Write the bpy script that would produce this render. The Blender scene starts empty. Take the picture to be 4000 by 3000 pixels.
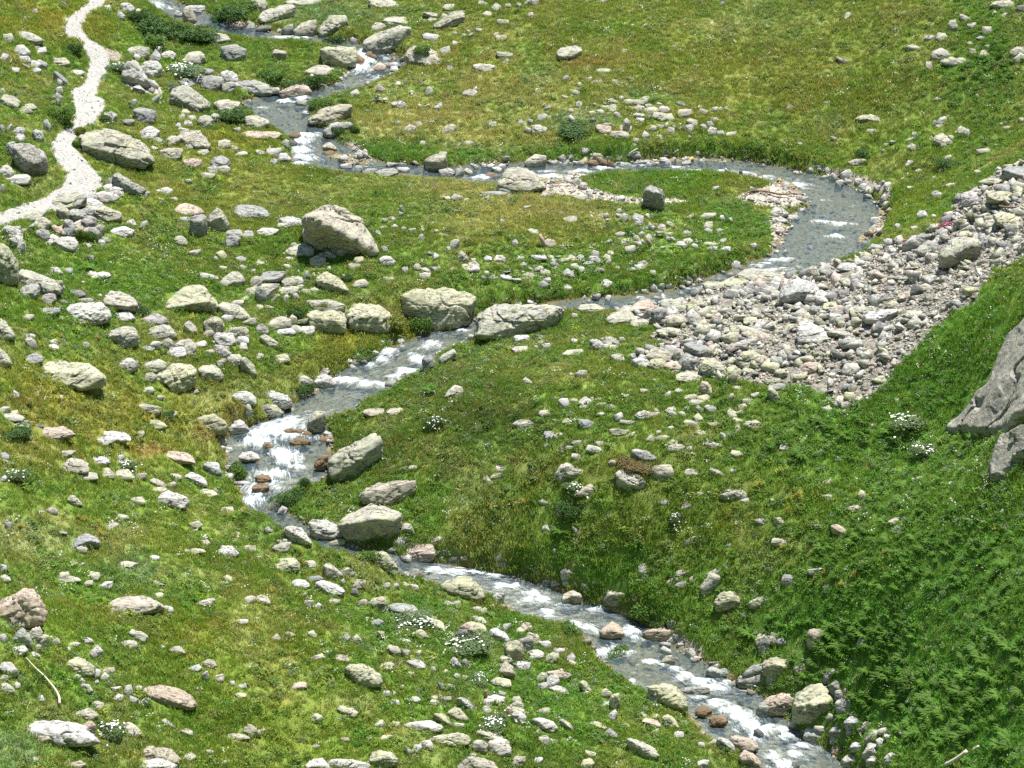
import bpy, math, random
import numpy as np
R = math.radians
rng = np.random.default_rng(7)
random.seed(7)
scene = bpy.context.scene
COL = scene.collection

# ------------------------------------------------------------------ camera model
CAM_H, PITCH, HFOV = 60.0, R(27.0), R(22.0)
FPX = 2000.0 / math.tan(HFOV / 2)
CP, SP = math.cos(PITCH), math.sin(PITCH)
CAM = np.array([0.0, 0.0, CAM_H])

def rays(u, v):
    a = (np.asarray(u, float) - 2000) / FPX
    b = (1500 - np.asarray(v, float)) / FPX
    d = np.stack([a, CP + b * SP, -SP + b * CP], -1)
    return d / np.linalg.norm(d, axis=-1, keepdims=True)

def proj(p):
    p = np.asarray(p, float) - CAM
    f = p[..., 1] * CP - p[..., 2] * SP
    up = p[..., 1] * SP + p[..., 2] * CP
    return 2000 + FPX * p[..., 0] / f, 1500 - FPX * up / f

def at_z(u, v, z):
    d = rays(u, v)
    t = (np.asarray(z, float) - CAM_H) / d[..., 2]
    return CAM + d * t[..., None]

# ------------------------------------------------------------------ noise
def _h(ix, iy, iz, s):
    n = (ix * 374761393 + iy * 668265263 + iz * 2147483647 + s * 974634777) & 0xFFFFFFFF
    n = ((n ^ (n >> 13)) * 1274126177) & 0xFFFFFFFF
    n = ((n ^ (n >> 16)) * 2246822519) & 0xFFFFFFFF
    return ((n ^ (n >> 15)) & 0xFFFFFF) / float(0xFFFFFF)

def noise3(p, s=0):
    p = np.asarray(p, float)
    i = np.floor(p).astype(np.int64); f = p - i
    f = f * f * f * (f * (f * 6 - 15) + 10)
    x, y, z = i[..., 0], i[..., 1], i[..., 2]
    fx, fy, fz = f[..., 0], f[..., 1], f[..., 2]
    def L(a, b, t): return a + (b - a) * t
    return L(L(L(_h(x, y, z, s), _h(x+1, y, z, s), fx), L(_h(x, y+1, z, s), _h(x+1, y+1, z, s), fx), fy),
             L(L(_h(x, y, z+1, s), _h(x+1, y, z+1, s), fx), L(_h(x, y+1, z+1, s), _h(x+1, y+1, z+1, s), fx), fy), fz) * 2 - 1

def fbm3(p, s=0, o=4, g=.5):
    r, a, t = 0, 1.0, 0.0
    p = np.asarray(p, float)
    for k in range(o):
        r = r + a * noise3(p, s + k); t += a; a *= g; p = p * 2.03 + 11.7
    return r / t

def fbm2(x, y, sc, s=0, o=3):
    return fbm3(np.stack([x / sc, y / sc, np.full_like(x, 3.3)], -1), s, o)

def smooth(t):
    t = np.clip(t, 0, 1); return t * t * (3 - 2 * t)

def inpoly(u, v, poly):
    u = np.asarray(u); v = np.asarray(v); r = np.zeros(u.shape, bool)
    n = len(poly)
    for i in range(n):
        x1, y1 = poly[i]; x2, y2 = poly[(i + 1) % n]
        if y1 == y2: continue
        c = ((y1 > v) != (y2 > v)) & (u < (x2 - x1) * (v - y1) / (y2 - y1) + x1)
        r ^= c
    return r

# ------------------------------------------------------------------ terrain
CTRL = """580 30 2.5;1480 220 1.6;1100 420 1;1190 620 .5;1500 680 .3;2200 640 .1;3000 680 0;3350 850 -.1;2900 1050 -.3;2300 1180 -.6;1800 1300 -1
1400 1480 -1.6;1050 1760 -2.6;1000 1950 -3.1;1750 2220 -4;2300 2420 -4.7;2700 2700 -5.3;3000 2950 -5.8
2200 100 3;3000 50 3.6;3900 60 6.5;3900 500 3;2400 520 1.2;3000 400 1.7;2500 330 1.9;1500 -60 2.6;300 -60 5;3000 -100 4.5
2200 900 .5;2700 950 .4;1500 750 .7;1800 1050 .4;2500 780 .4
700 400 2;400 300 2.8;100 100 6;50 500 5;50 900 4;300 850 2.8;350 1250 2;800 1000 1.2;800 1400 .2;100 1500 3;100 1900 2.5;600 1800 -.5;-200 1200 5;-200 2200 5
100 2300 2;100 2900 2;600 2300 .5;600 2900 0;1200 2300 -1.8;1200 2900 -2;1500 2320 -2.8;1800 2500 -3.3;1800 2900 -3.4;2300 2800 -4.2;2600 2950 -4.9;1000 2100 -1.6
1900 1500 .3;2200 1500 1;2500 1600 1.2;1600 1700 -1;1400 1950 -2.2;1900 1900 -1;2400 1900 0;2200 2120 -3.1;2600 2250 -3.3;2900 2450 -4.2
2500 1220 .3;2700 1350 1.5;3000 1200 1.6;3300 1100 2;3600 1000 3.2;3950 750 5;3200 1450 3;3500 1300 4;3900 1000 6.5;3400 620 .5;3600 800 1.4
3000 1800 .9;3300 1700 2;3700 1640 3.4;3690 1690 2.9;3800 1690 3.3;3850 1560 5.2;3930 1380 8.2;4000 1500 8.6;3990 1700 6.4;3875 1800 3.6;3950 1200 8.2;3950 1900 4.6;3000 2200 -1.6;3500 2200 .8;3950 2400 3.6;3300 2500 -2.4;3700 2800 -.6;3950 2950 .8;3500 2900 -3.2;3200 2680 -4.4;3350 2950 -5;4200 1600 8;4200 2600 5;2000 2200 -4;2400 2320 -4.5;2650 2480 -4.9;2900 2620 -5.15;3100 2780 -5.35;3320 2930 -5.5;2200 590 .5;2800 570 .5"""
cp = np.array([[float(x) for x in e.split()] for l in CTRL.split('\n') for e in l.split(';')])
C3 = at_z(cp[:, 0], cp[:, 1], cp[:, 2])

def tps_fit(xy, z, lam=.5):
    n = len(xy)
    d = np.linalg.norm(xy[:, None] - xy[None], axis=-1)
    K = np.where(d > 0, d * d * np.log(d + 1e-9), 0) + lam * np.eye(n) * 10
    P = np.concatenate([np.ones((n, 1)), xy], 1)
    A = np.block([[K, P], [P.T, np.zeros((3, 3))]])
    return np.linalg.solve(A, np.concatenate([z, np.zeros(3)]))
TW = tps_fit(C3[:, :2], C3[:, 2])

def tps(x, y):
    s = x.shape; x = x.ravel(); y = y.ravel(); o = np.empty(len(x))
    for k in range(0, len(x), 40000):
        a = np.stack([x[k:k+40000], y[k:k+40000]], 1)
        d2 = ((a[:, None] - C3[None, :, :2]) ** 2).sum(-1)
        o[k:k+40000] = (.5 * d2 * np.log(d2 + 1e-9)) @ TW[:-3] + TW[-3] + a @ TW[-2:]
    return o.reshape(s)

X0, X1, Y0, Y1, G = -46.0, 46.0, 70.0, 186.0, 0.2
gx = np.arange(X0, X1 + 1e-6, G); gy = np.arange(Y0, Y1 + 1e-6, G)
GX, GY = np.meshgrid(gx, gy, indexing='ij')
cx = gx[::4]; cy = gy[::4]
CXX, CYY = np.meshgrid(cx, cy, indexing='ij')
Hc = tps(CXX, CYY)
def bil(H, x0, y0, g, x, y):
    fx = np.clip((x - x0) / g, 0, H.shape[0] - 1.001); fy = np.clip((y - y0) / g, 0, H.shape[1] - 1.001)
    i = fx.astype(int); j = fy.astype(int); a = fx - i; b = fy - j
    return (H[i, j] * (1 - a) * (1 - b) + H[i+1, j] * a * (1 - b) + H[i, j+1] * (1 - a) * b + H[i+1, j+1] * a * b)
HB = bil(Hc, X0, Y0, G * 4, GX, GY)
HB = HB + .35 * fbm2(GX, GY, 6.0, 5, 3) + .10 * fbm2(GX, GY, 1.3, 9, 3)
H = HB.copy()

def hz(x, y): return bil(H, X0, Y0, G, np.asarray(x, float), np.asarray(y, float))

def ground(u, v, off=0.0):
    """points on the terrain seen at photo pixels u, v"""
    u = np.atleast_1d(np.asarray(u, float)); v = np.atleast_1d(np.asarray(v, float))
    d = rays(u, v)
    lo = (16 - CAM_H) / d[:, 2]; hi = (-14 - CAM_H) / d[:, 2]
    best = hi.copy(); found = np.zeros(len(u), bool); prev = None
    for k in range(241):
        t = lo + (hi - lo) * k / 240
        p = CAM + d * t[:, None]
        g = p[:, 2] - (hz(p[:, 0], p[:, 1]) + off)
        if prev is not None:
            c = (g <= 0) & ~found
            tt = t - (hi - lo) / 240 * np.clip(-g / np.maximum(prev - g, 1e-6), 0, 1)
            best[c] = tt[c]; found |= c
        prev = g
    p = CAM + d * best[:, None]
    return p

# ------------------------------------------------------------------ the stream (pairs of bank pixels, upstream to downstream)
RIV = """545 -90 650 -90;545 -20 650 -20;610 25 700 20;680 75 790 50;760 105 880 85;900 140 1000 112;1060 160 1080 134;1200 168 1230 138;1330 188 1345 155;1385 205 1425 172
1395 240 1560 208;1378 275 1568 255;1345 308 1490 300;1318 335 1405 338;1270 332 1310 366;1195 345 1225 400;1000 372 1200 418;940 405 1205 442;1000 438 1208 468
1060 480 1215 490;1110 512 1275 512;1148 545 1310 555;1147 600 1400 610;1152 645 1500 648;1250 664 1560 645;1400 684 1640 652;1600 696 1720 660;1750 706 1800 652;1850 718 1900 646
1960 724 2000 638;2100 722 2080 634;2220 705 2220 630;2320 680 2330 622;2450 668 2470 610;2600 664 2620 598;2750 668 2780 606;2880 685 2920 618;2990 705 3080 638;3110 745 3280 700
3150 780 3400 758;3165 808 3455 800;3100 842 3445 850;3105 882 3420 902;3070 930 3370 952;3020 988 3295 1012;2930 1018 3150 1058;2830 1040 2915 1098;2723 1076 2780 1130;2610 1108 2650 1166
2497 1136 2540 1190;2384 1158 2412 1212;2250 1174 2275 1218;2090 1180 2110 1218;1930 1210 1965 1250;1840 1262 1880 1300;1765 1290 1850 1328;1669 1302 1780 1348;1574 1344 1700 1382
1452 1390 1655 1438;1360 1440 1570 1475;1289 1475 1500 1532;1230 1527 1415 1560;1140 1577 1375 1597;1095 1625 1290 1622;985 1655 1225 1648;880 1700 1285 1695;890 1760 1285 1752
905 1820 1285 1820;930 1885 1262 1868;950 1932 1140 1905;970 1978 1100 1952;1030 2050 1110 2005;1160 2120 1215 2065;1340 2200 1395 2135;1485 2238 1535 2172;1600 2258 1640 2185
1660 2258 1768 2207;1800 2290 1920 2224;1931 2332 2060 2242;2000 2388 2210 2298;2127 2420 2352 2360;2262 2452 2482 2402;2316 2532 2572 2470;2375 2596 2642 2545;2454 2650 2768 2610
2540 2696 2868 2690;2687 2766 3000 2740;2723 2818 3050 2815;2785 2880 3136 2898;2880 2930 3230 2930;2960 2972 3290 2985;2995 3060 3380 3060;3080 3160 3480 3160;3170 3260 3580 3260"""
rv = np.array([[float(x) for x in e.split()] for l in RIV.split('\n') for e in l.split(';')])
DEPTH = 0.27
PA = ground(rv[:, 0], rv[:, 1], -DEPTH); PB = ground(rv[:, 2], rv[:, 3], -DEPTH)
WZ = np.minimum(PA[:, 2], PB[:, 2])
for _ in range(3): WZ[1:-1] = .25 * WZ[:-2] + .5 * WZ[1:-1] + .25 * WZ[2:]
WZ = np.minimum.accumulate(WZ)
def resample(P, n_sub):
    P = np.asarray(P); out = []
    for i in range(len(P) - 1):
        p0, p1, p2, p3 = P[max(i-1, 0)], P[i], P[i+1], P[min(i+2, len(P)-1)]
        for k in range(n_sub):
            t = k / n_sub
            out.append(.5 * ((2*p1) + (p2-p0)*t + (2*p0-5*p1+4*p2-p3)*t*t + (3*p1-p0-3*p2+p3)*t**3))
    out.append(P[-1]); return np.array(out)
SA = resample(np.c_[PA[:, :2], WZ], 14); SB = resample(np.c_[PB[:, :2], WZ], 14)
SA[:, 2] = SB[:, 2] = np.minimum.accumulate(.5 * (SA[:, 2] + SB[:, 2]))
CEN = .5 * (SA + SB); HW = .5 * np.linalg.norm((SA - SB)[:, :2], axis=1)
def riv_dist(x, y):
    """distance to the nearest bank line (negative inside), water level there"""
    d = np.full(x.shape, 99.0); wl = np.zeros(x.shape)
    for k in range(0, len(x), 20000):
        xx, yy = x[k:k+20000], y[k:k+20000]
        best = np.full(xx.shape, 99.0); w = np.zeros(xx.shape)
        for j in range(0, len(CEN) - 1):
            c = CEN[j]; m = (np.abs(xx - c[0]) < HW[j] + 6) & (np.abs(yy - c[1]) < HW[j] + 6)
            if not m.any(): continue
            a, b = SA[j, :2], SB[j, :2]; ab = b - a; L = max(ab @ ab, 1e-6)
            t = np.clip(((xx[m]-a[0])*ab[0] + (yy[m]-a[1])*ab[1]) / L, 0, 1)
            ds = np.hypot(xx[m]-a[0]-t*ab[0], yy[m]-a[1]-t*ab[1])
            dd = np.where(ds < .35, -np.minimum(t, 1-t)*math.sqrt(L), ds - .15)
            upd = dd < best[m]
            bm = best[m]; bm[upd] = dd[upd]; best[m] = bm
            wm = w[m]; wm[upd] = c[2]; w[m] = wm
        d[k:k+20000] = best; wl[k:k+20000] = w
    return d, wl
m0 = np.zeros(GX.shape, bool)
for c, h in zip(CEN[::4], HW[::4]):
    i0, i1 = np.clip([int((c[0]-h-4-X0)/G), int((c[0]+h+4-X0)/G)], 0, len(gx)); j0, j1 = np.clip([int((c[1]-h-4-Y0)/G), int((c[1]+h+4-Y0)/G)], 0, len(gy))
    m0[i0:i1, j0:j1] = True
RD = np.full(GX.shape, 99.0); RW = np.zeros(GX.shape)
a_, b_ = riv_dist(GX[m0], GY[m0]); RD[m0] = a_; RW[m0] = b_
ins = RD < 0
bed = RW - .30 * smooth(-RD / .8) - .05 + .09 * fbm2(GX, GY, .55, 21, 2)
H = np.where(ins, np.minimum(bed, RW - .03 + .12 * (fbm2(GX, GY, .5, 33, 2) > .55)), H)
wb = smooth(RD / .75)
out = (~ins) & (RD < 3)
H = np.where(out, (RW + .03) * (1 - wb) + np.maximum(H, RW + .12) * wb, H)
# near bank that hides the stream for a stretch
for (u, v, hgt, sg) in [(1040, 2090, .8, 1.1), (1170, 2155, .9, 1.2), (1330, 2235, .9, 1.2), (1480, 2275, .8, 1.1), (960, 2040, .5, .9)]:
    p = ground([u], [v])[0]
    H = H + hgt * np.exp(-((GX - p[0])**2 + (GY - p[1])**2) / sg**2) * smooth((RD - .1) / .8)
GU, GV = proj(np.stack([GX, GY, H], -1))

# ------------------------------------------------------------------ zones
SCREE = [(2368,1240),(2440,1195),(2531,1165),(2640,1150),(2712,1135),(2893,1072),(3074,1085),(3200,1050),(3345,1013),(3440,970),(3526,935),(3640,900),(3706,860),(3745,778),(3800,760),(3905,669),(4000,640),(4300,560),(4300,860),(4100,960),(4000,995),(3887,1049),(3797,1175),(3670,1266),(3600,1340),(3526,1410),(3450,1500),(3399,1537),(3290,1591),(3230,1540),(3074,1500),(2960,1500),(2893,1478),(2800,1485),(2712,1465),(2620,1450),(2495,1432),(2470,1401),(2542,1365),(2588,1342),(2533,1322),(2565,1292),(2542,1268),(2466,1262),(2400,1252)]
TRAIL = """365 -120 425 -120;357 -10 418 -10;310 38 385 30;262 68 336 72;240 104 318 108;253 140 336 138;322 165 352 155;330 194 390 176;340 215 425 226;352 245 424 262;346 275 416 289;330 325 386 339;278 353 373 372;286 407 411 396;289 452 386 452;288 490 352 490;240 508 308 511;199 574 290 565;216 624 325 619;262 678 397 694;240 722 380 738;200 760 330 792;90 802 215 825;0 832 62 862;-150 885 -120 925;-400 960 -380 1010"""
tr = np.array([[float(x) for x in e.split()] for e in TRAIL.split(';')])
TPOLY = [tuple(r[:2]) for r in tr] + [tuple(r[2:]) for r in tr[::-1]]
SPUR = [(385, 176), (440, 195), (480, 214), (470, 235), (425, 240), (385, 215)]
BARS = [[(2870,770),(2960,735),(3040,715),(3110,740),(3165,795),(3120,812),(3020,812),(2930,800)],
        [(2050,735),(2140,700),(2260,700),(2300,735),(2420,765),(2540,778),(2640,775),(2720,790),(2600,800),(2440,795),(2240,775),(2100,750)],
        [(3000,860),(3040,815),(3085,838),(3135,855),(3060,880),(3090,890),(3055,940),(3065,955),(3015,990),(2990,1000),(3020,950)],
        [(1320,540),(1400,560),(1440,600),(1470,625),(1480,650),(1400,645),(1330,625),(1390,600),(1360,570)],
        [(1310,610),(1420,640),(1520,655),(1560,668),(1420,680),(1330,655),(1260,630)],
        [(3120,645),(3210,650),(3330,672),(3480,730),(3490,760),(3450,800),(3460,850),(3430,845),(3455,790),(3440,760),(3380,740),(3260,690),(3150,655)],
        [(3395,850),(3460,860),(3450,920),(3370,970),(3340,960),(3410,900)],
        [(2470,615),(2600,628),(2720,630),(2700,650),(2560,652),(2470,640)],
        [(2730,625),(2840,630),(2830,648),(2740,645)],
        [(1140,1530),(1240,1480),(1300,1465),(1310,1500),(1230,1540),(1160,1560)],
        [(420,430),(560,350),(640,330),(640,370),(560,385)][:0] or [(480,320),(560,310),(640,345),(620,370),(520,355)],
        [(2600,2480),(2680,2480),(2760,2560),(2740,2590),(2660,2530)]]
for b_ in BARS:
    bm_ = inpoly(GU + 12 * fbm2(GX, GY, 1.2, 77, 3), GV + 6 * fbm2(GX, GY, 1.2, 78, 3), b_) & (RD < 0)
    H = np.where(bm_, np.maximum(H, RW + .05 + .07 * fbm2(GX, GY, .6, 79, 2)), H)
RUB = [(1490,445,70,22),(1430,490,45,16),(1815,310,35,30),(575,345,70,22),(400,780,70,25),(300,880,160,60),(2100,1070,120,60),(2350,1030,100,40),(2500,930,130,30),(2430,860,120,30),(2250,1010,120,35),(2620,960,80,40),(1090,640,30,20),(480,25,50,30),(2300,440,150,40),(2600,480,120,40),(1110,1060,80,50),(1580,430,60,20),(1540,340,80,40),(880,1330,90,60),(1330,2050,40,20),(3350,1600,50,20),(1750,1010,80,25)]

GCOL = dict(olive=(.275,.315,.078), tan=(.44,.41,.19), green=(.165,.265,.052), vivid=(.21,.30,.048), dark=(.085,.16,.034), deep=(.10,.25,.034), gold=(.36,.33,.065), blueg=(.22,.33,.17), red=(.36,.23,.11), brown=(.20,.20,.05), lush=(.14,.28,.045))
BLOBS = """2700 250 1000 300 olive 1;1900 350 350 150 tan .8;1700 480 300 90 tan .6;1850 260 250 90 olive 1;2270 245 70 16 red 2.5;2600 345 130 14 red 1.2;1880 205 25 12 red 3;3100 350 500 120 olive .8;2300 150 300 100 green .6;3600 300 300 150 green 1
2250 470 130 26 blueg 3;1330 50 150 40 blueg 2;2950 90 200 80 blueg .5;2550 370 150 30 blueg 1.2;60 2930 70 60 blueg 2;500 2230 120 50 blueg .8;150 2100 150 70 blueg .5;3250 470 80 40 blueg .9;2100 300 60 30 blueg 1.5;540 2240 50 30 blueg 1.5
200 60 150 80 gold 1.2;450 60 100 50 olive 1;100 300 150 200 green .6;60 200 80 100 olive .8
2000 800 250 90 tan 1.1;2150 880 200 60 olive 1.2;1650 720 250 50 tan .7;1600 800 200 60 green .8;2450 690 200 40 lush 1.6;2600 720 250 40 lush 1.6;2700 980 200 60 lush 1.4;2900 930 80 120 lush 1.6;2400 1060 300 60 lush 1;2350 1130 300 30 lush 1.6;2900 730 120 40 olive 1.2;1900 1090 200 60 green 1;1800 920 150 70 olive .6
1500 600 150 40 lush 1.8;1700 620 200 30 lush 2;2100 610 300 30 lush 2;2400 590 200 30 lush 2;2800 590 250 25 lush 2.2;3150 640 150 25 lush 2;3400 720 80 40 lush 1.2;3550 800 120 80 vivid 1.3;3300 560 300 60 vivid .7
600 600 200 150 olive .8;700 850 300 100 olive .9;950 700 250 60 olive 1;1050 800 200 60 olive .8;900 550 150 60 gold .5;900 950 300 100 green 1;450 1150 300 120 lush 1;600 1050 150 80 vivid .8;600 1330 250 80 olive .8
500 1650 350 130 gold .5;200 1500 200 100 gold .4;700 1600 200 80 olive .8;250 1650 200 100 brown .6;620 1757 45 14 red 3;890 1610 40 45 red 1;820 1690 50 25 red .8;1400 1330 150 60 gold .6;1500 1240 60 40 red .5;1300 1400 150 50 olive 1;1620 1260 70 50 gold 1;100 1565 60 20 red 1.6
100 1800 250 120 olive 1;400 2000 300 150 vivid .7;150 2120 150 60 tan .7;500 2080 100 50 tan .8;420 2130 70 60 tan .9;700 2100 150 80 vivid .8;300 1950 200 80 green .7
600 2450 500 150 vivid 1.1;800 2480 150 70 gold .7;1100 2500 200 150 vivid .9;900 2700 500 200 vivid 1;400 2700 300 150 green .7;1300 2900 300 150 vivid 1;1250 2450 100 20 red .5;1650 2450 250 100 lush 1;1900 2700 300 150 lush 1;2300 2700 250 150 lush 1.2;2500 2850 200 80 vivid .9;2200 2900 200 80 green .6
1750 1560 160 100 brown .8;1850 1500 150 60 dark 1;1480 1760 120 60 dark 1.2;1600 1800 250 80 green .8;1900 1640 180 70 dark 1.3;2050 1680 100 60 dark .6;1700 1630 100 80 green 1;1500 1480 120 60 lush 1;1800 1380 250 80 green 1.2;2100 1350 250 100 green 1.2;2250 1450 200 60 olive .7;2200 1530 100 30 vivid 1.6
2500 1650 350 150 green 1.2;2500 1850 300 100 olive .6;2600 2000 350 120 vivid .9;2800 1750 250 100 green 1;1800 2000 250 100 lush .9;1900 2080 200 60 olive .7;2300 2200 250 100 lush .9;2480 1815 70 25 brown 2.5;2230 1990 60 50 dark 1.5;2400 2050 150 60 olive .5;1350 2000 150 60 green .6;2150 1850 120 80 brown .5
3300 1700 350 150 lush 1.3;3600 1450 250 150 deep 1.2;3200 2000 350 200 vivid .8;3600 2100 350 200 lush 1.3;3400 2400 300 150 deep 1.4;3800 2300 250 200 deep 1.3;3700 2700 350 200 deep 1.6;3900 2900 200 150 deep 1.6;3200 2450 150 100 deep 1;2800 2350 150 100 lush 1.2;3850 1250 150 100 deep 1;3850 150 200 200 lush 1.2;3900 400 200 150 green .8;2650 2350 100 80 lush 1.5"""
BL = [(lambda e: (*map(float, e[:4]), np.array(GCOL[e[4]]), float(e[5])))(e.split()) for l in BLOBS.split('\n') for e in l.split(';')]
def plant_colour(x, y, u, v):
    w = np.full(x.shape, .35); c = np.array(GCOL['green'])[None] * .35 * np.ones((len(x), 1))
    n1 = fbm2(x, y, 2.2, 41, 3); n2 = fbm2(x, y, .7, 47, 2); n3 = fbm2(x + 50, y, 5., 53, 2); n4 = fbm2(x, y + 30, 1.1, 59, 2)
    du = 40 * n1 + 60 * n3; dv = 20 * n4
    for (bu, bv, ru, rv_, cc, s) in BL:
        g = s * np.exp(-((u + du - bu) / ru) ** 2 - ((v + dv - bv) / rv_) ** 2)
        w = w + g; c = c + g[:, None] * cc[None]
    c = c / w[:, None]
    def mx(c, k, t): return c * (1 - t[:, None]) + np.array(GCOL[k])[None] * t[:, None]
    right = smooth((u - 2600) / 900) * smooth((v - 900) / 700)
    c = mx(c, 'tan', .30 * smooth((n1 - .12) / .35) * (1 - .8 * right))
    c = mx(c, 'dark', .26 * smooth((n4 - .08) / .35))
    c = mx(c, 'gold', .17 * smooth((n2 + .5 * n3 - .22) / .3) * (1 - .75 * right))
    c = mx(c, 'lush', .45 * smooth((-n1 + .3 * n2 - .1) / .35))
    c = mx(c, 'brown', .10 * smooth((n3 - .1 - .3 * n2) / .3) * (1 - .5 * right))
    c = mx(c, 'red', .15 * smooth((fbm2(x + 9, y, 1.6, 71, 2) - .38) / .15) * (1 - right))
    return c

# ------------------------------------------------------------------ mesh + material helpers
def mesh_obj(name, v, f, mat=None, parent=None, smooth_=True, link=True):
    me = bpy.data.meshes.new(name)
    v = np.asarray(v, np.float32)
    if isinstance(f, np.ndarray):
        k = f.shape[1]; n = len(f)
        me.vertices.add(len(v)); me.vertices.foreach_set('co', v.ravel())
        me.loops.add(n * k); me.loops.foreach_set('vertex_index', f.astype(np.int32).ravel())
        me.polygons.add(n); me.polygons.foreach_set('loop_start', np.arange(0, n*k, k, dtype=np.int32))
        me.update(calc_edges=True)
    else:
        me.from_pydata([tuple(map(float, p)) for p in v], [], f)
    if smooth_ and len(me.polygons): me.polygons.foreach_set('use_smooth', np.ones(len(me.polygons), bool))
    o = bpy.data.objects.new(name, me)
    if mat: me.materials.append(mat)
    if link: COL.objects.link(o)
    if parent: o.parent = parent
    return o
def tag(o, label=None, cat=None, group=None, kind=None):
    if label: o['label'] = label
    if cat: o['category'] = cat
    if group: o['group'] = group
    if kind: o['kind'] = kind
    return o
def set_attr(me, name, typ, data, dom='POINT'):
    a = me.attributes.new(name, typ, dom)
    key = {'FLOAT_COLOR': 'color', 'FLOAT_VECTOR': 'vector'}.get(typ, 'value')
    a.data.foreach_set(key, np.ascontiguousarray(data, dtype=np.int32 if typ == 'INT' else np.float32).ravel())
def mat_new(name):
    m = bpy.data.materials.new(name); m.use_nodes = True
    t = m.node_tree; t.nodes.clear()
    return m, t
def N(t, typ, **kw):
    n = t.nodes.new(typ)
    for k, x in kw.items():
        if k.startswith('_'): setattr(n, k[1:], x)
    for k, x in kw.items():
        if not k.startswith('_'):
            s = n.inputs[int(k[1:])] if k[0] == 'i' and k[1:].isdigit() else n.inputs[k.replace('__', ' ')]
            if hasattr(x, 'is_output'): t.links.new(x, s)
            else: s.default_value = x
    return n
def mixc(t, f, a, b, typ='MIX'):
    n = t.nodes.new('ShaderNodeMix'); n.data_type = 'RGBA'; n.blend_type = typ
    for i, x in ((0, f), (6, a), (7, b)):
        if hasattr(x, 'is_output'): t.links.new(x, n.inputs[i])
        else: n.inputs[i].default_value = x if i == 0 else (*x, 1) if len(x) == 3 else x
    return n.outputs[2]
def ramp(t, f, lo, hi, a=0.0, b=1.0):
    n = N(t, 'ShaderNodeMapRange', _interpolation_type='SMOOTHSTEP', Value=f)
    n.inputs['From Min'].default_value = lo; n.inputs['From Max'].default_value = hi
    n.inputs['To Min'].default_value = a; n.inputs['To Max'].default_value = b
    return n.outputs[0]
def noise(t, vec, scale, detail=4, rough=.6, dist=0.0):
    return N(t, 'ShaderNodeTexNoise', Vector=vec, Scale=scale, Detail=detail, Roughness=rough, Distortion=dist).outputs[0]

def rock_material(name, src):
    m, t = mat_new(name)
    geo = N(t, 'ShaderNodeNewGeometry').outputs['Position']
    if src == 'obj':
        oi = N(t, 'ShaderNodeObjectInfo'); base, lich, rnd = oi.outputs['Color'], oi.outputs['Alpha'], oi.outputs['Random']
    else:
        at = N(t, 'ShaderNodeAttribute', _attribute_type='INSTANCER' if src == 'inst' else 'GEOMETRY', _attribute_name='col')
        base, lich = at.outputs['Color'], at.outputs['Alpha']
    mp = N(t, 'ShaderNodeMapping', Vector=geo, Rotation=(.5, .35, .2), Scale=(.45, 1.0, 2.4)).outputs[0]
    n1 = noise(t, geo, .9, 5, .6); n2 = noise(t, mp, 4.5, 6, .7, .6); n3 = noise(t, geo, 14, 4, .7); n4 = noise(t, geo, 2.6, 5, .65)
    c = mixc(t, ramp(t, n2, .32, .68), (.74, .73, .72), (1.3, 1.3, 1.29))
    c = mixc(t, 1.0, base, c, 'MULTIPLY')
    c = mixc(t, ramp(t, n3, .48, .8, 0, .35), c, (.22, .215, .20))
    lf = N(t, 'ShaderNodeMath', _operation='MULTIPLY', i0=ramp(t, n4, .46, .64), i1=lich).outputs[0]
    c = mixc(t, lf, c, (.41, .41, .24))
    lf2 = N(t, 'ShaderNodeMath', _operation='MULTIPLY', i0=ramp(t, n1, .50, .66), i1=N(t, 'ShaderNodeMath', _operation='MULTIPLY', i0=lich, i1=.7).outputs[0]).outputs[0]
    c = mixc(t, lf2, c, (.40, .39, .30))
    wv = noise(t, mp, 2.2, 3, .5, 1.2)
    cr = N(t, 'ShaderNodeMath', _operation='ABSOLUTE', i0=N(t, 'ShaderNodeMath', _operation='SUBTRACT', i0=wv, i1=.5).outputs[0]).outputs[0]
    crk = ramp(t, cr, .0, .03, 1, 0)
    crk = N(t, 'ShaderNodeMath', _operation='MULTIPLY', i0=crk, i1=ramp(t, n1, .36, .5)).outputs[0]
    c = mixc(t, crk, c, (.07, .065, .06))
    c = mixc(t, ramp(t, noise(t, geo, 6, 3, .5), .68, .76, 0, .7), c, (.10, .10, .095))
    hb = N(t, 'ShaderNodeMath', _operation='SUBTRACT', i0=N(t, 'ShaderNodeMath', _operation='ADD', i0=n2, i1=N(t, 'ShaderNodeMath', _operation='MULTIPLY', i0=n3, i1=.5).outputs[0]).outputs[0], i1=crk).outputs[0]
    b = N(t, 'ShaderNodeBump', Strength=.55, Distance=.07, Height=hb)
    p = N(t, 'ShaderNodeBsdfPrincipled', Base__Color=c, Roughness=.88, Normal=b.outputs[0])
    p.inputs['Specular IOR Level'].default_value = .15
    o = N(t, 'ShaderNodeOutputMaterial', Surface=p.outputs[0])
    return m
M_rock = rock_material('weathered_gneiss', 'obj')
M_rock_i = rock_material('loose_stone', 'inst')
M_rock_v = rock_material('small_stone', 'geo')

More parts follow.
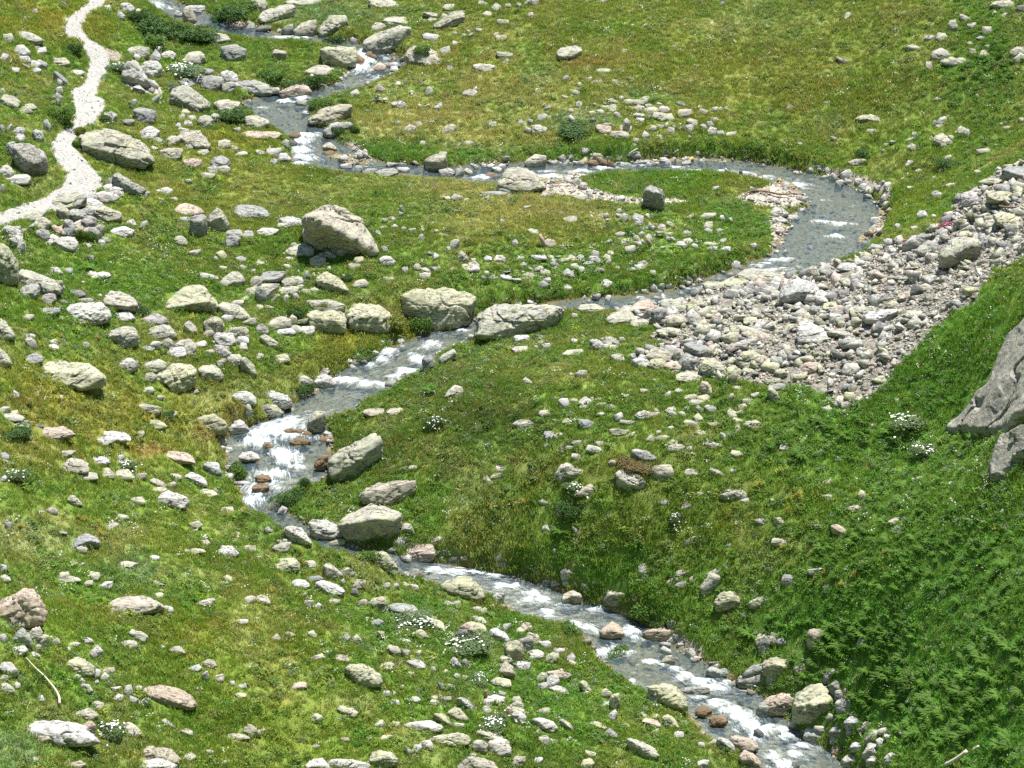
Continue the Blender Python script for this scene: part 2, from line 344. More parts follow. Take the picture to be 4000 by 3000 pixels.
def leaf_material(name, src, trans=.4, rough=.6, vary=.2):
    m, t = mat_new(name)
    if src == 'obj': base = N(t, 'ShaderNodeObjectInfo').outputs['Color']
    elif src == 'inst': base = N(t, 'ShaderNodeAttribute', _attribute_type='INSTANCER', _attribute_name='col').outputs['Color']
    else: base = N(t, 'ShaderNodeAttribute', _attribute_name='col').outputs['Color']
    geo = N(t, 'ShaderNodeNewGeometry')
    isl = geo.outputs['Random Per Island']
    c = mixc(t, 1.0, base, mixc(t, isl, (1 - vary, 1 - vary, 1 - vary), (1 + vary, 1 + vary * .8, 1 + vary * .5)), 'MULTIPLY')
    d = N(t, 'ShaderNodeBsdfPrincipled', Base__Color=c, Roughness=rough)
    d.inputs['Specular IOR Level'].default_value = .25
    tr = N(t, 'ShaderNodeBsdfTranslucent', Color=mixc(t, 1.0, c, (1.25, 1.2, .7), 'MULTIPLY'))
    mx = N(t, 'ShaderNodeMixShader', Fac=trans); t.links.new(d.outputs[0], mx.inputs[1]); t.links.new(tr.outputs[0], mx.inputs[2])
    N(t, 'ShaderNodeOutputMaterial', Surface=mx.outputs[0])
    return m
M_leaf_i = leaf_material('meadow_plant', 'inst', .42)
M_leaf_o = leaf_material('foliage', 'obj', .35)
def plain(name, col, rough=.8):
    m, t = mat_new(name)
    geo = N(t, 'ShaderNodeNewGeometry').outputs['Position']
    c = mixc(t, noise(t, geo, 9, 4), tuple(x * .6 for x in col), tuple(min(1, x * 1.3) for x in col))
    N(t, 'ShaderNodeOutputMaterial', Surface=N(t, 'ShaderNodeBsdfPrincipled', Base__Color=c, Roughness=rough).outputs[0])
    return m
M_wood = plain('bleached_wood', (.55, .48, .38)); M_bark = plain('brown_bark', (.20, .13, .08)); M_petal = plain('white_petal', (.75, .77, .70), .6); M_pink = plain('pink_petal', (.42, .10, .20), .6); M_fur = plain('brown_fur', (.30, .19, .11)); M_stem = plain('plant_stem', (.12, .13, .05))
EXPO = 1.05
DENS = 1.0
# Stones traced from the photograph.  Each block '#cr' gives positions inside a 1000x750 photo tile
# (column c, row r) measured at 2.212 times.  'x y w h k' = bounding box and kind of stone;
# 'P k x,y x,y ... |phrase' = outline with an optional naming phrase.  Options after k: c<front share> o<overhang>
ROCKS = """
#00
P w c.2 o.25 1050,640 1130,520 1165,520 1230,600 1260,640 1300,740 1270,755 1180,715 1080,700 1048,660 |tent shaped pale boulder beside the trail bend
P l c.25 1475,790 1500,745 1650,740 1700,780 1830,910 1760,965 1640,930 1560,880 1480,850 |broad flat topped boulder short of the stream pool
P l c.2 700,1200 740,1130 900,1105 1030,1150 1060,1190 1170,1205 1260,1270 1290,1370 1345,1450 1290,1465 1160,1390 1080,1300 960,1270 760,1260 705,1250 |long low lichen crusted boulder bordering the trail
P m c.3 o.2 130,1300 150,1235 280,1260 400,1330 425,1400 330,1510 240,1530 200,1430 140,1350 |purplish grey boulder above the trail with shadowed underside
P g c.3 985,1510 1030,1490 1120,1560 1270,1650 1210,1690 1060,1650 1000,1590 |dark slanted slab where the trail widens
P t c.2 1525,1180 1640,1130 1740,1130 1760,1190 1830,1290 1700,1280 1600,1230 |tan wedge slab in the grass below the pool
P l c.2 130,310 210,265 280,290 385,360 370,380 250,350 190,320 |sloping pale boulder uphill of the trail's shrub
P l 10,870 60,820 130,840 185,890 170,945 100,925 20,900
P g 1990,750 2040,705 2200,695 2330,745 2360,800 2330,830 2200,815 2060,790 |long grey boulder at the head of the stream pool
P t 1580,120 1600,70 1660,75 1705,185 1640,190 1590,160 |lone brown boulder in the topmost stream bend
P m 470,620 510,625 580,690 585,730 540,725 500,670
1590 460 180 95 l;1110 415 180 90 l;1920 400 205 125 g;1745 290 240 85 l;1745 665 190 125 g;1925 720 110 85 l;1670 665 100 60 g;1540 690 150 60 g
1745 600 110 60 w;1915 620 140 90 w;1860 875 210 100 l;1820 990 80 75 l;1710 1010 130 90 l;2120 1010 200 100 l;2095 1140 330 65 p;1880 1215 110 65 l
2000 1265 60 35 l;2035 1315 105 35 l;2020 1110 60 40 w;1625 885 120 85 g;1445 835 75 55 w;1310 825 75 70 g;1125 865 60 50 g;895 975 120 80 w
1060 1040 105 50 g
P g c.5 300,540 350,520 420,560 400,600 320,590
P w c.4 1240,545 1320,530 1390,600 1400,660 1300,640
P w c.5 1150,760 1210,740 1260,790 1200,820
P w c.5 1290,690 1350,700 1380,750 1310,770
1170 945 180 120 g;1220 1105 160 95 w;1320 1195 100 40 l;1415 1185 140 70 l;1390 1290 190 85 l;1590 1380 150 70 p;1830 1360 155 95 g
1790 1440 90 60 l;1885 1440 105 60 l;870 1285 125 80 w;1290 1270 80 30 w;1510 1070 60 40 w;1590 1050 75 45 w;1540 990 60 40 l;1620 1005 80 35 w
1570 955 75 35 l;1530 1110 100 40 l;1600 1240 70 45 l;1710 1300 95 45 l;1230 540 170 130 w;1300 440 90 80 w;1400 450 120 70 w;1160 480 55 45 w
1350 410 45 35 w;1330 360 90 35 t;1600 55 170 45 w;1510 95 70 45 w;1990 195 125 45 p;2130 205 80 40 g;1045 35 120 70 w;1165 85 55 40 w
1010 110 70 65 w;905 55 60 45 w;25 300 100 65 l;125 400 135 90 w;150 490 115 50 w;200 555 60 40 p;230 530 120 50 w;330 555 65 30 w
265 385 80 35 l;300 420 100 50 w;440 510 160 65 l;595 610 135 40 w;0 470 80 60 w;80 585 90 45 w;265 595 90 40 w;205 905 110 45 l;185 930 95 55 t
490 690 50 60 w;485 760 60 60 w;475 810 65 50 w;490 860 40 60 w;380 1045 60 80 w;290 1130 90 90 w;50 1080 60 60 w;110 1110 110 70 w;130 1170 90 50 w
0 1090 45 60 w;60 1240 90 110 w;0 1440 120 90 w;40 1520 220 75 w;0 1605 45 60 w;900 1600 160 70 w;900 1545 100 70 g;1340 1625 130 40 l;1725 1500 130 40 t
1605 1555 55 35 l;525 15 50 35 w;285 85 45 50 l;0 770 50 35 l
#10
P l 10,170 60,100 180,75 290,45 355,75 330,105 200,130 80,190 20,190 |long ledge boulder along the upper stream's far bank
P l 320,270 390,210 470,185 530,180 530,300 430,310 340,295 |grey white boulder dipping into the uppermost stream reach
P l 530,290 560,230 620,155 680,140 720,180 760,135 800,170 770,220 640,270 570,320 540,315 |jagged tilted boulder at the upper stream corner
P l c.35 920,400 960,320 1110,270 1240,225 1350,250 1330,280 1190,320 1195,370 1150,450 980,465 925,440 |big pale boulder overlooking the upper rapids
P y 555,430 640,400 870,410 880,450 860,560 800,590 700,500 620,480 |broad yellow lichened boulder pinching the upper rapids
P l c.2 o.3 415,620 480,580 560,565 690,600 670,650 600,690 520,640 440,630 |table shaped boulder with a shadowed edge above the pool
P t c.6 o.05 140,450 150,432 270,450 268,510 200,520 142,515 |square block alone in the grass with a dark face
P t 1265,510 1310,440 1380,400 1470,420 1570,460 1620,540 1560,555 1480,490 1380,520 1300,540 |arched boulder with a grass tuft by the upper rapids
P l 1530,235 1620,170 1720,115 1800,105 1810,140 1720,200 1560,255 |long smooth slab tilted in the upper meadow
P p 985,595 1010,560 1060,545 1125,575 1110,605 1040,610 |reddish brown boulder inside the upper rapids
P p 190,800 270,765 350,738 440,745 485,795 440,815 300,835 210,838 |rounded rust coloured boulder above the pool
P t c.35 445,1050 480,990 580,925 700,905 840,910 800,950 740,990 700,1050 640,1075 520,1070 |smooth rounded boulder on the pool's meadow bank
P g 575,1140 650,1080 760,1060 840,1070 830,1110 720,1130 660,1180 600,1175 |grey boulder with shrub at the pool outlet
P w c.3 o.15 185,1380 210,1330 260,1325 310,1380 300,1400 190,1410 |bright white boulder at the foot of the white rapids
P t c.35 o.2 570,1275 590,1245 640,1235 705,1290 700,1305 600,1300 |dark based boulder standing in the shallows below the rapids
P t c.45 o.25 1455,1380 1500,1335 1600,1315 1655,1320 1640,1400 1650,1450 1590,1480 1500,1450 1460,1410 |egg shaped boulder under the bank herbs
P l 1030,780 1040,740 1060,725 1120,775 1115,795 1040,800 |upright pale stone behind the cairn
-40 0 140 95 l;265 0 310 45 l;0 230 130 45 d;230 220 90 80 g;985 0 260 70 l;1000 205 120 60 l;1110 155 200 70 l;820 330 70 45 w
700 330 100 25 w;180 255 40 30 w;1450 115 120 45 l;1595 125 65 45 l;1615 45 105 45 l;1960 105 80 35 l;1920 10 90 35 l;2035 35 95 55 l
2155 40 50 25 l;1480 160 80 30 l;1665 100 140 25 l;2085 175 100 45 t;1445 295 130 50 w;1695 280 45 25 l;1780 300 40 35 l;1830 290 50 40 l
1820 265 40 25 l;1900 255 50 25 l;2040 285 60 30 l;2075 310 95 40 l;1690 360 50 35 w;1585 410 90 65 l;2085 455 130 50 l;2125 515 60 35 l
1445 530 80 40 w;1520 530 80 35 g;1875 560 180 60 l;1650 570 60 40 l;1160 545 80 40 w;1115 550 130 35 g;1160 580 70 35 w;960 600 60 20 w
945 455 60 35 b;985 475 60 35 b;860 480 80 65 b;1165 520 35 25 b;735 635 55 40 w;715 670 40 30 w;90 770 110 60 w;805 780 90 40 w
1455 760 75 65 l;1205 880 85 50 w;1540 920 45 45 w;1560 895 50 35 w;1330 790 35 25 w;1790 780 125 65 l;1865 755 50 55 w;1630 1085 100 60 y
1600 1125 60 30 g;1270 1085 110 60 l;1375 1060 60 35 l;2000 1060 80 40 l;1210 1055 40 30 g;1415 1225 60 30 l;1815 1225 60 30 l;350 865 90 45 g
400 965 120 25 w;285 1150 100 40 b;210 1215 80 60 g;295 1220 60 45 d;90 1290 130 55 w;125 1380 60 40 w;0 1300 70 40 l;160 1285 60 40 l
600 1310 80 40 b;850 1330 90 50 w;735 1420 90 35 w;850 1440 70 60 g;920 1465 130 45 g;1040 1465 185 60 g;1225 1455 100 35 w;1130 1410 100 30 w
1585 1465 130 60 w;1715 1455 80 70 g;1800 1465 70 45 w;1880 1430 40 35 w;1950 1420 45 30 w;2000 1420 60 30 w;2085 1420 70 30 w;2040 1450 80 40 w
1985 1500 80 40 b;2090 1600 200 75 g
#20
P l c.3 -130,1600 -110,1500 -20,1450 80,1445 170,1480 270,1580 300,1650 150,1665 -60,1660 |large pale boulder splitting the stream at the loop's start
P l c.25 o.2 380,470 400,425 455,400 475,420 520,400 600,410 610,445 560,490 500,525 410,528 385,500 |lone notched boulder in the open upper meadow
P t c.4 840,1170 860,1135 970,1135 1015,1160 1010,1205 900,1205 845,1190 |square ended block at the foot of the stony knoll
P t 950,1130 960,1040 985,1025 1025,1060 1020,1120 1000,1140 |upright slab standing on the stony knoll
P l 105,1420 140,1370 200,1340 300,1355 290,1390 200,1430 130,1440 |flat topped boulder at the water opposite the dividing boulder
P d 1410,890 1450,882 1525,915 1510,925 1440,905
P l 585,1390 620,1360 660,1358 690,1385 675,1415 600,1415
P l 670,1340 720,1320 780,1330 795,1380 760,1398 690,1370
40 30 40 35 l;100 0 60 55 l;170 0 60 55 l;945 430 60 25 t;1375 395 40 15 l;1790 20 45 30 g;740 0 90 20 w;130 115 70 45 t
730 600 135 25 l;610 598 55 15 l;435 660 55 35 g;635 670 55 35 l;700 695 80 30 l;860 695 50 20 l;565 720 45 30 l;525 790 60 30 w
430 830 60 22 l;200 770 50 35 l;555 880 50 50 l;275 910 70 40 y;480 945 50 25 l;135 1035 45 40 w;215 990 90 55 l;50 1045 45 30 l
105 1105 70 50 l;170 1090 130 75 l;830 860 80 40 l;920 835 50 35 l;960 865 80 45 l;1030 870 130 40 l;1115 840 80 35 l;790 910 120 40 l
760 920 60 25 l;835 935 75 30 y;1055 915 85 55 l;1140 930 130 50 y;1270 925 90 45 l;1220 880 80 25 l;1150 905 60 25 l;730 955 65 30 l
660 965 60 25 l;880 975 55 40 l;1215 980 130 70 l;1310 990 100 50 l;1435 955 110 65 t;1610 945 100 45 l;1720 930 60 35 l;1780 930 40 30 l
1835 925 35 30 l;1715 1020 70 30 l;1600 915 50 25 l;725 1085 130 70 p;785 1070 80 30 t;930 1090 100 60 p;1070 1025 70 30 w;1150 1000 60 35 d
1115 1140 75 60 l;1185 1090 60 50 t;1245 1085 65 30 l;1335 1110 70 55 l;1440 1090 45 50 l;1500 1085 70 65 w;1510 1035 90 60 t;1625 1080 60 45 l
1680 1055 60 50 g;1690 1105 80 60 w;1770 1135 65 45 l;1845 1140 90 35 l;1250 1170 60 40 l;1520 1180 30 30 l;1030 1200 70 40 p;1045 1245 30 30 w
1380 1090 30 35 l;605 1275 80 60 w;340 1390 60 22 w;475 1345 50 55 g;530 1400 60 25 w;785 1345 80 40 w;865 1340 80 45 g;660 1390 80 55 b
755 1380 70 50 b;940 1310 170 55 g;825 1390 70 60 b;1060 1390 95 35 w;1160 1405 40 30 w;1280 1370 90 40 w;1375 1365 45 55 w;1470 1395 75 40 w
1190 1400 60 35 g;1320 1400 60 40 g;1300 1300 50 40 d;1590 1310 35 25 w;520 1545 70 45 g;1725 1615 60 30 w
#30
P l 1915,50 1980,20 2060,0 2140,15 2160,40 2100,75 2010,60 |pale boulder among dark greenery at the meadow's top corner
P l 1545,240 1560,185 1600,180 1645,240 1590,275 |peaked boulder in the upper hillside greenery
P l 1400,480 1430,445 1500,420 1580,470 1560,505 1470,515 1420,510 |broad peaked boulder beside a long slab in upper greenery
P l c.25 o.2 750,1040 790,1005 870,990 950,1010 980,1060 930,1050 850,1045 770,1055 |flat boulder with a dark end in the mid meadow
P l 1420,1215 1440,1175 1495,1155 1560,1200 1610,1245 1560,1262 1480,1250 |winged pale boulder on the slope past the loop
P g c.4 o.2 2010,1480 2060,1440 2200,1440 2250,1480 2250,1570 2130,1560 2060,1530 |overhanging boulder on top of the scree's upper end
P l 1815,1590 1900,1545 2060,1560 2100,1600 2000,1600 |low pale slab at the upper tip of the scree
P w c.45 625,1500 650,1478 700,1465 735,1500 735,1545 640,1550 |white block on the outer bank of the stream loop
1920 25 60 40 l;2150 50 80 50 d;2015 120 55 40 l;1930 100 45 30 l;1655 135 100 55 l;1600 170 30 25 l;1720 200 80 50 l;1850 240 95 60 l
1455 295 110 55 l;1350 310 110 35 l;1720 365 60 25 l;1800 320 100 25 g;1195 395 145 40 t;1735 430 75 50 l;1830 440 90 50 l;1870 390 70 25 l
1500 505 250 65 l;1365 540 85 50 l;2090 415 122 70 l;2120 470 92 65 l;590 500 110 50 t;650 115 65 50 l;1085 250 50 25 t;1370 195 30 20 l
1085 630 45 22 l;1150 675 50 18 l;1030 705 45 18 l;785 740 40 15 l;480 875 60 20 l;160 910 55 35 t;1440 850 60 20 t;1795 820 25 20 w;2160 905 35 20 l
1420 1045 40 35 g;1460 1015 80 60 w;1450 1070 60 25 l;850 1120 85 30 l;1630 1100 80 60 l;1690 1125 60 60 w;1490 1240 50 45 l;1555 1180 50 35 l
1195 1180 80 35 w;1240 1150 50 35 l;1050 1220 50 30 t;1000 1245 35 25 t;540 1185 50 40 t;240 1230 60 18 l;1205 1250 100 50 l;1800 1285 130 40 l
980 1295 35 25 t;2165 1025 50 35 l;2000 1055 60 22 l;2030 1095 80 22 l;690 1380 150 50 l;1185 1395 65 50 w;1520 1345 60 40 l;1475 1465 50 25 t
1270 1465 60 25 l;1780 1475 70 30 l;1415 1530 30 25 w;1540 1590 90 25 l;1195 1615 75 18 l;130 1295 35 30 p;2090 1580 160 90 l
285 1425 135 45 w;420 1440 45 30 w;490 1445 65 40 w;455 1510 75 30 w;530 1505 60 60 w;585 1560 70 50 w;660 1550 85 50 w;750 1545 90 45 w
790 1595 100 55 w;835 1620 90 50 w;930 1610 40 50 w;970 1565 35 40 w;1000 1580 70 40 w;220 1485 45 20 w
#01
P l c.3 350,150 420,100 540,20 640,10 760,40 745,110 690,135 560,120 450,150 |huge pale slab on the trail's lower edge
P l 150,190 170,150 330,145 400,180 340,250 220,250 160,225 |smooth boulder beside the trail at the rubble heap
P l c.3 735,135 800,105 930,130 1060,200 1050,250 930,265 840,215 |layered slab ending the rubble heap below the trail
P p c.4 450,300 480,285 560,330 580,375 500,380 460,350 |rust brown angular boulder in the rubble heap
P w 460,430 530,390 640,395 685,440 655,520 590,490 500,470 |pale boulder at the foot of the rubble heap
P w 950,350 1000,310 1080,303 1165,350 1150,390 1050,390
P y c.4 -60,800 -60,430 20,450 100,520 180,650 150,680 160,800 60,810 |tall yellow lichened boulder standing below the trail
P l c.25 150,700 230,660 290,740 400,760 500,790 550,870 480,890 380,880 200,850 |low tan boulder split by a brown crack
P g 165,880 210,820 320,805 355,830 320,910 230,918 |bluish slab leaning on the cracked tan boulder
P d 580,870 640,845 700,855 745,895 690,912 620,900 |dark layered stone near the cracked tan boulder
P w c.45 575,1010 620,965 740,955 900,960 960,1010 972,1080 930,1130 830,1150 720,1140 620,1090 |smooth whitish loaf shaped boulder
P l c.3 o.3 890,940 930,870 990,850 1110,890 1200,940 1225,980 1140,1050 1060,1060 980,1030 900,970 |tilted boulder with a black face behind the loaf boulder
P m 1220,1100 1280,1055 1340,1050 1420,1085 1465,1120 1390,1150 1300,1140 |low mauve grey boulder near the domed boulder
P y c.3 o.15 1385,1010 1440,950 1540,920 1600,840 1680,808 1760,815 1830,900 1880,950 1890,1010 1800,1035 1640,1045 1450,1045 |great domed boulder capped with yellow lichen
P l 1880,980 1950,950 2060,980 2140,1040 2170,1100 2080,1110 1960,1070 |rounded grey boulder touching the domed boulder
P l -80,1285 -80,1080 0,1105 60,1150 140,1285 |smooth boulder cut by the picture's edge below the loaf
P l c.5 935,1260 960,1195 1060,1165 1150,1165 1205,1210 1215,1290 1170,1330 1080,1350 1000,1310 |round boulder lined with dark slanting cracks
P l c.4 1280,1200 1360,1155 1450,1150 1510,1190 1535,1250 1450,1280 1350,1280 1285,1240 |layered boulder next to the crack lined round boulder
P l 1590,1150 1640,1115 1680,1150 1712,1210 1660,1235 1600,1190
P l 1500,1330 1560,1275 1650,1275 1710,1330 1700,1390 1640,1420 1540,1360
P m 1850,1380 1860,1320 1940,1340 2015,1410 1980,1430 1860,1420 |grey purple slab uphill of the stream's near bank
P l 2080,1440 2140,1430 2200,1500 2225,1590 2190,1600 2110,1530 |narrow pale boulder pointing down to the stream
P y c.25 300,1520 400,1445 520,1450 680,1500 780,1500 850,1560 930,1630 870,1700 700,1720 480,1640 340,1560 |broad low lichen mottled boulder in golden herbs
P g 185,1480 260,1420 330,1395 385,1440 370,1480 260,1490
P l 0,1340 50,1380 110,1500 60,1510 -60,1500 -60,1340
P w c.4 1010,1500 1060,1450 1130,1438 1205,1480 1190,1540 1110,1560 1050,1530 |two toned boulder with a grey stripe
P l c.4 1230,1500 1290,1470 1380,1450 1445,1490 1440,1540 1330,1565 1250,1550
P y c.4 1340,1600 1400,1530 1540,1485 1660,1500 1715,1560 1700,1620 1590,1670 1590,1710 1500,1735 1420,1700 |lumpy yellowish boulder heading a row of four
P l c.4 1705,1540 1760,1498 1850,1505 1910,1550 1940,1610 1880,1635 1740,1600 |smooth oval boulder at the end of the row
P p 1500,165 1560,105 1620,98 1700,140 1770,180 1740,205 1580,205 |rusty edged boulder behind the twin upright boulders
P g c.65 1645,280 1660,215 1750,200 1800,240 1800,330 1750,385 1680,385 1645,340 |blunt grey one of the twin upright boulders
P l c.6 1795,240 1830,190 1885,140 1930,170 1995,290 1975,325 1890,330 1800,345 |pointed one of the twin upright boulders
P g c.3 2020,180 2060,110 2200,125 2300,150 2350,220 2200,220 2040,225 |long layered grey boulder behind the great wedge
P g 1945,440 1970,390 2030,370 2085,410 2040,470 1970,480 |bluish white stone near the twin upright boulders
P l c.3 1895,790 1960,730 2040,692 2100,720 2125,780 2040,815 1920,820 |cracked triangular boulder in the middle of the slope
P g c.5 o.15 590,190 640,150 730,160 770,215 740,270 640,265
P w c.4 700,90 790,60 860,80 900,120 820,150 740,140
P m c.45 o.2 700,250 790,210 850,250 830,330 740,340
P w c.4 820,20 900,-5 980,20 1000,70 920,95 850,75
P g c.5 o.15 560,250 620,240 660,300 640,370 570,360
P p c.45 640,330 720,300 770,360 730,410 660,400
P l c.5 500,160 560,130 610,180 590,240 520,235
P w c.4 30,300 110,290 190,340 200,400 110,420 50,370
P w c.4 90,400 170,390 230,460 210,510 140,490
P g c.5 770,340 830,310 880,370 850,430 790,410
P w c.4 400,385 470,370 520,410 480,440 410,430
300 230 145 100 l;840 185 210 80 p;640 250 190 90 l;560 300 90 90 g;600 180 150 80 g;830 290 80 90 l;865 395 90 40 g
850 420 60 45 w;320 330 110 85 g;380 415 90 40 w;60 310 120 60 w;80 360 120 80 w;150 440 75 90 w;165 325 70 30 l;1090 250 90 50 l;1210 260 70 65 l
690 150 130 90 g;660 320 110 60 w;760 20 110 60 w;850 40 90 60 p;920 10 110 60 w;980 -10 90 50 w;1140 0 150 40 g;1400 -20 90 40 w;440 780 110 115 l
355 890 130 80 m;385 700 60 30 w;425 655 115 55 w;560 665 70 40 g;745 690 90 40 w;770 700 180 55 w;765 550 55 45 g;980 1045 180 75 w;660 925 140 35 g
515 930 75 40 g;310 1010 205 50 g;165 1065 130 45 t;195 1230 110 40 w;230 1270 85 85 w;1770 1095 160 140 t;1755 1200 95 60 t;1855 1225 180 110 w
1965 1180 110 70 l;2050 1175 100 95 l;2040 1255 110 70 w;2065 1315 75 55 w;1300 1300 85 65 w;1410 1275 100 90 l;1440 1350 170 85 w;1675 1295 115 50 l
1225 1335 110 45 g;700 1305 75 40 l;415 1325 90 45 w;1965 1415 130 100 l;1775 1365 80 40 t;1880 1450 80 70 l;1255 1570 100 75 l;1555 225 95 40 g
1510 390 110 75 l;1950 335 145 60 g;2085 345 110 60 w;1635 505 100 40 w;1875 515 85 65 y;1845 565 40 35 l;2040 565 85 45 g;1885 645 80 30 l
2045 640 90 35 l;2160 675 52 35 l;1735 700 120 60 w;1835 735 55 30 l;2165 740 100 90 l;2130 825 120 60 l;1995 940 110 50 l;2090 1100 120 60 l
1920 1070 100 60 w;1475 50 60 30 l;2090 905 60 30 y
#11
P t c.33 o.75 398,240 450,180 560,135 680,108 760,150 850,200 925,240 985,320 1010,400 1075,530 1070,590 960,570 850,520 760,480 650,400 560,390 480,340 400,290 |great wedge boulder with a black overhanging side
P l 245,520 300,480 400,445 480,460 510,520 500,560 400,555 300,550 |low domed boulder below the great wedge
P g c.4 o.2 0,780 40,730 60,690 130,700 270,695 270,740 200,795 60,800 |layered grey boulder in the stony patch below the wedge
P g c.5 405,740 430,690 460,688 470,740 440,775 410,770 |thin bluish upright stone in the stony patch
P y c.25 o.1 515,770 560,715 620,690 700,740 760,780 820,880 760,865 660,855 560,815 |slanting pale boulder with a dark notch
P y c.5 440,1040 500,1025 560,1060 680,1020 770,1050 790,1140 785,1230 700,1215 580,1185 480,1190 450,1120 |yellow lichened ledge block farther from the stream
P y c.5 770,1060 870,970 930,1010 1000,965 1070,960 1150,1040 1200,1110 1190,1180 1100,1235 980,1190 800,1200 |yellow lichened ledge block nearer the stream
P l 90,1150 140,1095 230,1080 310,1110 310,1165 220,1185 100,1175 |smooth tan boulder beside the ledge blocks
P l 35,1250 90,1235 200,1310 190,1335 120,1340
P y c.45 1260,910 1350,860 1480,840 1640,825 1790,840 1905,900 1915,1000 1905,1080 1780,1160 1740,1200 1480,1190 1500,1120 1440,990 1270,950 |largest blocky boulder standing at the stream narrows
P l c.45 1890,1110 1920,1060 2000,1000 2100,965 2300,975 2500,990 2670,1020 2600,1060 2540,1100 2460,1150 2380,1160 2200,1240 1990,1275 1890,1270 |long cracked boulder facing the largest blocky boulder
P l 1575,1460 1620,1410 1720,1362 1735,1400 1680,1450 1620,1480 |slanted slab on the bank below the narrows
P d c.5 890,1460 910,1435 950,1430 980,1475 975,1500 900,1500 |dark wet stone at the bank below the narrows
P w 1060,590 1100,555 1160,555 1212,610 1190,640 1100,640 |bright white boulder at the foot of the great wedge
P l 1740,600 1750,540 1770,510 1820,550 1840,595 1790,610
P w 515,1570 540,1540 620,1525 645,1560 600,1595 530,1590
P w c.4 345,1650 360,1600 420,1590 495,1640 480,1680 380,1680 |white stone beside a white boulder at the stream bend
P w c.4 490,1650 530,1590 600,1575 690,1640 700,1680 560,1695 |white boulder at the stream bend above the pool
215 220 180 80 w;185 260 140 60 l;10 320 180 60 w;480 350 105 70 l;470 560 130 85 l;540 530 80 45 l;580 515 110 55 l;685 470 105 80 l;605 480 70 40 l
800 620 105 45 y;850 570 80 60 y;1080 480 60 45 w;255 565 85 25 l;0 595 75 30 l;245 630 70 30 l;610 650 40 35 l;300 445 50 35 l;230 755 110 80 l
300 735 110 70 l;0 830 90 120 g;20 800 180 60 l;85 845 70 75 w;180 825 190 65 l;340 810 70 35 y;375 845 90 40 y;125 905 60 60 l;225 895 60 50 w
315 885 60 65 l;0 980 60 35 y;80 985 75 35 l;840 765 130 60 l;460 830 110 30 y;450 940 310 100 l;290 1070 65 75 l;365 1105 85 70 l;180 1185 160 60 w
385 1170 120 70 w;305 1160 90 60 w;0 1150 110 80 g;145 1410 145 75 y;0 1400 70 50 l;1905 1040 60 40 g;1440 1430 115 110 g;825 1455 85 50 d
770 1450 65 35 w;1005 1375 60 45 p;1130 1275 60 40 w;1245 1240 50 30 w;1210 1275 70 35 w;1080 1290 40 30 w;1090 235 50 35 l;1150 220 60 25 g
1070 300 60 25 l;1170 285 60 35 l;1255 305 45 30 l;1320 320 60 30 l;1415 315 55 25 l;1395 370 70 40 g;1030 340 50 30 l;1675 420 80 70 w;1360 630 65 50 l
1425 660 80 40 w;1510 655 50 35 w;1555 645 40 30 y;1265 655 50 45 w;1415 705 90 45 w;1970 560 65 40 w;2055 555 95 50 w;1860 580 40 25 w
1780 630 80 50 y;1840 610 90 60 l;1830 650 100 50 w;1975 690 50 35 w;1940 730 50 20 w;2010 725 80 30 w;2110 715 100 45 w;1620 45 60 25 l
1680 25 110 50 l;1790 60 50 20 l;1230 175 40 35 w;1240 120 35 50 l;1930 0 280 30 g;1975 40 40 35 w;2095 240 50 25 w;2160 30 50 30 t;1540 330 40 25 l
1620 365 50 20 l;1640 480 40 30 w;1100 740 90 25 l;1670 660 50 20 l
#21
P g c.7 o.05 1125,30 1150,-45 1200,-55 1300,-10 1320,40 1305,130 1290,160 1200,140 1150,90 |upright grey boulder streaked with dark bands on the islet
P l c.3 1920,750 2020,670 2100,665 2230,690 2380,740 2330,790 2150,790 2000,770 |yellowish boulder at the scree's edge touching the stream
P l 550,1020 620,975 720,970 820,1015 760,1045 640,1040 |flat pale boulder on the bank before the narrows
P l 800,1100 860,1050 960,1030 1050,1050 1080,1100 960,1120 840,1140 |layered boulder at the lower tip of the scree
P p 1000,1040 1080,960 1160,930 1240,990 1210,1050 |pinkish ridged boulder near the lower tip of the scree
P t c.35 o.35 1320,1110 1400,1060 1480,1065 1525,1120 1440,1170 1350,1180 |overhanging block on the scree with a black hollow
P l 425,1410 520,1380 600,1360 632,1400 540,1415
P t c.35 1140,1440 1200,1370 1290,1345 1400,1400 1390,1450 1290,1480 |tan boulder at the scree's grassy front
P l c.45 1605,1540 1640,1470 1740,1440 1820,1520 1870,1580 1780,1600 1640,1590 |large lichened boulder along the scree's front
P g 1480,1330 1560,1290 1650,1340 1760,1400 1700,1430 1580,1390 |bluish slab lying in the middle of the scree's lower end
P l c.4 1920,1470 1980,1390 2080,1370 2170,1440 2140,1510 2000,1540 |rounded boulder within the scree behind its front
P l 1615,225 1660,195 1760,182 1765,205 1680,240
P g 425,720 470,665 520,690 550,745 500,748
P w c.5 1410,480 1425,430 1470,428 1520,460 1490,490 1430,495 |bright white block among the loop's inner stones
530 25 120 50 l;635 70 40 25 l;250 0 110 45 t;930 195 75 65 w;1040 195 95 60 w;1060 240 70 60 w;1150 195 40 30 w;1175 270 60 65 w
1260 285 70 45 l;1335 260 65 40 l;890 350 90 30 l;735 190 60 28 p;790 190 50 40 y;565 175 55 30 l;670 200 40 25 l;440 215 120 50 l
100 125 60 25 l;400 175 50 25 g;900 150 50 30 g;135 325 95 40 l;0 415 55 55 w;270 415 105 60 t;1505 190 65 40 l;1785 210 55 40 w;1870 230 35 40 w
1655 265 85 65 l;1480 340 70 35 g;1660 320 70 40 g;1765 325 60 30 w;1010 350 60 35 g;1090 350 50 40 w;1245 350 65 45 l;1320 355 70 30 l
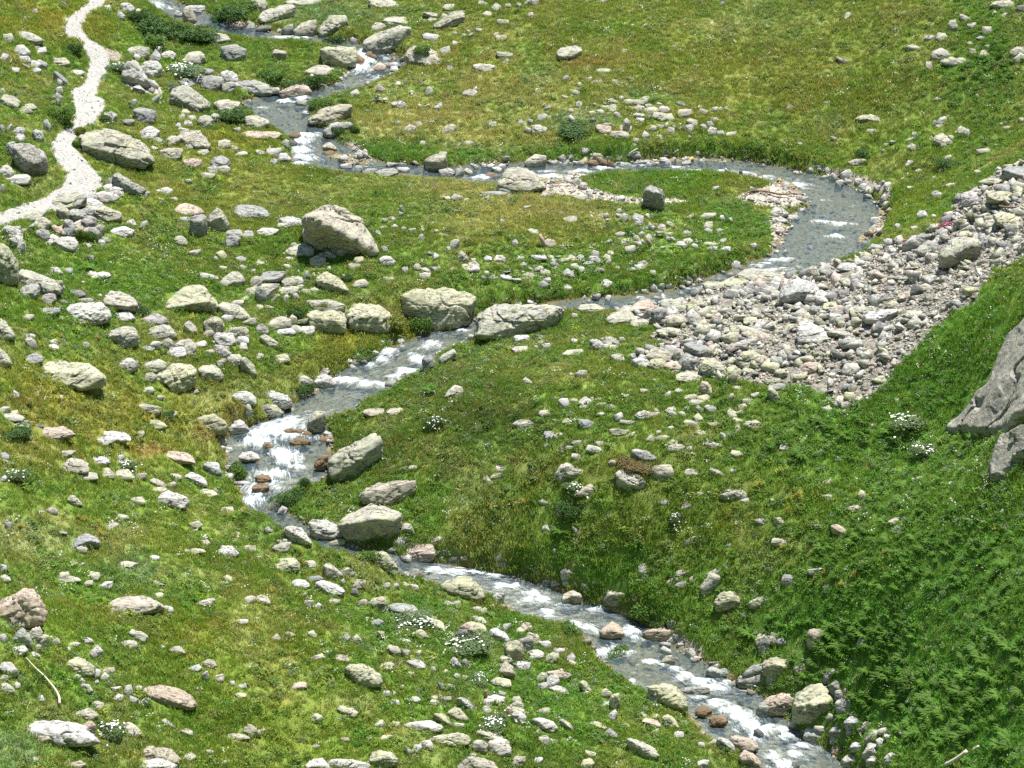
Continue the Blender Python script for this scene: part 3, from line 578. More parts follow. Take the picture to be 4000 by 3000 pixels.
940 410 95 50 l;1050 385 60 45 y;1055 430 65 35 w;975 470 95 65 l;1475 405 90 40 l;1550 450 55 35 w;1655 440 105 35 y;1685 475 50 35 w;1735 480 40 40 w
1785 480 100 45 w;1790 405 65 40 g;2055 450 55 50 w;1890 605 80 55 w;820 415 45 30 w;685 515 65 60 w;480 550 85 45 y;560 550 60 40 w;785 545 70 50 y
825 515 60 30 l;170 550 125 55 w;335 585 60 30 w;300 550 60 30 l;420 570 80 40 l;500 625 80 50 l;560 650 75 45 w;720 580 60 40 l;805 590 50 40 l
660 560 80 45 w;1000 600 60 35 y;1090 600 85 45 g;1060 630 110 40 w;980 655 120 30 w;890 645 50 25 l;30 550 75 35 w;75 615 50 45 w;190 650 80 40 l
245 680 85 45 l;275 745 60 50 w;220 775 95 60 g;440 805 75 45 w;765 765 100 60 w;1190 685 55 40 w;1250 730 80 20 w;0 755 80 35 w;95 700 110 25 l
600 895 40 30 w;680 900 60 25 w;805 900 50 40 w;1055 855 40 25 w;1120 850 60 25 w;1195 795 65 60 w;1265 795 50 60 g;1240 840 60 25 w;1330 800 50 30 w
1455 740 45 40 w;1520 735 45 35 w;1580 750 60 20 w;1200 1010 130 130 g;1030 1110 180 60 l;1280 940 230 100 l;1510 940 140 80 y;1250 1180 200 70 l
1650 785 180 60 y;1800 755 240 70 y;670 1285 120 80 w;770 1260 130 70 l;780 1320 150 40 w;870 1290 60 40 l;925 1260 50 40 l;850 1405 120 65 l
205 1240 100 40 d;20 1245 130 60 w;260 1315 75 40 w;230 1290 60 30 l;185 1335 45 30 l;510 1275 55 35 w;510 1055 55 35 w;0 1340 145 50 l
550 1550 95 60 l;490 1565 40 20 l;90 1610 90 50 l;150 1130 70 60 w;270 1090 90 50 l;220 1120 60 40 g;1040 1440 140 80 w;1170 1450 160 80 y
1315 1470 160 70 p;1470 1450 130 90 g;2000 1090 130 60 y;1990 1190 250 90 l;1880 1160 200 60 l;1840 850 190 60 l;2090 850 110 50 d;1830 860 120 60 d
2080 1430 130 80 p;1850 1510 150 70 y;1980 1525 120 50 y;1870 1560 70 100 y;1420 1560 250 80 l
#31
P w c.35 o.3 90,930 120,830 200,770 300,755 400,790 460,860 370,920 250,960 100,990 |big pale boulder on the scree with a black shadowed side
P w 10,190 40,150 110,135 180,190 130,215 50,215 |rounded white boulder on the loop's gravel bank
P w c.4 1280,200 1300,172 1350,165 1392,200 1370,228 1300,222 |bright white boulder in grass beside the loop
P y c.3 o.3 1870,40 1900,0 2250,0 2250,90 2050,105 1930,110 |yellowish overhanging slab at the scree's upper end
P l c.4 o.1 1460,560 1500,490 1560,450 1700,390 1800,400 1830,440 1740,510 1640,600 1560,640 1480,660 |massive grey green boulder with a dark hollow on the scree
P w c.3 o.15 815,1080 900,1030 1000,1005 1130,1010 1060,1070 960,1150 850,1150 |whitish slab with a dark end in the scree's centre
P w c.2 235,1200 250,1130 330,1120 430,1190 560,1240 600,1300 400,1310 260,1310 |long white wedge slab at the scree's lower side
P l o.2 500,1215 620,1190 760,1240 720,1280 640,1250 |slab edge with black shadow beside the white wedge slab
P w 590,670 640,620 720,612 800,660 760,685 |whitish boulder at the scree rim close to the stream
P l c.5 1385,330 1400,290 1440,275 1480,280 1485,330 1430,355 |grey block beside the pink flowering cushion
P l 700,1040 800,995 960,985 970,1010 850,1045 730,1050
230 145 80 20 w;140 205 130 30 w;60 220 100 40 w;885 225 90 50 w;880 290 70 30 w;935 320 80 40 w;945 80 40 25 w;1410 0 90 65 w;1415 200 45 25 w
1095 280 45 35 w;1230 300 80 25 w;1000 480 45 35 g;920 500 50 35 y;945 530 65 45 l;1660 10 150 110 w;1850 60 90 70 l;1260 370 130 80 g
440 675 160 45 g;330 660 110 90 l;790 540 80 60 l;525 1060 110 100 w;600 1120 60 50 y;710 1090 90 80 l;630 1065 80 50 p;360 990 100 70 g
470 960 130 60 y;1230 810 90 80 d;1350 890 80 60 l;1310 800 110 60 l;1190 1030 150 60 l;1060 1020 90 50 l;860 840 50 40 g;490 860 60 50 d
1010 950 110 50 y;300 1060 80 60 l;1120 870 130 60 p;640 1490 150 90 w;550 1540 100 50 d;270 1480 150 90 p;20 1430 100 90 w;1280 460 180 90 l
1860 250 130 80 l;1950 190 250 110 y;2040 300 100 80 d;1820 430 50 90 g;1900 400 110 60 l;1970 440 150 50 d;950 1350 80 60 y;900 1600 160 50 y
#02
P l 1185,190 1230,170 1310,185 1410,215 1380,275 1290,240 1200,210 |wedge shaped boulder amid yellow herbs above the stream
P y 1275,330 1320,305 1400,325 1445,370 1400,395 1310,380 |yellow tipped boulder amid tall yellow herbs
P l 5,290 60,255 140,265 215,310 190,330 60,320
P p c.15 275,440 300,375 590,372 620,410 660,450 590,470 450,465 300,485 |flat pinkish grey slab with a straight back edge
P w 830,430 880,400 980,425 1080,460 1140,505 1080,500 960,460 850,470 |long narrow boulder downhill of the golden herbs
P y c.35 1675,320 1700,268 1860,262 1930,310 1975,370 1940,440 1880,430 1750,370 1690,360 |flat topped lichened boulder above the white cascade
P w c.5 1965,400 1990,340 2090,310 2150,360 2160,410 2080,435 1980,440 |whitish wet based boulder at the cascade's lip
P w c.4 2010,100 2060,65 2150,70 2215,110 2220,170 2110,180 2030,130 |whitish veined boulder at the pool above the cascade
P w 2060,640 2100,595 2180,588 2240,620 2250,660 2120,665 |grey white boulder in midstream below the cascade
P p c.2 1390,610 1480,578 1590,600 1670,640 1690,695 1560,670 1440,640 |broad pinkish boulder behind a reddish grass patch
P w c.4 1755,700 1820,675 1890,690 1920,770 1880,790 1800,750 |smooth oblong boulder beside the cascade's lower end
P w c.3 1595,800 1650,765 1700,790 1780,840 1795,885 1720,875 1640,830
P l 1295,840 1350,818 1440,890 1420,900 1320,860
P w c.4 1355,1000 1400,940 1470,920 1560,960 1640,1000 1640,1040 1580,1085 1500,1040 1400,1020 |big white rounded boulder on the slope below the cascade
P y 1720,930 1760,908 1840,930 1885,965 1820,980 1740,965
P t c.3 500,750 560,680 640,640 700,655 775,710 770,775 690,780 600,750 |tan peaked boulder near white flowering shrubs
P l c.4 970,800 1020,750 1110,740 1170,820 1080,830 |creased boulder in a row beside the white flowering shrub
P l 580,1000 620,960 650,970 680,1030 715,1055 660,1055 |narrow upright stone leaning in the herbs
P t 905,1275 930,1230 980,1203 1030,1220 1020,1260 940,1280
P g c.35 o.25 580,1430 640,1370 720,1310 780,1293 850,1340 870,1390 800,1415 720,1410 640,1440 |hump shaped grey boulder with a dark hollow
P w c.3 1880,1450 1930,1395 2000,1400 2070,1470 2050,1500 1940,1490 |lone white peaked boulder on the near slope
1220 30 115 55 l;1640 55 80 30 l;1355 105 60 35 l;110 60 60 65 w;490 105 60 30 l;1410 240 115 50 l;0 200 85 50 l;80 235 80 30 y;195 230 40 30 w
115 330 150 60 l;310 355 70 18 d;820 465 170 65 w;1180 415 70 45 t;2120 190 60 110 w;1880 480 80 45 w;1940 550 70 35 w;1910 540 40 35 w
1930 710 70 50 w;1930 780 90 50 w;2030 845 140 20 w;1450 780 120 50 l;1440 855 85 50 t;1320 900 120 45 y;1845 905 40 35 l;1905 1070 110 45 l
465 585 185 45 l;650 770 190 65 l;870 735 90 40 y;890 760 100 55 l;1160 780 110 50 t;810 635 140 70 w;1010 620 60 50 w;405 1070 95 60 t
985 1130 125 50 l;1640 1195 110 60 y;1650 1260 60 30 l;1740 1310 60 40 w;1740 1355 75 45 l;670 1410 85 60 l;1580 1430 190 40 y;1295 1485 80 35 w
1005 1540 180 50 l;605 1535 60 30 l;680 1550 55 25 l;760 1625 100 50 l;0 1570 80 80 w;50 1175 60 80 w;0 600 80 60 g;10 650 90 45 w;0 800 60 45 w
2110 1400 100 45 y;1135 985 120 60 l;490 1635 110 60 l
#12
P l c.4 -30,200 10,165 110,165 180,180 245,250 230,290 100,300 0,295 |rounded grey boulder overhanging the cascade's head
P w c.35 60,100 120,60 180,75 280,110 318,160 290,210 220,215 150,160 80,150 |long whale backed boulder beside the pool above the cascade
P l c.65 440,380 470,290 520,240 610,255 600,340 590,410 520,420 450,410 |upright brown based boulder on the cascade's far side
P b 290,510 330,470 400,465 475,505 460,525 330,525 |flat brown boulder washed by the cascade
P b 500,690 550,620 630,620 600,740 520,735 |wet purplish boulder beside the leaning slab
P l c.35 620,680 640,650 700,600 820,530 960,460 1080,432 1110,490 1100,540 990,600 970,680 880,740 720,780 640,830 620,800 |leaning slab with a black end beside the cascade
P l 1620,120 1660,60 1720,12 1800,40 1790,90 1720,100 |pale pointed boulder among ferns on the hummock
P t c.25 890,960 960,890 1070,855 1240,860 1400,840 1390,880 1310,920 1350,960 1240,1000 1170,1055 1010,1035 920,1000 |broad split boulder behind the huge rounded boulder
P l c.55 o.12 705,1220 780,1140 900,1080 1030,1035 1140,1060 1190,1100 1275,1140 1240,1220 1210,1340 1130,1375 900,1370 760,1310 |huge rounded cracked boulder where the stream slips from view
P l c.4 o.2 1245,1280 1280,1205 1340,1210 1380,1300 1300,1310 |pale stone with a black cavity next to the huge rounded boulder
P p c.35 1285,1450 1330,1400 1520,1388 1560,1470 1540,1520 1400,1540 1310,1520 |smooth pinkish white boulder at the stream's reappearance
P w 460,1200 500,1170 620,1180 700,1240 770,1345 620,1335 500,1290 |bright white crumbling rock beside the huge rounded boulder
P w 235,1240 320,1228 410,1260 460,1340 485,1395 400,1370 300,1310 |pale sloping boulder near the white crumbling rock
P y c.4 140,1580 200,1510 330,1508 385,1570 370,1610 260,1625 150,1610 |rounded yellowish boulder on the near slope
P y c.4 975,1480 1040,1445 1130,1460 1200,1540 1230,1610 1130,1600 1020,1560 |rounded lichened boulder before the pinkish white boulder
P l 580,1560 640,1550 700,1600 760,1660 680,1690 600,1640
P t c.4 1595,1420 1640,1405 1685,1440 1660,1475 1610,1475
P w 2035,1510 2080,1475 2118,1478 2110,1530 2060,1555
595 345 65 40 g;590 415 70 60 w;550 450 100 40 b;405 410 80 40 b;255 390 160 45 b;65 510 80 40 b;0 790 130 60 b;-30 870 140 60 b;930 220 220 60 t
1130 215 160 50 l;1190 1330 90 80 w;1270 1325 50 40 w;1265 1370 70 45 g;1330 1370 70 35 w;1515 1315 85 70 w;1540 1440 60 50 d;1555 1480 70 45 g
1580 1510 70 40 g;1670 1500 70 50 d;1715 1530 80 50 p;1770 1500 50 40 w;2090 1530 70 70 g;1930 1390 60 30 l;1990 1400 45 25 w;190 1065 80 70 w
575 1165 60 40 l;145 1380 155 75 l;180 1345 90 45 y;240 1340 75 30 y;100 1255 50 30 w;640 1350 130 40 y;410 1535 115 50 l;715 1595 95 60 y
800 1610 55 50 l;1320 710 90 30 l;2030 780 100 50 y;1970 800 70 60 l;2070 710 80 50 t
#22
P w c.4 400,150 420,130 480,128 500,170 470,210 420,190 |bright white block at the dark hummock's crest
P w 565,185 590,140 630,115 690,150 715,175 640,185 |whitish peaked stone next to the crest's white block
P p 1615,30 1640,-20 1690,-10 1735,95 1660,75 |rusty white leaning stone below the scree front
P g c.3 1020,590 1060,568 1130,575 1200,600 1260,650 1180,665 1090,640 |grey striped slab over the reddish shrub
P l c.3 o.2 885,790 940,750 1010,745 1090,770 1140,820 1168,880 1100,910 1010,937 960,880 900,840 |round faced boulder with an undercut on the meadow slope
P t c.4 1185,760 1230,710 1360,698 1400,775 1360,820 1280,830 1210,790 |square tan boulder beside the round faced boulder
P l c.3 365,815 400,770 420,700 480,685 545,720 530,760 470,810 410,845 |split tall boulder above a white flowering plant
P t 535,970 600,920 700,862 755,900 740,950 640,980 |tilted tan boulder under the white flowering plant
P l c.25 1790,970 1880,940 1970,910 2020,945 2085,990 1990,1000 1900,1002 |tent roof shaped boulder on the open slope
P l 515,1240 560,1245 620,1300 600,1325 550,1300 |narrow pale stone beside ferns on the slope
P l 635,570 650,530 740,550 815,590 780,600 680,590
P l 835,400 900,392 1020,405 980,440 880,450
P y 1150,490 1190,450 1205,432 1240,480 1225,505 1170,500 |yellow upright stone on the meadow slope
P l 1700,740 1730,732 1800,755 1850,800 1800,800 1720,770
P w c.45 410,1640 430,1610 520,1585 580,1640 580,1680 430,1690 |white angular block at the lower stream's far bank
P t c.6 170,1600 190,1570 240,1568 235,1640 190,1650
P l 1480,1380 1500,1340 1560,1315 1590,1325 1570,1370 1500,1395 |grey lichened stone leaning on the lower meadow slope
505 130 60 25 l;590 185 105 25 l;725 165 90 25 l;675 120 35 30 l;715 120 65 25 l;820 180 90 35 l;235 235 120 50 l;725 250 80 30 l;885 255 75 65 w
1065 240 120 70 w;1150 250 130 35 t;950 95 60 28 l;1000 55 60 20 w;1110 50 105 28 l;1305 68 75 40 w;1405 45 120 40 l;1490 95 115 50 y;1530 140 130 45 l
1605 100 115 55 y;1870 90 45 55 l;1885 20 110 28 y;2060 75 80 40 w;1990 135 90 28 l;1955 175 75 45 y;1665 190 105 60 g;1590 195 60 60 l;1340 200 95 35 l
1320 225 40 20 w;1345 235 75 45 g;1490 205 50 40 y;1440 245 65 40 y;1565 260 85 60 y;1225 220 45 25 l;1855 225 95 65 y;1935 230 60 35 y;1905 300 85 35 y
2005 320 135 70 l;1925 365 55 45 y;1690 340 125 35 y;1480 320 120 45 l;1575 405 130 35 l;1800 430 55 45 l;1245 405 45 30 l;1350 370 45 25 l
935 320 125 35 l;1010 420 50 40 y;435 305 85 35 y;350 310 40 25 l;580 315 130 70 g;10 320 180 55 l;275 418 110 75 g;380 425 80 25 l;355 448 40 35 y
515 497 90 40 l;720 502 75 35 l;460 540 65 35 l;410 535 30 70 w;275 518 40 35 w;455 480 45 22 l;515 610 85 45 l;1240 445 115 50 y;1345 490 120 50 y
1320 520 170 65 y;1500 545 60 35 l;1530 595 50 25 y;1665 507 145 50 l;1890 585 105 60 y;835 665 85 45 p;1490 745 130 65 l;1885 735 55 35 w
480 735 140 75 l;230 1005 95 50 l;385 1050 50 80 l;1250 1008 110 45 g;1455 1025 95 65 t;1590 940 60 25 l;1690 935 60 30 l;1980 990 80 38 w
2100 1170 110 50 l;260 1230 85 45 w;350 1425 45 40 l;1090 1565 85 85 w;1410 1615 115 60 l;1680 1605 120 60 l;1855 1380 40 20 w
#32
P y c.4 -10,60 20,30 70,60 105,130 60,158 |yellow lichened stone at the scree's toe
P y 765,960 790,920 830,935 850,990 800,1010 |leaning yellow stone at the edge of the fern bed
P y 675,1080 730,1070 820,1030 830,1070 770,1115 710,1110 |yellow slab pair poking out of the fern bed
P y 45,1165 100,1158 170,1225 120,1230
P t 1030,1205 1100,1160 1200,1150 1180,1185 1080,1215 |long tan slab lying inside the fern bed
P p 535,1235 600,1220 680,1255 720,1310 680,1320 640,1260 |bent pinkish slab below the fern bed
P l 335,1620 430,1590 500,1590 400,1640 345,1655 |thin pale slab in the lower hillside greenery
0 0 150 60 g;585 110 80 50 y;660 80 95 60 y;545 160 95 55 y;465 190 100 45 l;630 160 75 60 t;690 5 70 60 l;430 570 65 45 y;100 520 75 55 w;475 830 95 35 y
465 950 90 35 y;660 985 45 25 y;30 1345 160 60 l;885 350 50 25 y;1240 820 40 25 w;1285 805 80 30 w;1560 845 75 20 w;1335 650 40 20 l
1210 1440 40 25 w;1090 125 40 30 l
#03
P p c.4 -60,330 0,220 150,170 210,120 250,115 340,160 380,220 400,320 430,370 380,450 280,450 160,470 60,410 -60,380 |large pinkish boulder at the near slope's edge
P g c.5 120,590 140,490 220,450 270,520 290,620 200,600 |grey stone propped under the large pinkish boulder
P w 80,640 140,610 230,615 250,660 180,695 90,680
P w o.2 0,780 60,742 110,750 165,830 80,885 20,850 |layered white boulder near the dead branch
P l 460,50 490,5 560,-5 640,20 700,60 580,55
P t c.25 900,270 960,220 1040,190 1130,172 1220,200 1300,220 1430,280 1330,310 1250,310 1190,350 1090,320 1000,320 |broad boulder carrying a grey knob on the near slope
P t 1260,65 1320,42 1380,55 1425,88 1330,80
P l 1690,235 1800,202 1865,205 1830,250 1760,270
P l c.4 1120,490 1160,460 1230,490 1285,530 1250,580 1180,550 |hooked pale stone on the near slope
P w 695,560 730,532 790,545 815,575 760,588
P t c.4 1450,640 1500,610 1560,610 1610,680 1520,675 |smooth tan boulder alone on the near slope
P w c.4 765,690 800,640 850,602 900,660 870,680 800,720
P y c.4 580,730 680,700 760,740 835,800 830,870 760,860 650,830 600,770 |round shouldered yellowish boulder near pink flowers
P l c.4 690,970 720,932 780,950 810,1010 770,1020
P p c.2 1235,1000 1270,950 1370,937 1500,970 1600,1020 1650,1080 1710,1150 1650,1170 1540,1130 1400,1080 1260,1020 |long pinkish boulder sloping on the near hillside
P t c.35 645,1190 690,1150 780,1145 860,1210 800,1250 700,1215 |tan boulder behind the large white flowered shrub
P w c.4 200,1300 260,1245 350,1228 460,1260 560,1270 680,1330 760,1340 800,1390 870,1480 780,1490 640,1480 500,1430 330,1400 290,1350 |long dark seamed boulder beside the white flowered shrub
P l 1060,1330 1110,1265 1160,1280 1240,1390 1150,1400 |pale wedge on the far side of the white flowered shrub
P l 1390,1245 1430,1235 1490,1280 1510,1310 1440,1300
P l c.4 1560,1340 1620,1320 1670,1350 1675,1390 1610,1380
P l 1950,1385 2000,1362 2100,1375 2170,1415 2060,1420 1960,1410 |low bar shaped boulder near the bottom edge
P t c.4 1200,1540 1300,1462 1400,1490 1500,1550 1570,1620 1550,1640 1480,1590 1270,1580 |speckled tan boulder at the bottom edge of the slope
P w c.5 1175,1630 1250,1580 1400,1580 1540,1650 1500,1720 1200,1720 |whitish boulder before the speckled tan boulder
260 455 120 130 l;340 520 95 110 l;250 655 95 45 w;300 600 60 55 l;455 545 65 65 l;0 510 65 70 w;0 865 75 60 l;0 935 125 90 l;20 930 75 20 y
100 925 80 50 l;0 0 90 60 w;730 50 75 55 l;850 60 125 60 w;790 0 90 50 l;1420 265 80 60 w;1300 155 110 50 l;1370 120 50 25 p;570 580 120 25 l
1050 565 140 70 l;720 800 150 80 w;860 845 85 60 w;870 800 120 40 l;650 890 90 35 l;620 860 80 35 y;800 905 55 30 l;965 965 85 45 w;1070 950 80 85 w
960 1030 105 50 w;1125 1040 75 65 w;945 925 45 25 l;1150 955 80 30 l;1630 775 110 50 w;1750 835 55 80 w;1760 730 110 70 l;1860 860 80 60 l
1980 910 50 35 w;2050 940 80 35 w;2035 1015 95 45 y;1680 960 70 30 l;1380 605 50 25 l;325 1040 60 50 w;195 1075 45 30 t;785 1090 115 70 t
720 1270 110 120 p;310 1370 120 70 p;2110 1295 110 95 y;1585 1540 110 65 l;580 1610 160 60 p;1760 1510 85 30 l;1905 1600 55 35 l;255 1570 80 40 l
2000 385 140 35 w;2110 180 100 60 t;1930 0 75 60 y
#13
P w 275,70 340,40 400,32 470,80 460,110 350,95 |whitish boulder beside the half grey boulder
P w c.3 510,60 580,38 680,90 775,150 700,175 620,150 |white boulder with a grey half on the near slope
P d c.4 815,150 840,110 885,112 897,160 860,180 |small slate grey rounded stone
P y c.4 1585,90 1640,40 1760,0 1860,20 1930,90 1985,190 1960,215 1880,180 1780,130 1640,120 |dome shaped yellowish boulder at the lower stream's near bank
P t 0,190 60,165 110,190 135,250 0,240 |tan rounded boulder above pink flowers
P t c.45 965,250 1000,205 1100,182 1140,240 1130,280 1040,300 980,290 |tan boulder abutting the flat grey boulder
P g c.25 1140,260 1200,238 1290,240 1380,290 1440,350 1380,370 1250,310 1160,290 |flat grey boulder over white flowering plants
P y 1445,380 1500,360 1570,400 1650,475 1560,450
P g c.4 990,430 1010,385 1060,375 1110,400 1050,455 |grey stone half wrapped by leaves
P y c.4 1345,510 1390,475 1430,465 1500,540 1420,545 |yellow peaked stone among white flowering plants
P y 1050,500 1080,480 1112,510 1112,560 1080,545
P l 1845,375 1880,350 1960,380 2000,412 1900,405
P y 1780,420 1850,398 1960,420 2005,490 1900,480
P p c.5 1760,450 1830,410 1900,470 1945,530 1900,565 1840,500 |rusty pink boulder above the dark slate block
P d c.4 1715,510 1760,460 1830,465 1855,550 1760,560 |dark slate block among white flowers
P w c.3 2015,480 2060,455 2150,490 2200,560 2180,575 2090,530 |long whitish boulder beside the rusty pink boulder
P t 1130,620 1160,598 1230,620 1260,660 1200,690
P w 1290,740 1360,720 1430,750 1475,805 1400,805 |low pinkish white boulder above leafy plants
P w c.5 1680,740 1710,705 1780,780 1740,800 1690,780 |white angular stone in dark leafy plants
P t 670,730 690,690 750,683 820,750 740,740
P y c.35 770,790 830,760 940,770 1010,810 1090,870 1100,940 1010,950 950,970 860,910 830,850 |ribbed yellowish boulder in the near meadow
P w 1735,1055 1800,1060 1890,1140 1860,1160 1790,1100
P w c.3 1915,1100 1970,1050 2080,1030 2155,1050 2140,1100 2030,1115 |white boulder with the small animal sitting on it
P w c.4 1955,1200 1965,1130 2000,1115 2035,1165 2010,1205
P y 2010,910 2080,880 2200,900 2212,960 2100,970 |yellowish lichened boulder below a tan overhang
P t c.4 o.3 2085,860 2110,770 2160,745 2230,790 2240,860 2180,890 |tan boulder with a black shaded side near the lower stream
P y 700,1150 740,1125 830,1150 890,1190 850,1225 760,1180 |mottled slanting boulder in the near meadow
P y c.4 465,1240 490,1200 540,1190 585,1230 550,1275 480,1270 |round yellowish stone in the near meadow
P y 1015,1290 1040,1255 1090,1248 1130,1290 1060,1305
P w c.35 1270,1290 1340,1262 1500,1255 1600,1290 1620,1330 1560,1350 1400,1335 |long flat whitish boulder in the near meadow
P y c.35 1535,1190 1620,1190 1680,1240 1695,1300 1600,1260 |rounded yellow boulder behind the long flat whitish boulder
P y 1650,1190 1720,1132 1760,1150 1840,1250 1760,1245 |yellow pyramid boulder in the near meadow
P y 1060,1420 1100,1385 1180,1380 1120,1430
P y c.4 1470,1410 1560,1380 1700,1358 1810,1358 1860,1410 1850,1460 1700,1470 1550,1440 |long yellow and white boulder near the bottom edge
P l 1895,1345 1950,1340 2080,1390 2175,1440 2100,1440 1960,1390 |slender boulder pointing towards the lower stream
P l c.4 1865,1480 1880,1425 1960,1420 2010,1470 1980,1530 1890,1520
P t c.4 1735,1659 1780,1590 1860,1562 1960,1590 2050,1640 2110,1700 1740,1720 |big smooth tan boulder cut by the bottom edge
P y c.5 975,1590 1010,1530 1100,1508 1190,1540 1235,1600 1210,1650 1100,1670 1000,1650 |round lichen speckled boulder at the bottom edge
P w c.5 425,1640 480,1590 570,1580 640,1640 640,1700 440,1700 |shorter of two whitish boulders cut by the bottom edge
P w c.4 620,1600 700,1580 850,1610 990,1640 990,1700 650,1700 |longer of two whitish boulders cut by the bottom edge
430 5 150 40 g;730 35 50 45 l;825 40 120 75 l;1100 65 60 45 l;1180 70 55 45 w;1330 75 75 50 w;1260 60 60 30 l;2045 155 100 80 w;405 150 35 40 y
425 220 70 50 w;500 240 70 40 w;625 205 100 50 y;885 210 75 50 t;1150 285 60 40 p;1490 355 70 35 g;1210 545 125 40 w;835 525 80 70 l;750 505 65 70 w
450 480 80 55 y;250 488 85 38 t;1625 222 90 50 w;1705 225 65 60 y;1870 270 80 40 l;1940 280 55 40 l;2120 420 80 60 w;1260 640 80 70 l;1370 650 60 35 l
1070 755 120 55 l;1210 750 55 30 w;1775 725 55 55 g;1510 790 50 50 l;1310 835 65 30 y;1610 815 65 35 y;1710 850 55 40 w;1780 865 55 35 y;1885 610 70 80 y
465 680 130 50 l;585 650 60 30 t;305 925 135 60 p;1095 1000 60 50 w;1150 1075 90 35 w;1160 1000 50 30 y;1345 1050 80 50 w;1495 1040 75 35 y
1505 1075 75 45 y;1600 1050 85 45 w;1560 1030 50 30 y;1240 950 40 30 y;1580 935 50 55 g;1655 940 60 30 y;2150 1140 62 60 p;2090 1000 70 40 l
2090 700 120 60 l;2150 580 100 120 t;1175 1265 65 55 y;1700 1275 100 38 l;1410 1430 120 70 w;1345 1470 85 75 w;1290 1480 60 70 w;2010 1420 190 140 w
1840 1530 60 30 t;0 1340 45 60 l;40 1325 50 30 l;490 1465 60 25 l
#23
P t c.5 425,210 450,150 520,128 580,150 605,185 560,220 480,245 430,245 |brown domed boulder in the lower stream
P t c.65 o.05 780,220 800,120 900,125 940,115 1010,140 1000,220 900,262 790,255 |cube shaped block at the lower stream's leafy bank
P p c.45 750,490 800,440 860,400 920,430 975,500 960,520 850,530 780,535 |rounded tan boulder splitting the lower stream
P p c.4 1125,500 1180,470 1330,450 1425,480 1410,540 1270,560 1150,540 |flat whitish boulder jutting in the lower stream
P w c.5 1280,640 1300,612 1375,640 1380,670 1320,672
P t c.4 1285,750 1320,700 1370,690 1410,725 1400,760 1310,765 |white topped rusty boulder awash in the lower stream
P g c.5 1670,830 1700,785 1760,800 1830,840 1810,880 1720,875 |grey wet boulder at the last bend's far bank
P g c.35 1930,940 2000,880 2110,830 2250,820 2400,840 2380,930 2200,995 2050,1000 1940,980 |broad dark flat boulder at the lower rapids
P g 1985,860 2080,790 2190,750 2210,800 2090,860 2000,890 |slanted grey slab behind the broad dark flat boulder
P l 1330,70 1380,10 1440,-10 1460,30 1400,75 |slim pale slab on the bank above the leafy bush
P l 1620,110 1660,20 1700,-20 1800,0 1790,50 1740,110 1640,170 |tall tan slab leaning on the far bank slope
P y c.4 o.1 1735,240 1790,170 1870,132 1950,165 2010,240 1960,270 1870,300 1790,325 1750,290 |yellow backed boulder with a grey shaded face
P y c.4 2040,250 2100,200 2170,180 2200,215 2160,270 2070,285 |small yellowish boulder next to the yellow backed boulder
P y c.4 1165,975 1250,960 1330,935 1420,970 1490,1050 1525,1130 1500,1155 1380,1110 1270,1085 1180,1030 |big yellow lichened boulder on the lower stream's near bank
P b c.4 1700,1240 1740,1210 1800,1205 1865,1250 1840,1290 1730,1295 |brown submerged boulder in the lowest rapids
P p c.35 1875,1400 1930,1385 2080,1410 2140,1480 2090,1515 1980,1490 1900,1450 |pinkish boulder with a rust brown end by the lowest rapids
P w 1760,1405 1850,1405 1930,1470 1930,1520 1850,1470
P p c.6 1955,1570 2000,1510 2070,1525 2140,1600 2150,1680 1980,1680 |ridged pinkish grey boulder at the bottom by the water
P w c.5 1595,1620 1650,1592 1705,1600 1690,1680 1600,1680 |white stone at the bottom edge in leaves
P y 1690,1460 1700,1415 1750,1410 1790,1450 1760,1480
P p 70,430 110,405 160,410 190,460 150,480 90,470 |pinkish round boulder at the top of the near bank stones
P y c.5 0,600 30,560 80,590 105,660 90,700 -40,740 -60,640 |large yellow topped boulder heading the near bank stones
P w c.4 0,760 80,740 165,760 160,815 60,820 |flat whitish slab beneath the yellow topped boulder
P p c.3 285,840 380,820 515,850 480,900 400,870
P w 310,970 380,950 460,985 500,1020 430,1020
P y c.4 580,910 640,910 690,1005 610,1000 |yellow sided block in the near bank greenery
P w c.3 175,1240 260,1228 360,1260 400,1310 360,1352 280,1300 |tongue shaped whitish boulder in the near bank greenery
P l 410,1245 450,1245 520,1290 535,1335 470,1310
P y 665,1275 720,1262 800,1290 830,1325 740,1310
P g 795,1365 840,1320 910,1375 920,1405 850,1400
P w 1085,1200 1120,1182 1165,1205 1150,1235 1100,1230
P p c.5 1110,1280 1150,1228 1220,1250 1290,1300 1240,1322 |rounded pinkish boulder on the near bank
P y c.4 1290,1230 1340,1202 1400,1240 1450,1315 1380,1310 1320,1280 |yellow blotched boulder close to the lower rapids
P l c.3 985,1410 1060,1418 1180,1470 1275,1550 1250,1580 1170,1560 1060,1490 |long tapering boulder near the bottom edge
P y c.4 585,1640 620,1590 680,1580 720,1620 690,1665 600,1665
340 40 95 50 w;440 38 85 45 w;525 42 65 35 w;240 70 65 30 w;270 30 130 40 g;600 65 90 30 g;640 95 50 25 w;380 90 90 30 b;690 30 40 40 w
1340 390 105 60 g;1350 540 70 40 w;1390 510 80 50 w;1420 560 80 50 w;1470 625 60 35 g;1500 640 100 70 w;1580 620 90 80 w;1600 690 70 40 p;1710 745 130 40 g
1760 810 150 70 g;1840 860 90 70 b;1405 55 100 70 l;1530 10 60 50 p;2100 510 130 110 y;2120 540 100 150 g;1170 1015 120 75 w;1460 965 240 55 g
1590 1130 130 80 b;2090 1330 80 70 d;2110 1110 110 110 g;1605 1445 60 35 w;30 450 80 50 y;130 500 110 90 y;50 540 130 120 g;120 650 150 80 w;235 570 100 60 w
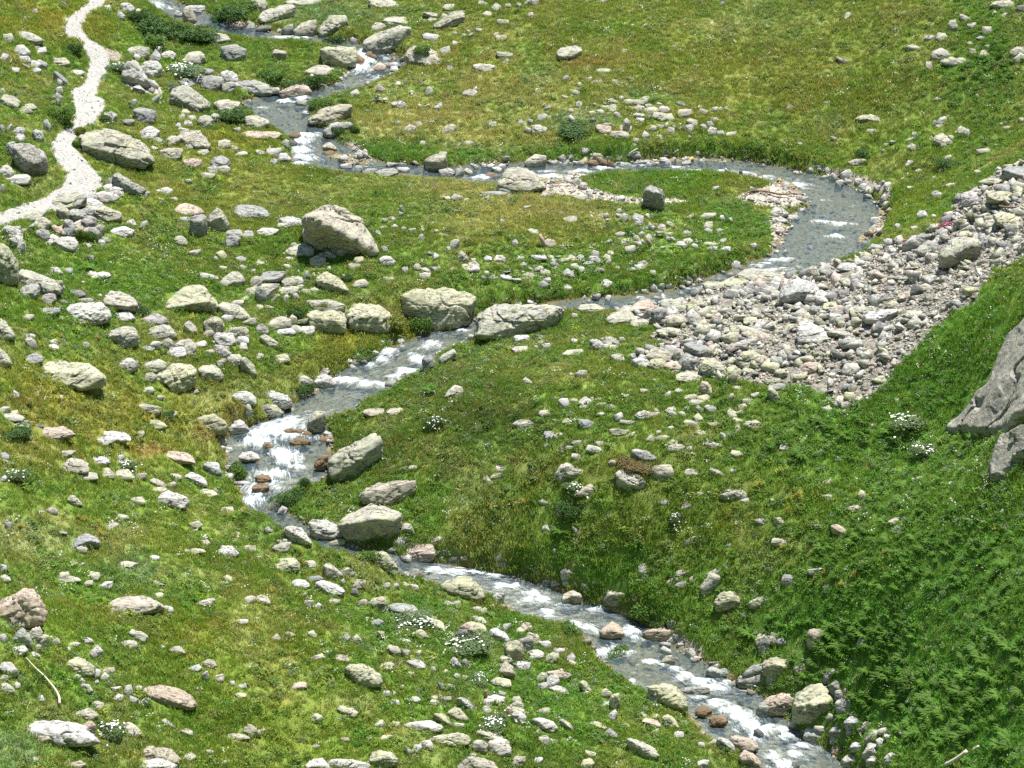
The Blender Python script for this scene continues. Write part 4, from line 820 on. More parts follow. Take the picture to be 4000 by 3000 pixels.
290 670 110 90 y;360 630 95 45 w;475 675 70 75 w;490 735 80 50 y;380 810 70 30 p;215 845 90 75 y;300 865 105 90 w;220 930 90 50 w;770 985 90 70 y
840 1030 90 130 y;780 1090 140 40 w;830 1165 80 80 w;0 1050 80 60 l;0 1090 100 80 y;0 1140 110 60 y;0 1180 120 100 w;215 1145 110 45 y;950 1280 65 30 y
1215 1200 65 35 y;1200 1325 70 30 l;195 1330 60 50 l;230 1390 90 70 l;320 1408 80 35 y;635 1515 90 50 y;0 1570 115 80 t;190 1575 75 45 w;1395 1350 85 60 w
#33
P t c.6 325,500 345,462 430,460 505,490 470,590 400,640 345,590 |tan boulder flanked by ferns above the stream
P y c.5 0,720 60,702 130,705 185,770 175,850 100,890 0,840 -60,800 -50,740 |round yellow topped boulder on the far bank
P y 215,810 250,770 310,755 320,830 240,850 |yellowish stone tucked under ferns
P l c.6 -20,850 50,840 105,930 70,1030 10,1040 -30,980 |grey boulder beneath the round yellow topped boulder
P m c.5 470,880 520,820 575,800 580,850 520,930 480,930
P g c.6 525,960 580,910 635,985 590,1050 545,1010 |tilted square block above the cracked boulder
P y c.5 o.22 195,1140 230,1040 300,970 440,930 520,955 570,1050 578,1110 500,1190 440,1270 350,1310 270,1290 210,1220 |largest cracked boulder on the lower stream's far bank
P p c.45 -70,1120 0,1060 100,1015 160,1010 225,1060 200,1130 170,1190 80,1220 -50,1180 |pale pinkish boulder touching the largest cracked boulder
P w c.4 300,1420 330,1330 420,1315 500,1370 540,1410 520,1450 400,1450 |whitish wet based boulder in the lowest rapids
P g c.5 520,1360 560,1310 620,1290 675,1350 670,1400 600,1410 |bluish grey rounded boulder below the cracked boulder
P w c.5 650,1270 700,1220 800,1235 810,1260 760,1320 690,1340 |white faceted boulder below the cracked boulder
P l 770,1340 830,1260 890,1270 860,1350
P l c.5 830,1430 870,1330 980,1330 1000,1380 950,1440 850,1455 |square pale boulder in the lowest bank pile
P w c.5 700,1500 730,1450 800,1440 850,1475 830,1525 720,1520
P w c.5 805,1560 860,1450 940,1450 1000,1530 990,1590 850,1600 |tall white boulder in the lowest bank pile
P w c.5 840,1600 890,1560 970,1560 1000,1620 950,1660 850,1650 |round white boulder at the bottom of the bank pile
P w c.5 630,1600 680,1545 770,1545 810,1610 790,1660 650,1650 |white boulder at the water in the lowest bank pile
P w 170,1290 200,1245 240,1265 250,1320 180,1325
115 0 105 80 g;0 500 95 100 y;80 548 100 55 g;575 990 100 85 g;650 980 40 50 p;535 1400 85 55 w;675 1340 70 50 w;400 1305 140 50 l;950 1320 90 60 w
1000 1375 75 45 w;930 1410 80 70 w;1000 1540 100 100 w;500 1450 150 50 b;550 1480 150 90 p;200 1610 70 50 d;580 1080 140 110 g;500 1200 100 60 l
2000 1420 65 75 w;765 530 130 90 g;1130 1345 70 40 g
"""
# ------------------------------------------------------------------ camera, light
cd = bpy.data.cameras.new('camera'); cam = bpy.data.objects.new('camera', cd); COL.objects.link(cam)
cam.location = (0, 0, CAM_H); cam.rotation_euler = (R(90) - PITCH, 0, 0)
cd.sensor_width = 36; cd.angle = HFOV; cd.clip_end = 5000; cd.clip_start = 1
scene.camera = cam
SUN = np.array([.26, .50, 1.50]); SUN /= np.linalg.norm(SUN)
from mathutils import Vector
ld = bpy.data.lights.new('sun', 'SUN'); ld.energy = 4.8; ld.angle = R(.5); ld.color = (1, .965, .90)
lo = bpy.data.objects.new('sun', ld); COL.objects.link(lo); lo.rotation_euler = Vector(SUN).to_track_quat('Z', 'Y').to_euler(); lo.location = (60, 60, 150)
w = bpy.data.worlds.new('World'); scene.world = w; w.use_nodes = True; t = w.node_tree; t.nodes.clear()
sk = t.nodes.new('ShaderNodeTexSky'); sk.sky_type = 'NISHITA'; sk.sun_disc = False
sk.sun_elevation = math.asin(SUN[2]); sk.sun_rotation = math.atan2(SUN[0], SUN[1]); sk.altitude = 2000
bg = N(t, 'ShaderNodeBackground', Color=sk.outputs[0], Strength=.10); N(t, 'ShaderNodeOutputWorld', Surface=bg.outputs[0])
vs = scene.view_settings; vs.view_transform = 'Standard'; vs.look = 'None'; vs.gamma = 1; vs.use_curve_mapping = False; vs.exposure = EXPO
scene.cycles.sample_clamp_direct = 6; scene.cycles.sample_clamp_indirect = 4; scene.cycles.max_bounces = 6; scene.cycles.transparent_max_bounces = 8; scene.cycles.use_denoising = False

# ------------------------------------------------------------------ terrain sheet
def grow(a, step, k=30, f=1.22):
    o = []; s = step
    for _ in range(k): s *= f; a += s; o.append(a)
    return np.array(o)
ex0 = -grow(-X0, .25)[::-1]; ex1 = grow(X1, .25); ey0 = 2 * Y0 - grow(Y0, .25, 24)[::-1]; ey1 = grow(Y1, .25)
ax = np.concatenate([ex0, gx, ex1]); ay = np.concatenate([ey0, gy, ey1])
AX, AY = np.meshgrid(ax, ay, indexing='ij')
KX, KY = np.clip(AX, X0, X1), np.clip(AY, Y0, Y1)
AZ = bil(H, X0, Y0, G, KX, KY); i0, j0 = len(ex0), len(ey0)
AZ[i0:i0+len(gx), j0:j0+len(gy)] = H
def cap(d, s): return s * d / (1 + d / 900)
AZ = AZ + cap(np.maximum(AX - X1, 0), .45) + cap(np.maximum(X0 - AX, 0), .35) + cap(np.maximum(AY - Y1, 0), .22) + .83 * np.maximum(np.minimum(Y0 - AY, 70), 0)
AZ = np.where((np.abs(AX) < 30) & (AY < Y0), np.minimum(AZ, 57.0), AZ)
nx, ny = AX.shape
idx = np.arange(nx * ny).reshape(nx, ny)
F = np.stack([idx[:-1, :-1], idx[1:, :-1], idx[1:, 1:], idx[:-1, 1:]], -1).reshape(-1, 4)
V = np.stack([AX, AY, AZ], -1).reshape(-1, 3)
vu, vv = proj(V); vu = np.where(V[:, 1] > 40, vu, 2000); vv = np.where(V[:, 1] > 40, vv, 3000)
rd = np.full(AX.shape, 99.0); rd[i0:i0+len(gx), j0:j0+len(gy)] = RD; rd = rd.ravel()
jit = 30 * fbm2(V[:, 0], V[:, 1], 1.6, 77, 3)
col = plant_colour(V[:, 0], V[:, 1], np.clip(vu, -600, 4600), np.clip(vv, -400, 3400)) * .72
soil = smooth((fbm2(V[:, 0], V[:, 1], .9, 81, 3) - .25) / .3)[:, None] * .35
col = col * (1 - soil) + np.array([.16, .12, .07]) * soil
kind = np.zeros((len(V), 1))
def blend(mask, c, s=1.0):
    global col
    mk = (np.asarray(mask, float) * s)[:, None]; col = col * (1 - mk) + np.array(c) * mk
sc_in = inpoly(vu + jit, vv + jit * .5, SCREE); blend(sc_in, (.22, .21, .185))
bar_in = np.zeros(len(V), bool)
for b in BARS: bar_in |= inpoly(vu + jit * .4, vv + jit * .2, b)
blend(bar_in, (.42, .39, .33))
bank = smooth((.35 - np.abs(rd - .1)) / .3) * (rd > -.05); blend(bank, (.12, .085, .05), .8)
wet = rd < 0; blend(wet, (.25, .215, .135))
tr_in = inpoly(vu + jit * .25, vv + jit * .15, TPOLY) | inpoly(vu + jit * .3, vv + jit * .15, SPUR)
blend(tr_in, (.29, .265, .225))
stony = np.maximum.reduce([sc_in * 1.0, bar_in * 1.0, wet * .8, tr_in * 1.0])
m, t = mat_new('meadow_ground')
at = N(t, 'ShaderNodeAttribute', _attribute_name='col'); st = N(t, 'ShaderNodeAttribute', _attribute_name='stony').outputs['Fac']
geo = N(t, 'ShaderNodeNewGeometry').outputs['Position']
vor = N(t, 'ShaderNodeTexVoronoi', Vector=geo, Scale=7.0); v2 = N(t, 'ShaderNodeTexVoronoi', Vector=geo, Scale=7.0, _feature='DISTANCE_TO_EDGE')
peb = mixc(t, N(t, 'ShaderNodeSeparateColor', Color=vor.outputs['Color']).outputs[0], (.55, .53, .5), (1.35, 1.3, 1.22))
peb = mixc(t, ramp(t, v2.outputs['Distance'], .0, .06), (.45, .42, .4), peb)
tf = mixc(t, noise(t, geo, 6, 5, .7), (.6, .6, .6), (1.35, 1.35, 1.3))
c = mixc(t, 1.0, at.outputs['Color'], mixc(t, st, tf, peb), 'MULTIPLY')
bp = N(t, 'ShaderNodeBump', Strength=.6, Distance=.08, Height=noise(t, geo, 10, 5, .7))
p = N(t, 'ShaderNodeBsdfPrincipled', Base__Color=c, Roughness=.95, Normal=bp.outputs[0]); p.inputs['Specular IOR Level'].default_value = .1
N(t, 'ShaderNodeOutputMaterial', Surface=p.outputs[0]); M_ground = m
terr = mesh_obj('terrain', V, F, M_ground); tag(terr, kind='structure')
set_attr(terr.data, 'col', 'FLOAT_COLOR', np.c_[col, np.ones(len(V))]); set_attr(terr.data, 'stony', 'FLOAT', stony)

# ------------------------------------------------------------------ trail surface
TA = resample(ground(tr[:, 0], tr[:, 1]), 12); TB = resample(ground(tr[:, 2], tr[:, 3]), 12)
tw = np.linspace(-.06, 1.06, 15); P = TA[:, None] * (1 - tw)[None, :, None] + TB[:, None] * tw[None, :, None]
P[..., :2] += .22 * np.stack([fbm3(P * 1.7, 3, 3), fbm3(P * 1.7 + 9, 4, 3)], -1)
P[..., 2] = hz(P[..., 0], P[..., 1]) + .035 + .02 * fbm3(P * 3, 8, 2) - .07 * (np.abs(tw - .5)[None] > .5)
n0, n1 = P.shape[:2]; ii = np.arange(n0 * n1).reshape(n0, n1)
m, t = mat_new('trail_gravel'); geo = N(t, 'ShaderNodeNewGeometry').outputs['Position']
vor = N(t, 'ShaderNodeTexVoronoi', Vector=geo, Scale=9.0)
c = mixc(t, N(t, 'ShaderNodeSeparateColor', Color=vor.outputs['Color']).outputs[0], (.24, .232, .215), (.40, .39, .365))
c = mixc(t, ramp(t, noise(t, geo, 1.4, 4), .42, .66, 0, .6), c, (.32, .295, .25))
bp = N(t, 'ShaderNodeBump', Strength=.8, Distance=.06, Height=vor.outputs['Distance'])
N(t, 'ShaderNodeOutputMaterial', Surface=N(t, 'ShaderNodeBsdfPrincipled', Base__Color=c, Roughness=.95, Normal=bp.outputs[0]).outputs[0])
tag(mesh_obj('trail', P.reshape(-1, 3), np.stack([ii[:-1, :-1], ii[:-1, 1:], ii[1:, 1:], ii[1:, :-1]], -1).reshape(-1, 4), m), kind='structure')

# ------------------------------------------------------------------ water
FOAM = """600 25 55 18 .8;560 -10 40 10 .8;660 30 30 10 .6;1110 148 50 5 .9;1180 152 40 5 .8;1420 215 26 22 1;1440 240 30 16 1;1415 265 42 16 1;1385 280 20 10 .7;1500 222 40 6 .5;1465 300 50 6 .6;1175 383 30 10 1;1110 398 40 7 .9;1020 425 25 8 .8;1090 425 10 4 .6;1195 532 65 10 1;1180 556 50 14 .9;1170 590 55 16 1;1190 615 60 12 .9;1175 640 40 12 .9
1790 708 60 5 .7;1870 695 60 8 .8;2150 690 80 9 1;2130 668 60 5 .7;2260 690 60 8 .9;2270 668 70 6 .9;2360 655 60 7 .9;2430 640 50 6 .8;2550 612 50 6 .8;2500 648 40 5 .6;2640 655 50 6 .8;2720 668 80 6 .9;2820 668 60 5 .8;2900 676 50 6 .7;2990 690 40 6 .7;3125 722 45 7 1;3100 700 30 5 .5
3200 868 40 5 .8;3265 872 55 7 1;3340 877 30 5 .6;3270 925 42 6 1;3210 780 30 4 .5;3330 800 20 5 .4;3050 1012 60 7 .9;2990 1028 40 5 .9;3060 1050 50 6 .8;2960 1040 40 5 .7;3110 1060 40 5 .6;3000 1060 50 8 .8;2510 1165 25 6 .6;2800 1082 30 4 .5;2780 1098 25 5 .4
1805 1292 22 7 1;1740 1300 40 5 .4;1690 1345 40 16 .9;1660 1358 30 10 .8;1632 1403 42 18 1;1612 1385 22 8 .7;1512 1372 34 20 1;1490 1400 30 14 .8;1445 1425 30 10 .7;1590 1455 55 13 1;1540 1470 40 10 .8;1360 1488 60 14 1;1450 1500 70 12 1;1520 1500 40 10 .7
1130 1645 70 20 .9;1090 1668 95 22 1;1040 1690 90 22 1;1010 1725 70 22 1;1120 1700 90 18 .9;1190 1680 40 14 .7;1240 1712 30 10 .7;1090 1770 55 22 1;1125 1795 60 26 1;1160 1825 40 14 .8;1070 1850 70 22 .9;1040 1880 70 22 .8;1000 1915 50 26 1;985 1955 40 26 1;1080 1905 40 14 .6
1700 2225 60 14 1;1770 2235 80 12 1;1860 2235 70 10 .9;1935 2250 50 10 .8;1960 2285 35 14 .9;2010 2290 25 14 1;2075 2320 50 16 .9;2110 2345 40 22 .9;2140 2400 30 24 1;2060 2345 40 14 .8;2200 2360 50 10 .6;2240 2440 45 16 1;2300 2455 40 14 .9;2320 2380 45 8 .9;2270 2330 50 6 .5;2350 2375 20 8 .9;2470 2462 40 20 1;2485 2490 30 10 .8;2350 2548 35 16 1;2390 2530 30 12 .7;2430 2553 55 7 1;2540 2588 40 9 1;2590 2600 30 6 .8;2640 2615 35 9 1;2470 2662 20 10 .9;2680 2645 60 16 .9;2740 2660 70 20 1;2790 2685 60 14 1;2830 2670 40 10 .8;2720 2725 70 14 .6;2800 2745 60 16 .9;2850 2775 50 20 1;2890 2800 50 26 1;2930 2835 50 26 1;2965 2860 45 20 1;2940 2880 40 24 .8;3000 2845 50 12 1;3050 2855 50 14 .9;3080 2880 50 16 .9;3130 2918 50 12 1;3110 2950 40 16 .9;3020 2950 40 24 .8;3060 2985 60 24 .9"""
fo = np.array([[float(x) for x in e.split()] for l in FOAM.split('\n') for e in l.split(';')])
sub = 3
SA2 = resample(SA[::2], sub * 2); SB2 = resample(SB[::2], sub * 2)
tw = np.linspace(-.14, 1.14, 41); P = SA2[:, None] * (1 - tw)[None, :, None] + SB2[:, None] * tw[None, :, None]
seg = np.linalg.norm(np.diff(.5 * (SA2 + SB2), axis=0), axis=1); s_al = np.r_[0, np.cumsum(seg)]
wid = np.linalg.norm((SA2 - SB2)[:, :2], axis=1)
FL = np.stack([np.repeat(s_al[:, None], 41, 1), (tw[None] - .5) * wid[:, None], np.zeros((len(s_al), 41))], -1)
wu, wv_ = proj(P)
fm = np.zeros(P.shape[:2])
ju = 14 * fbm3(FL * 1.5, 61, 3); jv = 9 * fbm3(FL * 1.5 + 40, 62, 3)
for (a, b, c_, d_, s_) in fo: fm = np.maximum(fm, s_ * np.exp(-(((wu + ju - a) / (c_ * 1.05)) ** 2 + ((wv_ + jv - b) / (d_ * 1.15)) ** 2)))
rip = .018 * fbm3(FL * np.array([1.6, 3.0, 1]), 5, 3) + .012 * noise3(FL * np.array([5, 7, 1]), 9)
P[..., 2] += rip * (1 + 2 * fm) + fm * (.10 + .10 * fbm3(FL * np.array([2.2, 4.5, 1]), 15, 3)) 
n0, n1 = P.shape[:2]; ii = np.arange(n0 * n1).reshape(n0, n1)
m, t = mat_new('stream_water')
fa = N(t, 'ShaderNodeAttribute', _attribute_name='foam').outputs['Fac']; flow = N(t, 'ShaderNodeAttribute', _attribute_name='flow').outputs['Vector']
mp = N(t, 'ShaderNodeMapping', Vector=flow, Scale=(1.0, 2.6, 1)).outputs[0]
s1 = noise(t, mp, 1.6, 6, .72, .8); s2 = noise(t, mp, 7.5, 5, .75, .4)
fsum = N(t, 'ShaderNodeMath', _operation='ADD', i0=fa, i1=N(t, 'ShaderNodeMath', _operation='MULTIPLY', i0=N(t, 'ShaderNodeMath', _operation='SUBTRACT', i0=s1, i1=.5).outputs[0], i1=2.2).outputs[0]).outputs[0]
fsum = N(t, 'ShaderNodeMath', _operation='ADD', i0=fsum, i1=N(t, 'ShaderNodeMath', _operation='MULTIPLY', i0=N(t, 'ShaderNodeMath', _operation='SUBTRACT', i0=s2, i1=.5).outputs[0], i1=1.1).outputs[0]).outputs[0]
ff = ramp(t, fsum, .28, 1.12)
bp = N(t, 'ShaderNodeBump', Strength=.4, Distance=.06, Height=N(t, 'ShaderNodeMath', _operation='ADD', i0=s1, i1=N(t, 'ShaderNodeMath', _operation='MULTIPLY', i0=s2, i1=.5).outputs[0]).outputs[0])
tint = mixc(t, ramp(t, s1, .35, .7), (.74, .82, .80), (.90, .93, .90))
tp = N(t, 'ShaderNodeBsdfTransparent', Color=tint)
milk = N(t, 'ShaderNodeBsdfDiffuse', Color=mixc(t, s1, (.055, .10, .115), (.12, .18, .21)))
body = N(t, 'ShaderNodeMixShader', Fac=ramp(t, s1, .32, .68, .10, .42)); t.links.new(tp.outputs[0], body.inputs[1]); t.links.new(milk.outputs[0], body.inputs[2])
gl = N(t, 'ShaderNodeBsdfGlossy', Color=(.62, .66, .68, 1), Roughness=.27, Normal=bp.outputs[0])
fr = N(t, 'ShaderNodeFresnel', IOR=1.33, Normal=bp.outputs[0])
surf = N(t, 'ShaderNodeMixShader', Fac=fr.outputs[0]); t.links.new(body.outputs[0], surf.inputs[1]); t.links.new(gl.outputs[0], surf.inputs[2])
wh = N(t, 'ShaderNodeBsdfDiffuse', Color=mixc(t, s2, (.42, .50, .53), (.80, .83, .84)), Normal=bp.outputs[0])
fin = N(t, 'ShaderNodeMixShader', Fac=ff); t.links.new(surf.outputs[0], fin.inputs[1]); t.links.new(wh.outputs[0], fin.inputs[2])
N(t, 'ShaderNodeOutputMaterial', Surface=fin.outputs[0])
wf = np.stack([ii[:-1, :-1], ii[:-1, 1:], ii[1:, 1:], ii[1:, :-1]], -1).reshape(-1, 4); wp = P.reshape(-1, 3)
wn = np.cross(wp[wf[:, 1]] - wp[wf[:, 0]], wp[wf[:, 2]] - wp[wf[:, 0]])[:, 2]; wf = np.where((wn < 0)[:, None], wf[:, ::-1], wf)
wt = mesh_obj('stream_water', wp, wf, m); tag(wt, kind='structure')
set_attr(wt.data, 'foam', 'FLOAT', fm); set_attr(wt.data, 'flow', 'FLOAT_VECTOR', FL.reshape(-1, 3))

# ------------------------------------------------------------------ rocks
def ico(n):
    import bmesh
    bm = bmesh.new(); bmesh.ops.create_icosphere(bm, subdivisions=n, radius=1)
    v = np.array([x.co[:] for x in bm.verts]); f = np.array([[q.index for q in p.verts] for p in bm.faces]); bm.free()
    return v / np.linalg.norm(v, axis=1, keepdims=True), f
ICO = {k: ico(k) for k in (2, 3, 4, 5, 6)}

def hull_planes(P):
    n = len(P); I = np.array([(i, j, k) for i in range(n) for j in range(i+1, n) for k in range(j+1, n)])
    A, B, C_ = P[I[:, 0]], P[I[:, 1]], P[I[:, 2]]
    nn = np.cross(B - A, C_ - A); L = np.linalg.norm(nn, axis=1); ok = L > 1e-7; nn = nn[ok] / L[ok][:, None]; d = (nn * A[ok]).sum(1)
    s = P @ nn.T - d; eps = 1e-4 * np.ptp(P)
    up = (s <= eps).all(0); dn = (s >= -eps).all(0)
    nn = np.concatenate([nn[up], -nn[dn]]); d = np.concatenate([d[up], -d[dn]])
    key = np.unique(np.round(np.c_[nn, d / np.ptp(P)], 3), axis=0, return_index=True)[1]
    return nn[key], d[key]

def rock_shape(out, opts, lv, rs, xs=4):
    """out: outline in metres (a right, b up in the picture plane) -> vertices in (right, away, up)"""
    out = np.asarray(out, float); a, b = out[:, 0], out[:, 1]
    W = np.ptp(a); Hp = np.ptp(b); sp, cp_ = opts['sp'], opts['cp']
    sg = sp + opts.get('s', 0.) * cp_; D = min(.75 * W, .78 * Hp / sg) * opts.get('k', 1.0); c = opts.get('c', rs.uniform(.2, .36)); ov = opts.get('o', 0.0); lean = .16 if c < .5 else .10
    il, ir = np.argmin(a), np.argmax(a)
    line = b[il] + (b[ir] - b[il]) * (a - a[il]) / max(a[ir] - a[il], 1e-6)
    top = b >= line; pts = []
    ordr = np.argsort(a)
    def contour(aa, want):
        best = None
        for i in range(len(out)):
            p, q = out[i], out[(i+1) % len(out)]
            if (p[0] - aa) * (q[0] - aa) <= 0 and abs(p[0] - q[0]) > 1e-9:
                y = p[1] + (q[1] - p[1]) * (aa - p[0]) / (q[0] - p[0])
                best = y if best is None else (max(best, y) if want else min(best, y))
        return best if best is not None else 0.
    def add(a_, b_, y): pts.append((a_, y, (b_ - y * sp) / cp_))
    for i in range(len(out)):
        if i in (il, ir): y = min(.5 * D, .5 * b[i] / sg)
        elif top[i]: y = D * (.65 + .35 * min(1, (b[i] - line[i]) / max(Hp - line[i], 1e-6)))
        else: y = min(.5 * b[i] / sg, .4 * D) + ov * D
        add(a[i], b[i], y)
        if not top[i] or i in (il, ir): add(a[i] * .97, b[i], y + .35 * Hp * cp_ / sp); pts.append((a[i] * .95, y + .05 * D, -.15 * Hp))
    for (aa, bb) in opts.get('crest', []): add(aa, bb, .02 * D)
    for q in (() if 'crest' in opts else np.linspace(.12, .88, 4) + rs.uniform(-.08, .08, 4)):
        aa = a.min() + W * q; t_, b_ = contour(aa, True), contour(aa, False)
        yb = min(.5 * b_ / sg, .4 * D)
        bb = b_ + (t_ - b_) * (c + rs.uniform(-.05, .05))
        add(aa, bb, yb * .9 + lean * D * (0 if ov else 1) * rs.uniform(.7, 1.2))
        if c < .5 and rs.uniform() < .5: add(aa, b_ + (t_ - b_) * min(.92, c + .4), yb * .5 + D * rs.uniform(.35, .55))
    if 'root' in opts:
        for q in list(pts): pts.append((q[0], q[1] + opts['root'], q[2] - opts['root'] * sp / cp_))
    for q in (.2, .5, .8): pts.append((a.min() + W * q, D * 1.15, -.1 * Hp))
    pts = np.array(pts)
    if lv <= 3:
        return hull_rock(pts * np.array([1, 1, 1]), a, b, W, Hp, sp, cp_, rs) + (W, D, Hp)
    cen = pts.mean(0); cen[2] = max(cen[2], .25 * pts[:, 2].max()); P = pts - cen
    nn, d = hull_planes(P)
    d = np.maximum(d, .04 * W)
    for _ in range(xs):   # chipped corners
        r = rs.normal(size=3); r /= np.linalg.norm(r); nn = np.r_[nn, r[None]]; d = np.r_[d, (P @ r).max() * rs.uniform(.82, .96)]
    sv, f = ICO[lv]; ext = np.maximum(np.ptp(P, axis=0), .2 * W); dr = sv * ext; dr /= np.linalg.norm(dr, axis=1, keepdims=True)
    k = np.maximum(dr @ nn.T, 0) / d[None]; pw = opts.get('p', 60)
    r = (k ** pw).sum(1) ** (-1 / pw)
    v = dr * r[:, None] + cen
    S = (W + Hp) * .5; sd = int(rs.integers(1, 9999))
    nv = v - cen; nv = nv / np.linalg.norm(nv, axis=1, keepdims=True)
    disp = .022 * S * fbm3(v * (2.2 / S), sd, 3) 
    rdg = 1 - np.abs(noise3(v @ rot3(rs) * np.array([1.2, 2.2, 5.0]) / S, sd + 50)) * 2
    disp -= .05 * S * smooth((rdg - .78) / .2)
    if lv >= 4: disp += .016 * S * fbm3(v * (8 / S), sd + 7, 3) - .02 * S * smooth((1 - np.abs(noise3(v @ rot3(rs) * np.array([2., 3., 9.0]) / S, sd + 80)) * 2 - .85) / .12)
    for kk, (fq, am) in enumerate(((1.7, .060), (4.2, .026), (11., .009))[:lv - 2]):
        q = (v @ rot3(rs)) * np.array([1., 1.5, 2.6]) * fq / S + .35 * noise3(v * (fq * .8 / S), sd + 200 + kk)[:, None]
        ce = np.floor(q).astype(np.int64); disp += am * S * (_h(ce[:, 0], ce[:, 1], ce[:, 2], sd + kk) - .6)
    v = v + nv * disp[:, None]
    stn = rot3(rs)[:, 0]; stn[2] = abs(stn[2]) + .5; stn /= np.linalg.norm(stn); lay = (v @ stn) * (7 / S) + 1.2 * noise3(v * (1.6 / S), sd + 31); lf_ = lay - np.floor(lay); v = v + nv * (.028 * S * (smooth(lf_ * 3) - lf_) * (1 if lv > 2 else .6))[:, None]
    pa, pb = v[:, 0], v[:, 2] * cp_ + v[:, 1] * sp
    bmax = b.max()
    v[:, 0] = (pa - pa.min()) * (W / np.ptp(pa)) + a.min()
    vis = v[:, 2] > -.05 * Hp; pbt = pb.max(); sc = np.clip((bmax - 0) / max(pbt - max(pb.min(), -.2 * Hp), 1e-6), .75, 1.3)
    v[:, 1:] *= sc; pb = v[:, 2] * cp_ + v[:, 1] * sp; v[:, 2] += (bmax - pb.max()) / cp_
    return v, f, W, D, Hp
def hull_rock(pts, a, b, W, Hp, sp, cp_, rs):
    import bmesh
    S = .5 * (W + Hp); keep = rs.uniform(size=len(pts)) < .8; pts = pts[keep] + rs.normal(size=(keep.sum(), 3)) * .035 * S
    bm = bmesh.new(); vs_ = [bm.verts.new(q) for q in pts]; bmesh.ops.convex_hull(bm, input=vs_)
    for v in [v for v in bm.verts if not v.link_faces]: bm.verts.remove(v)
    bmesh.ops.bevel(bm, geom=list(bm.edges), offset=.035 * S, segments=1, affect='EDGES', clamp_overlap=True)
    bmesh.ops.triangulate(bm, faces=bm.faces); bm.verts.index_update()
    v = np.array([k.co[:] for k in bm.verts]); f = np.array([[k.index for k in g.verts] for g in bm.faces]); bm.free()
    v[:, 0] = (v[:, 0] - v[:, 0].min()) * (W / np.ptp(v[:, 0])) + a.min()
    pb = v[:, 2] * cp_ + v[:, 1] * sp; v[:, 2] += (b.max() - pb.max()) / cp_
    return v, f
def rot3(rs):
    q, _ = np.linalg.qr(rs.normal(size=(3, 3))); return q

KCOL = dict(l=((.30, .29, .25), .8), y=((.31, .305, .22), 1.0), g=((.235, .24, .235), .35), w=((.38, .37, .35), .12), p=((.34, .275, .23), .25), m=((.25, .235, .24), .25), t=((.30, .275, .225), .5), d=((.13, .13, .13), .15), b=((.17, .12, .07), .0))
KW = dict(l='lichen grey', y='yellowish', g='grey', w='whitish', p='pinkish', m='mauve grey', t='tan', d='dark', b='wet brown')
entries = []; tile = (0, 0)
for ln in ROCKS.strip().split('\n'):
    if ln[0] == '#': tile = (int(ln[1]) * 1000, int(ln[2]) * 750); continue
    if ln[0] == 'P':
        head, _, ph = ln.partition('|'); tk = head.split(); op = {}
        pts = []
        for k in tk[2:]:
            if ',' in k: x, y = k.split(','); pts.append((tile[0] + float(x) / 2.212, tile[1] + float(y) / 2.212))
            else: op[k[0]] = float(k[1:])
        entries.append(dict(k=tk[1], out=np.array(pts), op=op, ph=ph.strip()))
    else:
        for e in ln.split(';'):
            if not e.strip(): continue
            x, y, w_, h_, k = e.split(); x, y, w_, h_ = map(float, (x, y, w_, h_))
            rs = np.random.default_rng(int(x * 7 + y * 13 + tile[0] + tile[1]))
            n = int(rs.integers(5, 8)); an = np.linspace(0, 2 * math.pi, n, endpoint=False) + rs.uniform(-.3, .3, n) + rs.uniform(0, 1.2)
            ex = rs.uniform(.75, 1.0); ca, sa = np.cos(an), np.sin(an)
            px = np.sign(ca) * np.abs(ca) ** ex * rs.uniform(.85, 1.02, n); py = np.sign(sa) * np.abs(sa) ** ex * rs.uniform(.8, 1.02, n)
            px = px + rs.uniform(-.3, .3) * py
            px = (px - px.min()) / np.ptp(px); py = (py - py.min()) / np.ptp(py)
            x -= .06 * w_; w_ *= 1.12; y -= .10 * h_; h_ *= 1.14; o = np.c_[tile[0] + (x + w_ * px) / 2.212, tile[1] + (y + h_ * (1 - py)) / 2.212]
            entries.append(dict(k=k, out=o, op={}, ph=''))
for e in entries:
    o = e['out']; ym = o[:, 1].max(); yt = o[:, 1].min(); o[:, 1] += (7 if ym - yt > 40 else 5) * np.clip((o[:, 1] - yt) / (ym - yt), 0, 1); e['x0'], e['y0'] = o.min(0); e['x1'], e['y1'] = o.max(0); e['area'] = (e['x1'] - e['x0']) * (e['y1'] - e['y0'])
    e['cx'], e['cy'] = .5 * (e['x0'] + e['x1']), .5 * (e['y0'] + e['y1'])
anc = ground(np.array([e['cx'] for e in entries]), np.array([e['y1'] - 3 for e in entries]))
MASK = np.zeros((int((X1 - X0) / .1) + 2, int((Y1 - Y0) / .1) + 2), np.uint8)
MX, MY = np.meshgrid(X0 + .1 * np.arange(MASK.shape[0]), Y0 + .1 * np.arange(MASK.shape[1]), indexing='ij')
def mask_ell(x, y, rx, ry, front=.0):
    i0, i1 = int((x - rx - .3 - X0) / .1), int((x + rx + .3 - X0) / .1) + 1; j0, j1 = int((y - ry - front - .3 - Y0) / .1), int((y + ry + .3 - Y0) / .1) + 1
    if i0 < 0 or j0 < 0 or i1 > MASK.shape[0] or j1 > MASK.shape[1]: return
    sx, sy = MX[i0:i1, j0:j1] - x, MY[i0:i1, j0:j1] - y
    mm = (sx / rx) ** 2 + (sy / np.where(sy < 0, ry + front, ry)) ** 2 < 1
    MASK[i0:i1, j0:j1] |= mm.astype(np.uint8)
order = sorted(range(len(entries)), key=lambda i: -entries[i]['area'])
vis_order = [i for i in order if entries[i]['x1'] > 0 and entries[i]['x0'] < 4000 and entries[i]['y0'] < 3000]
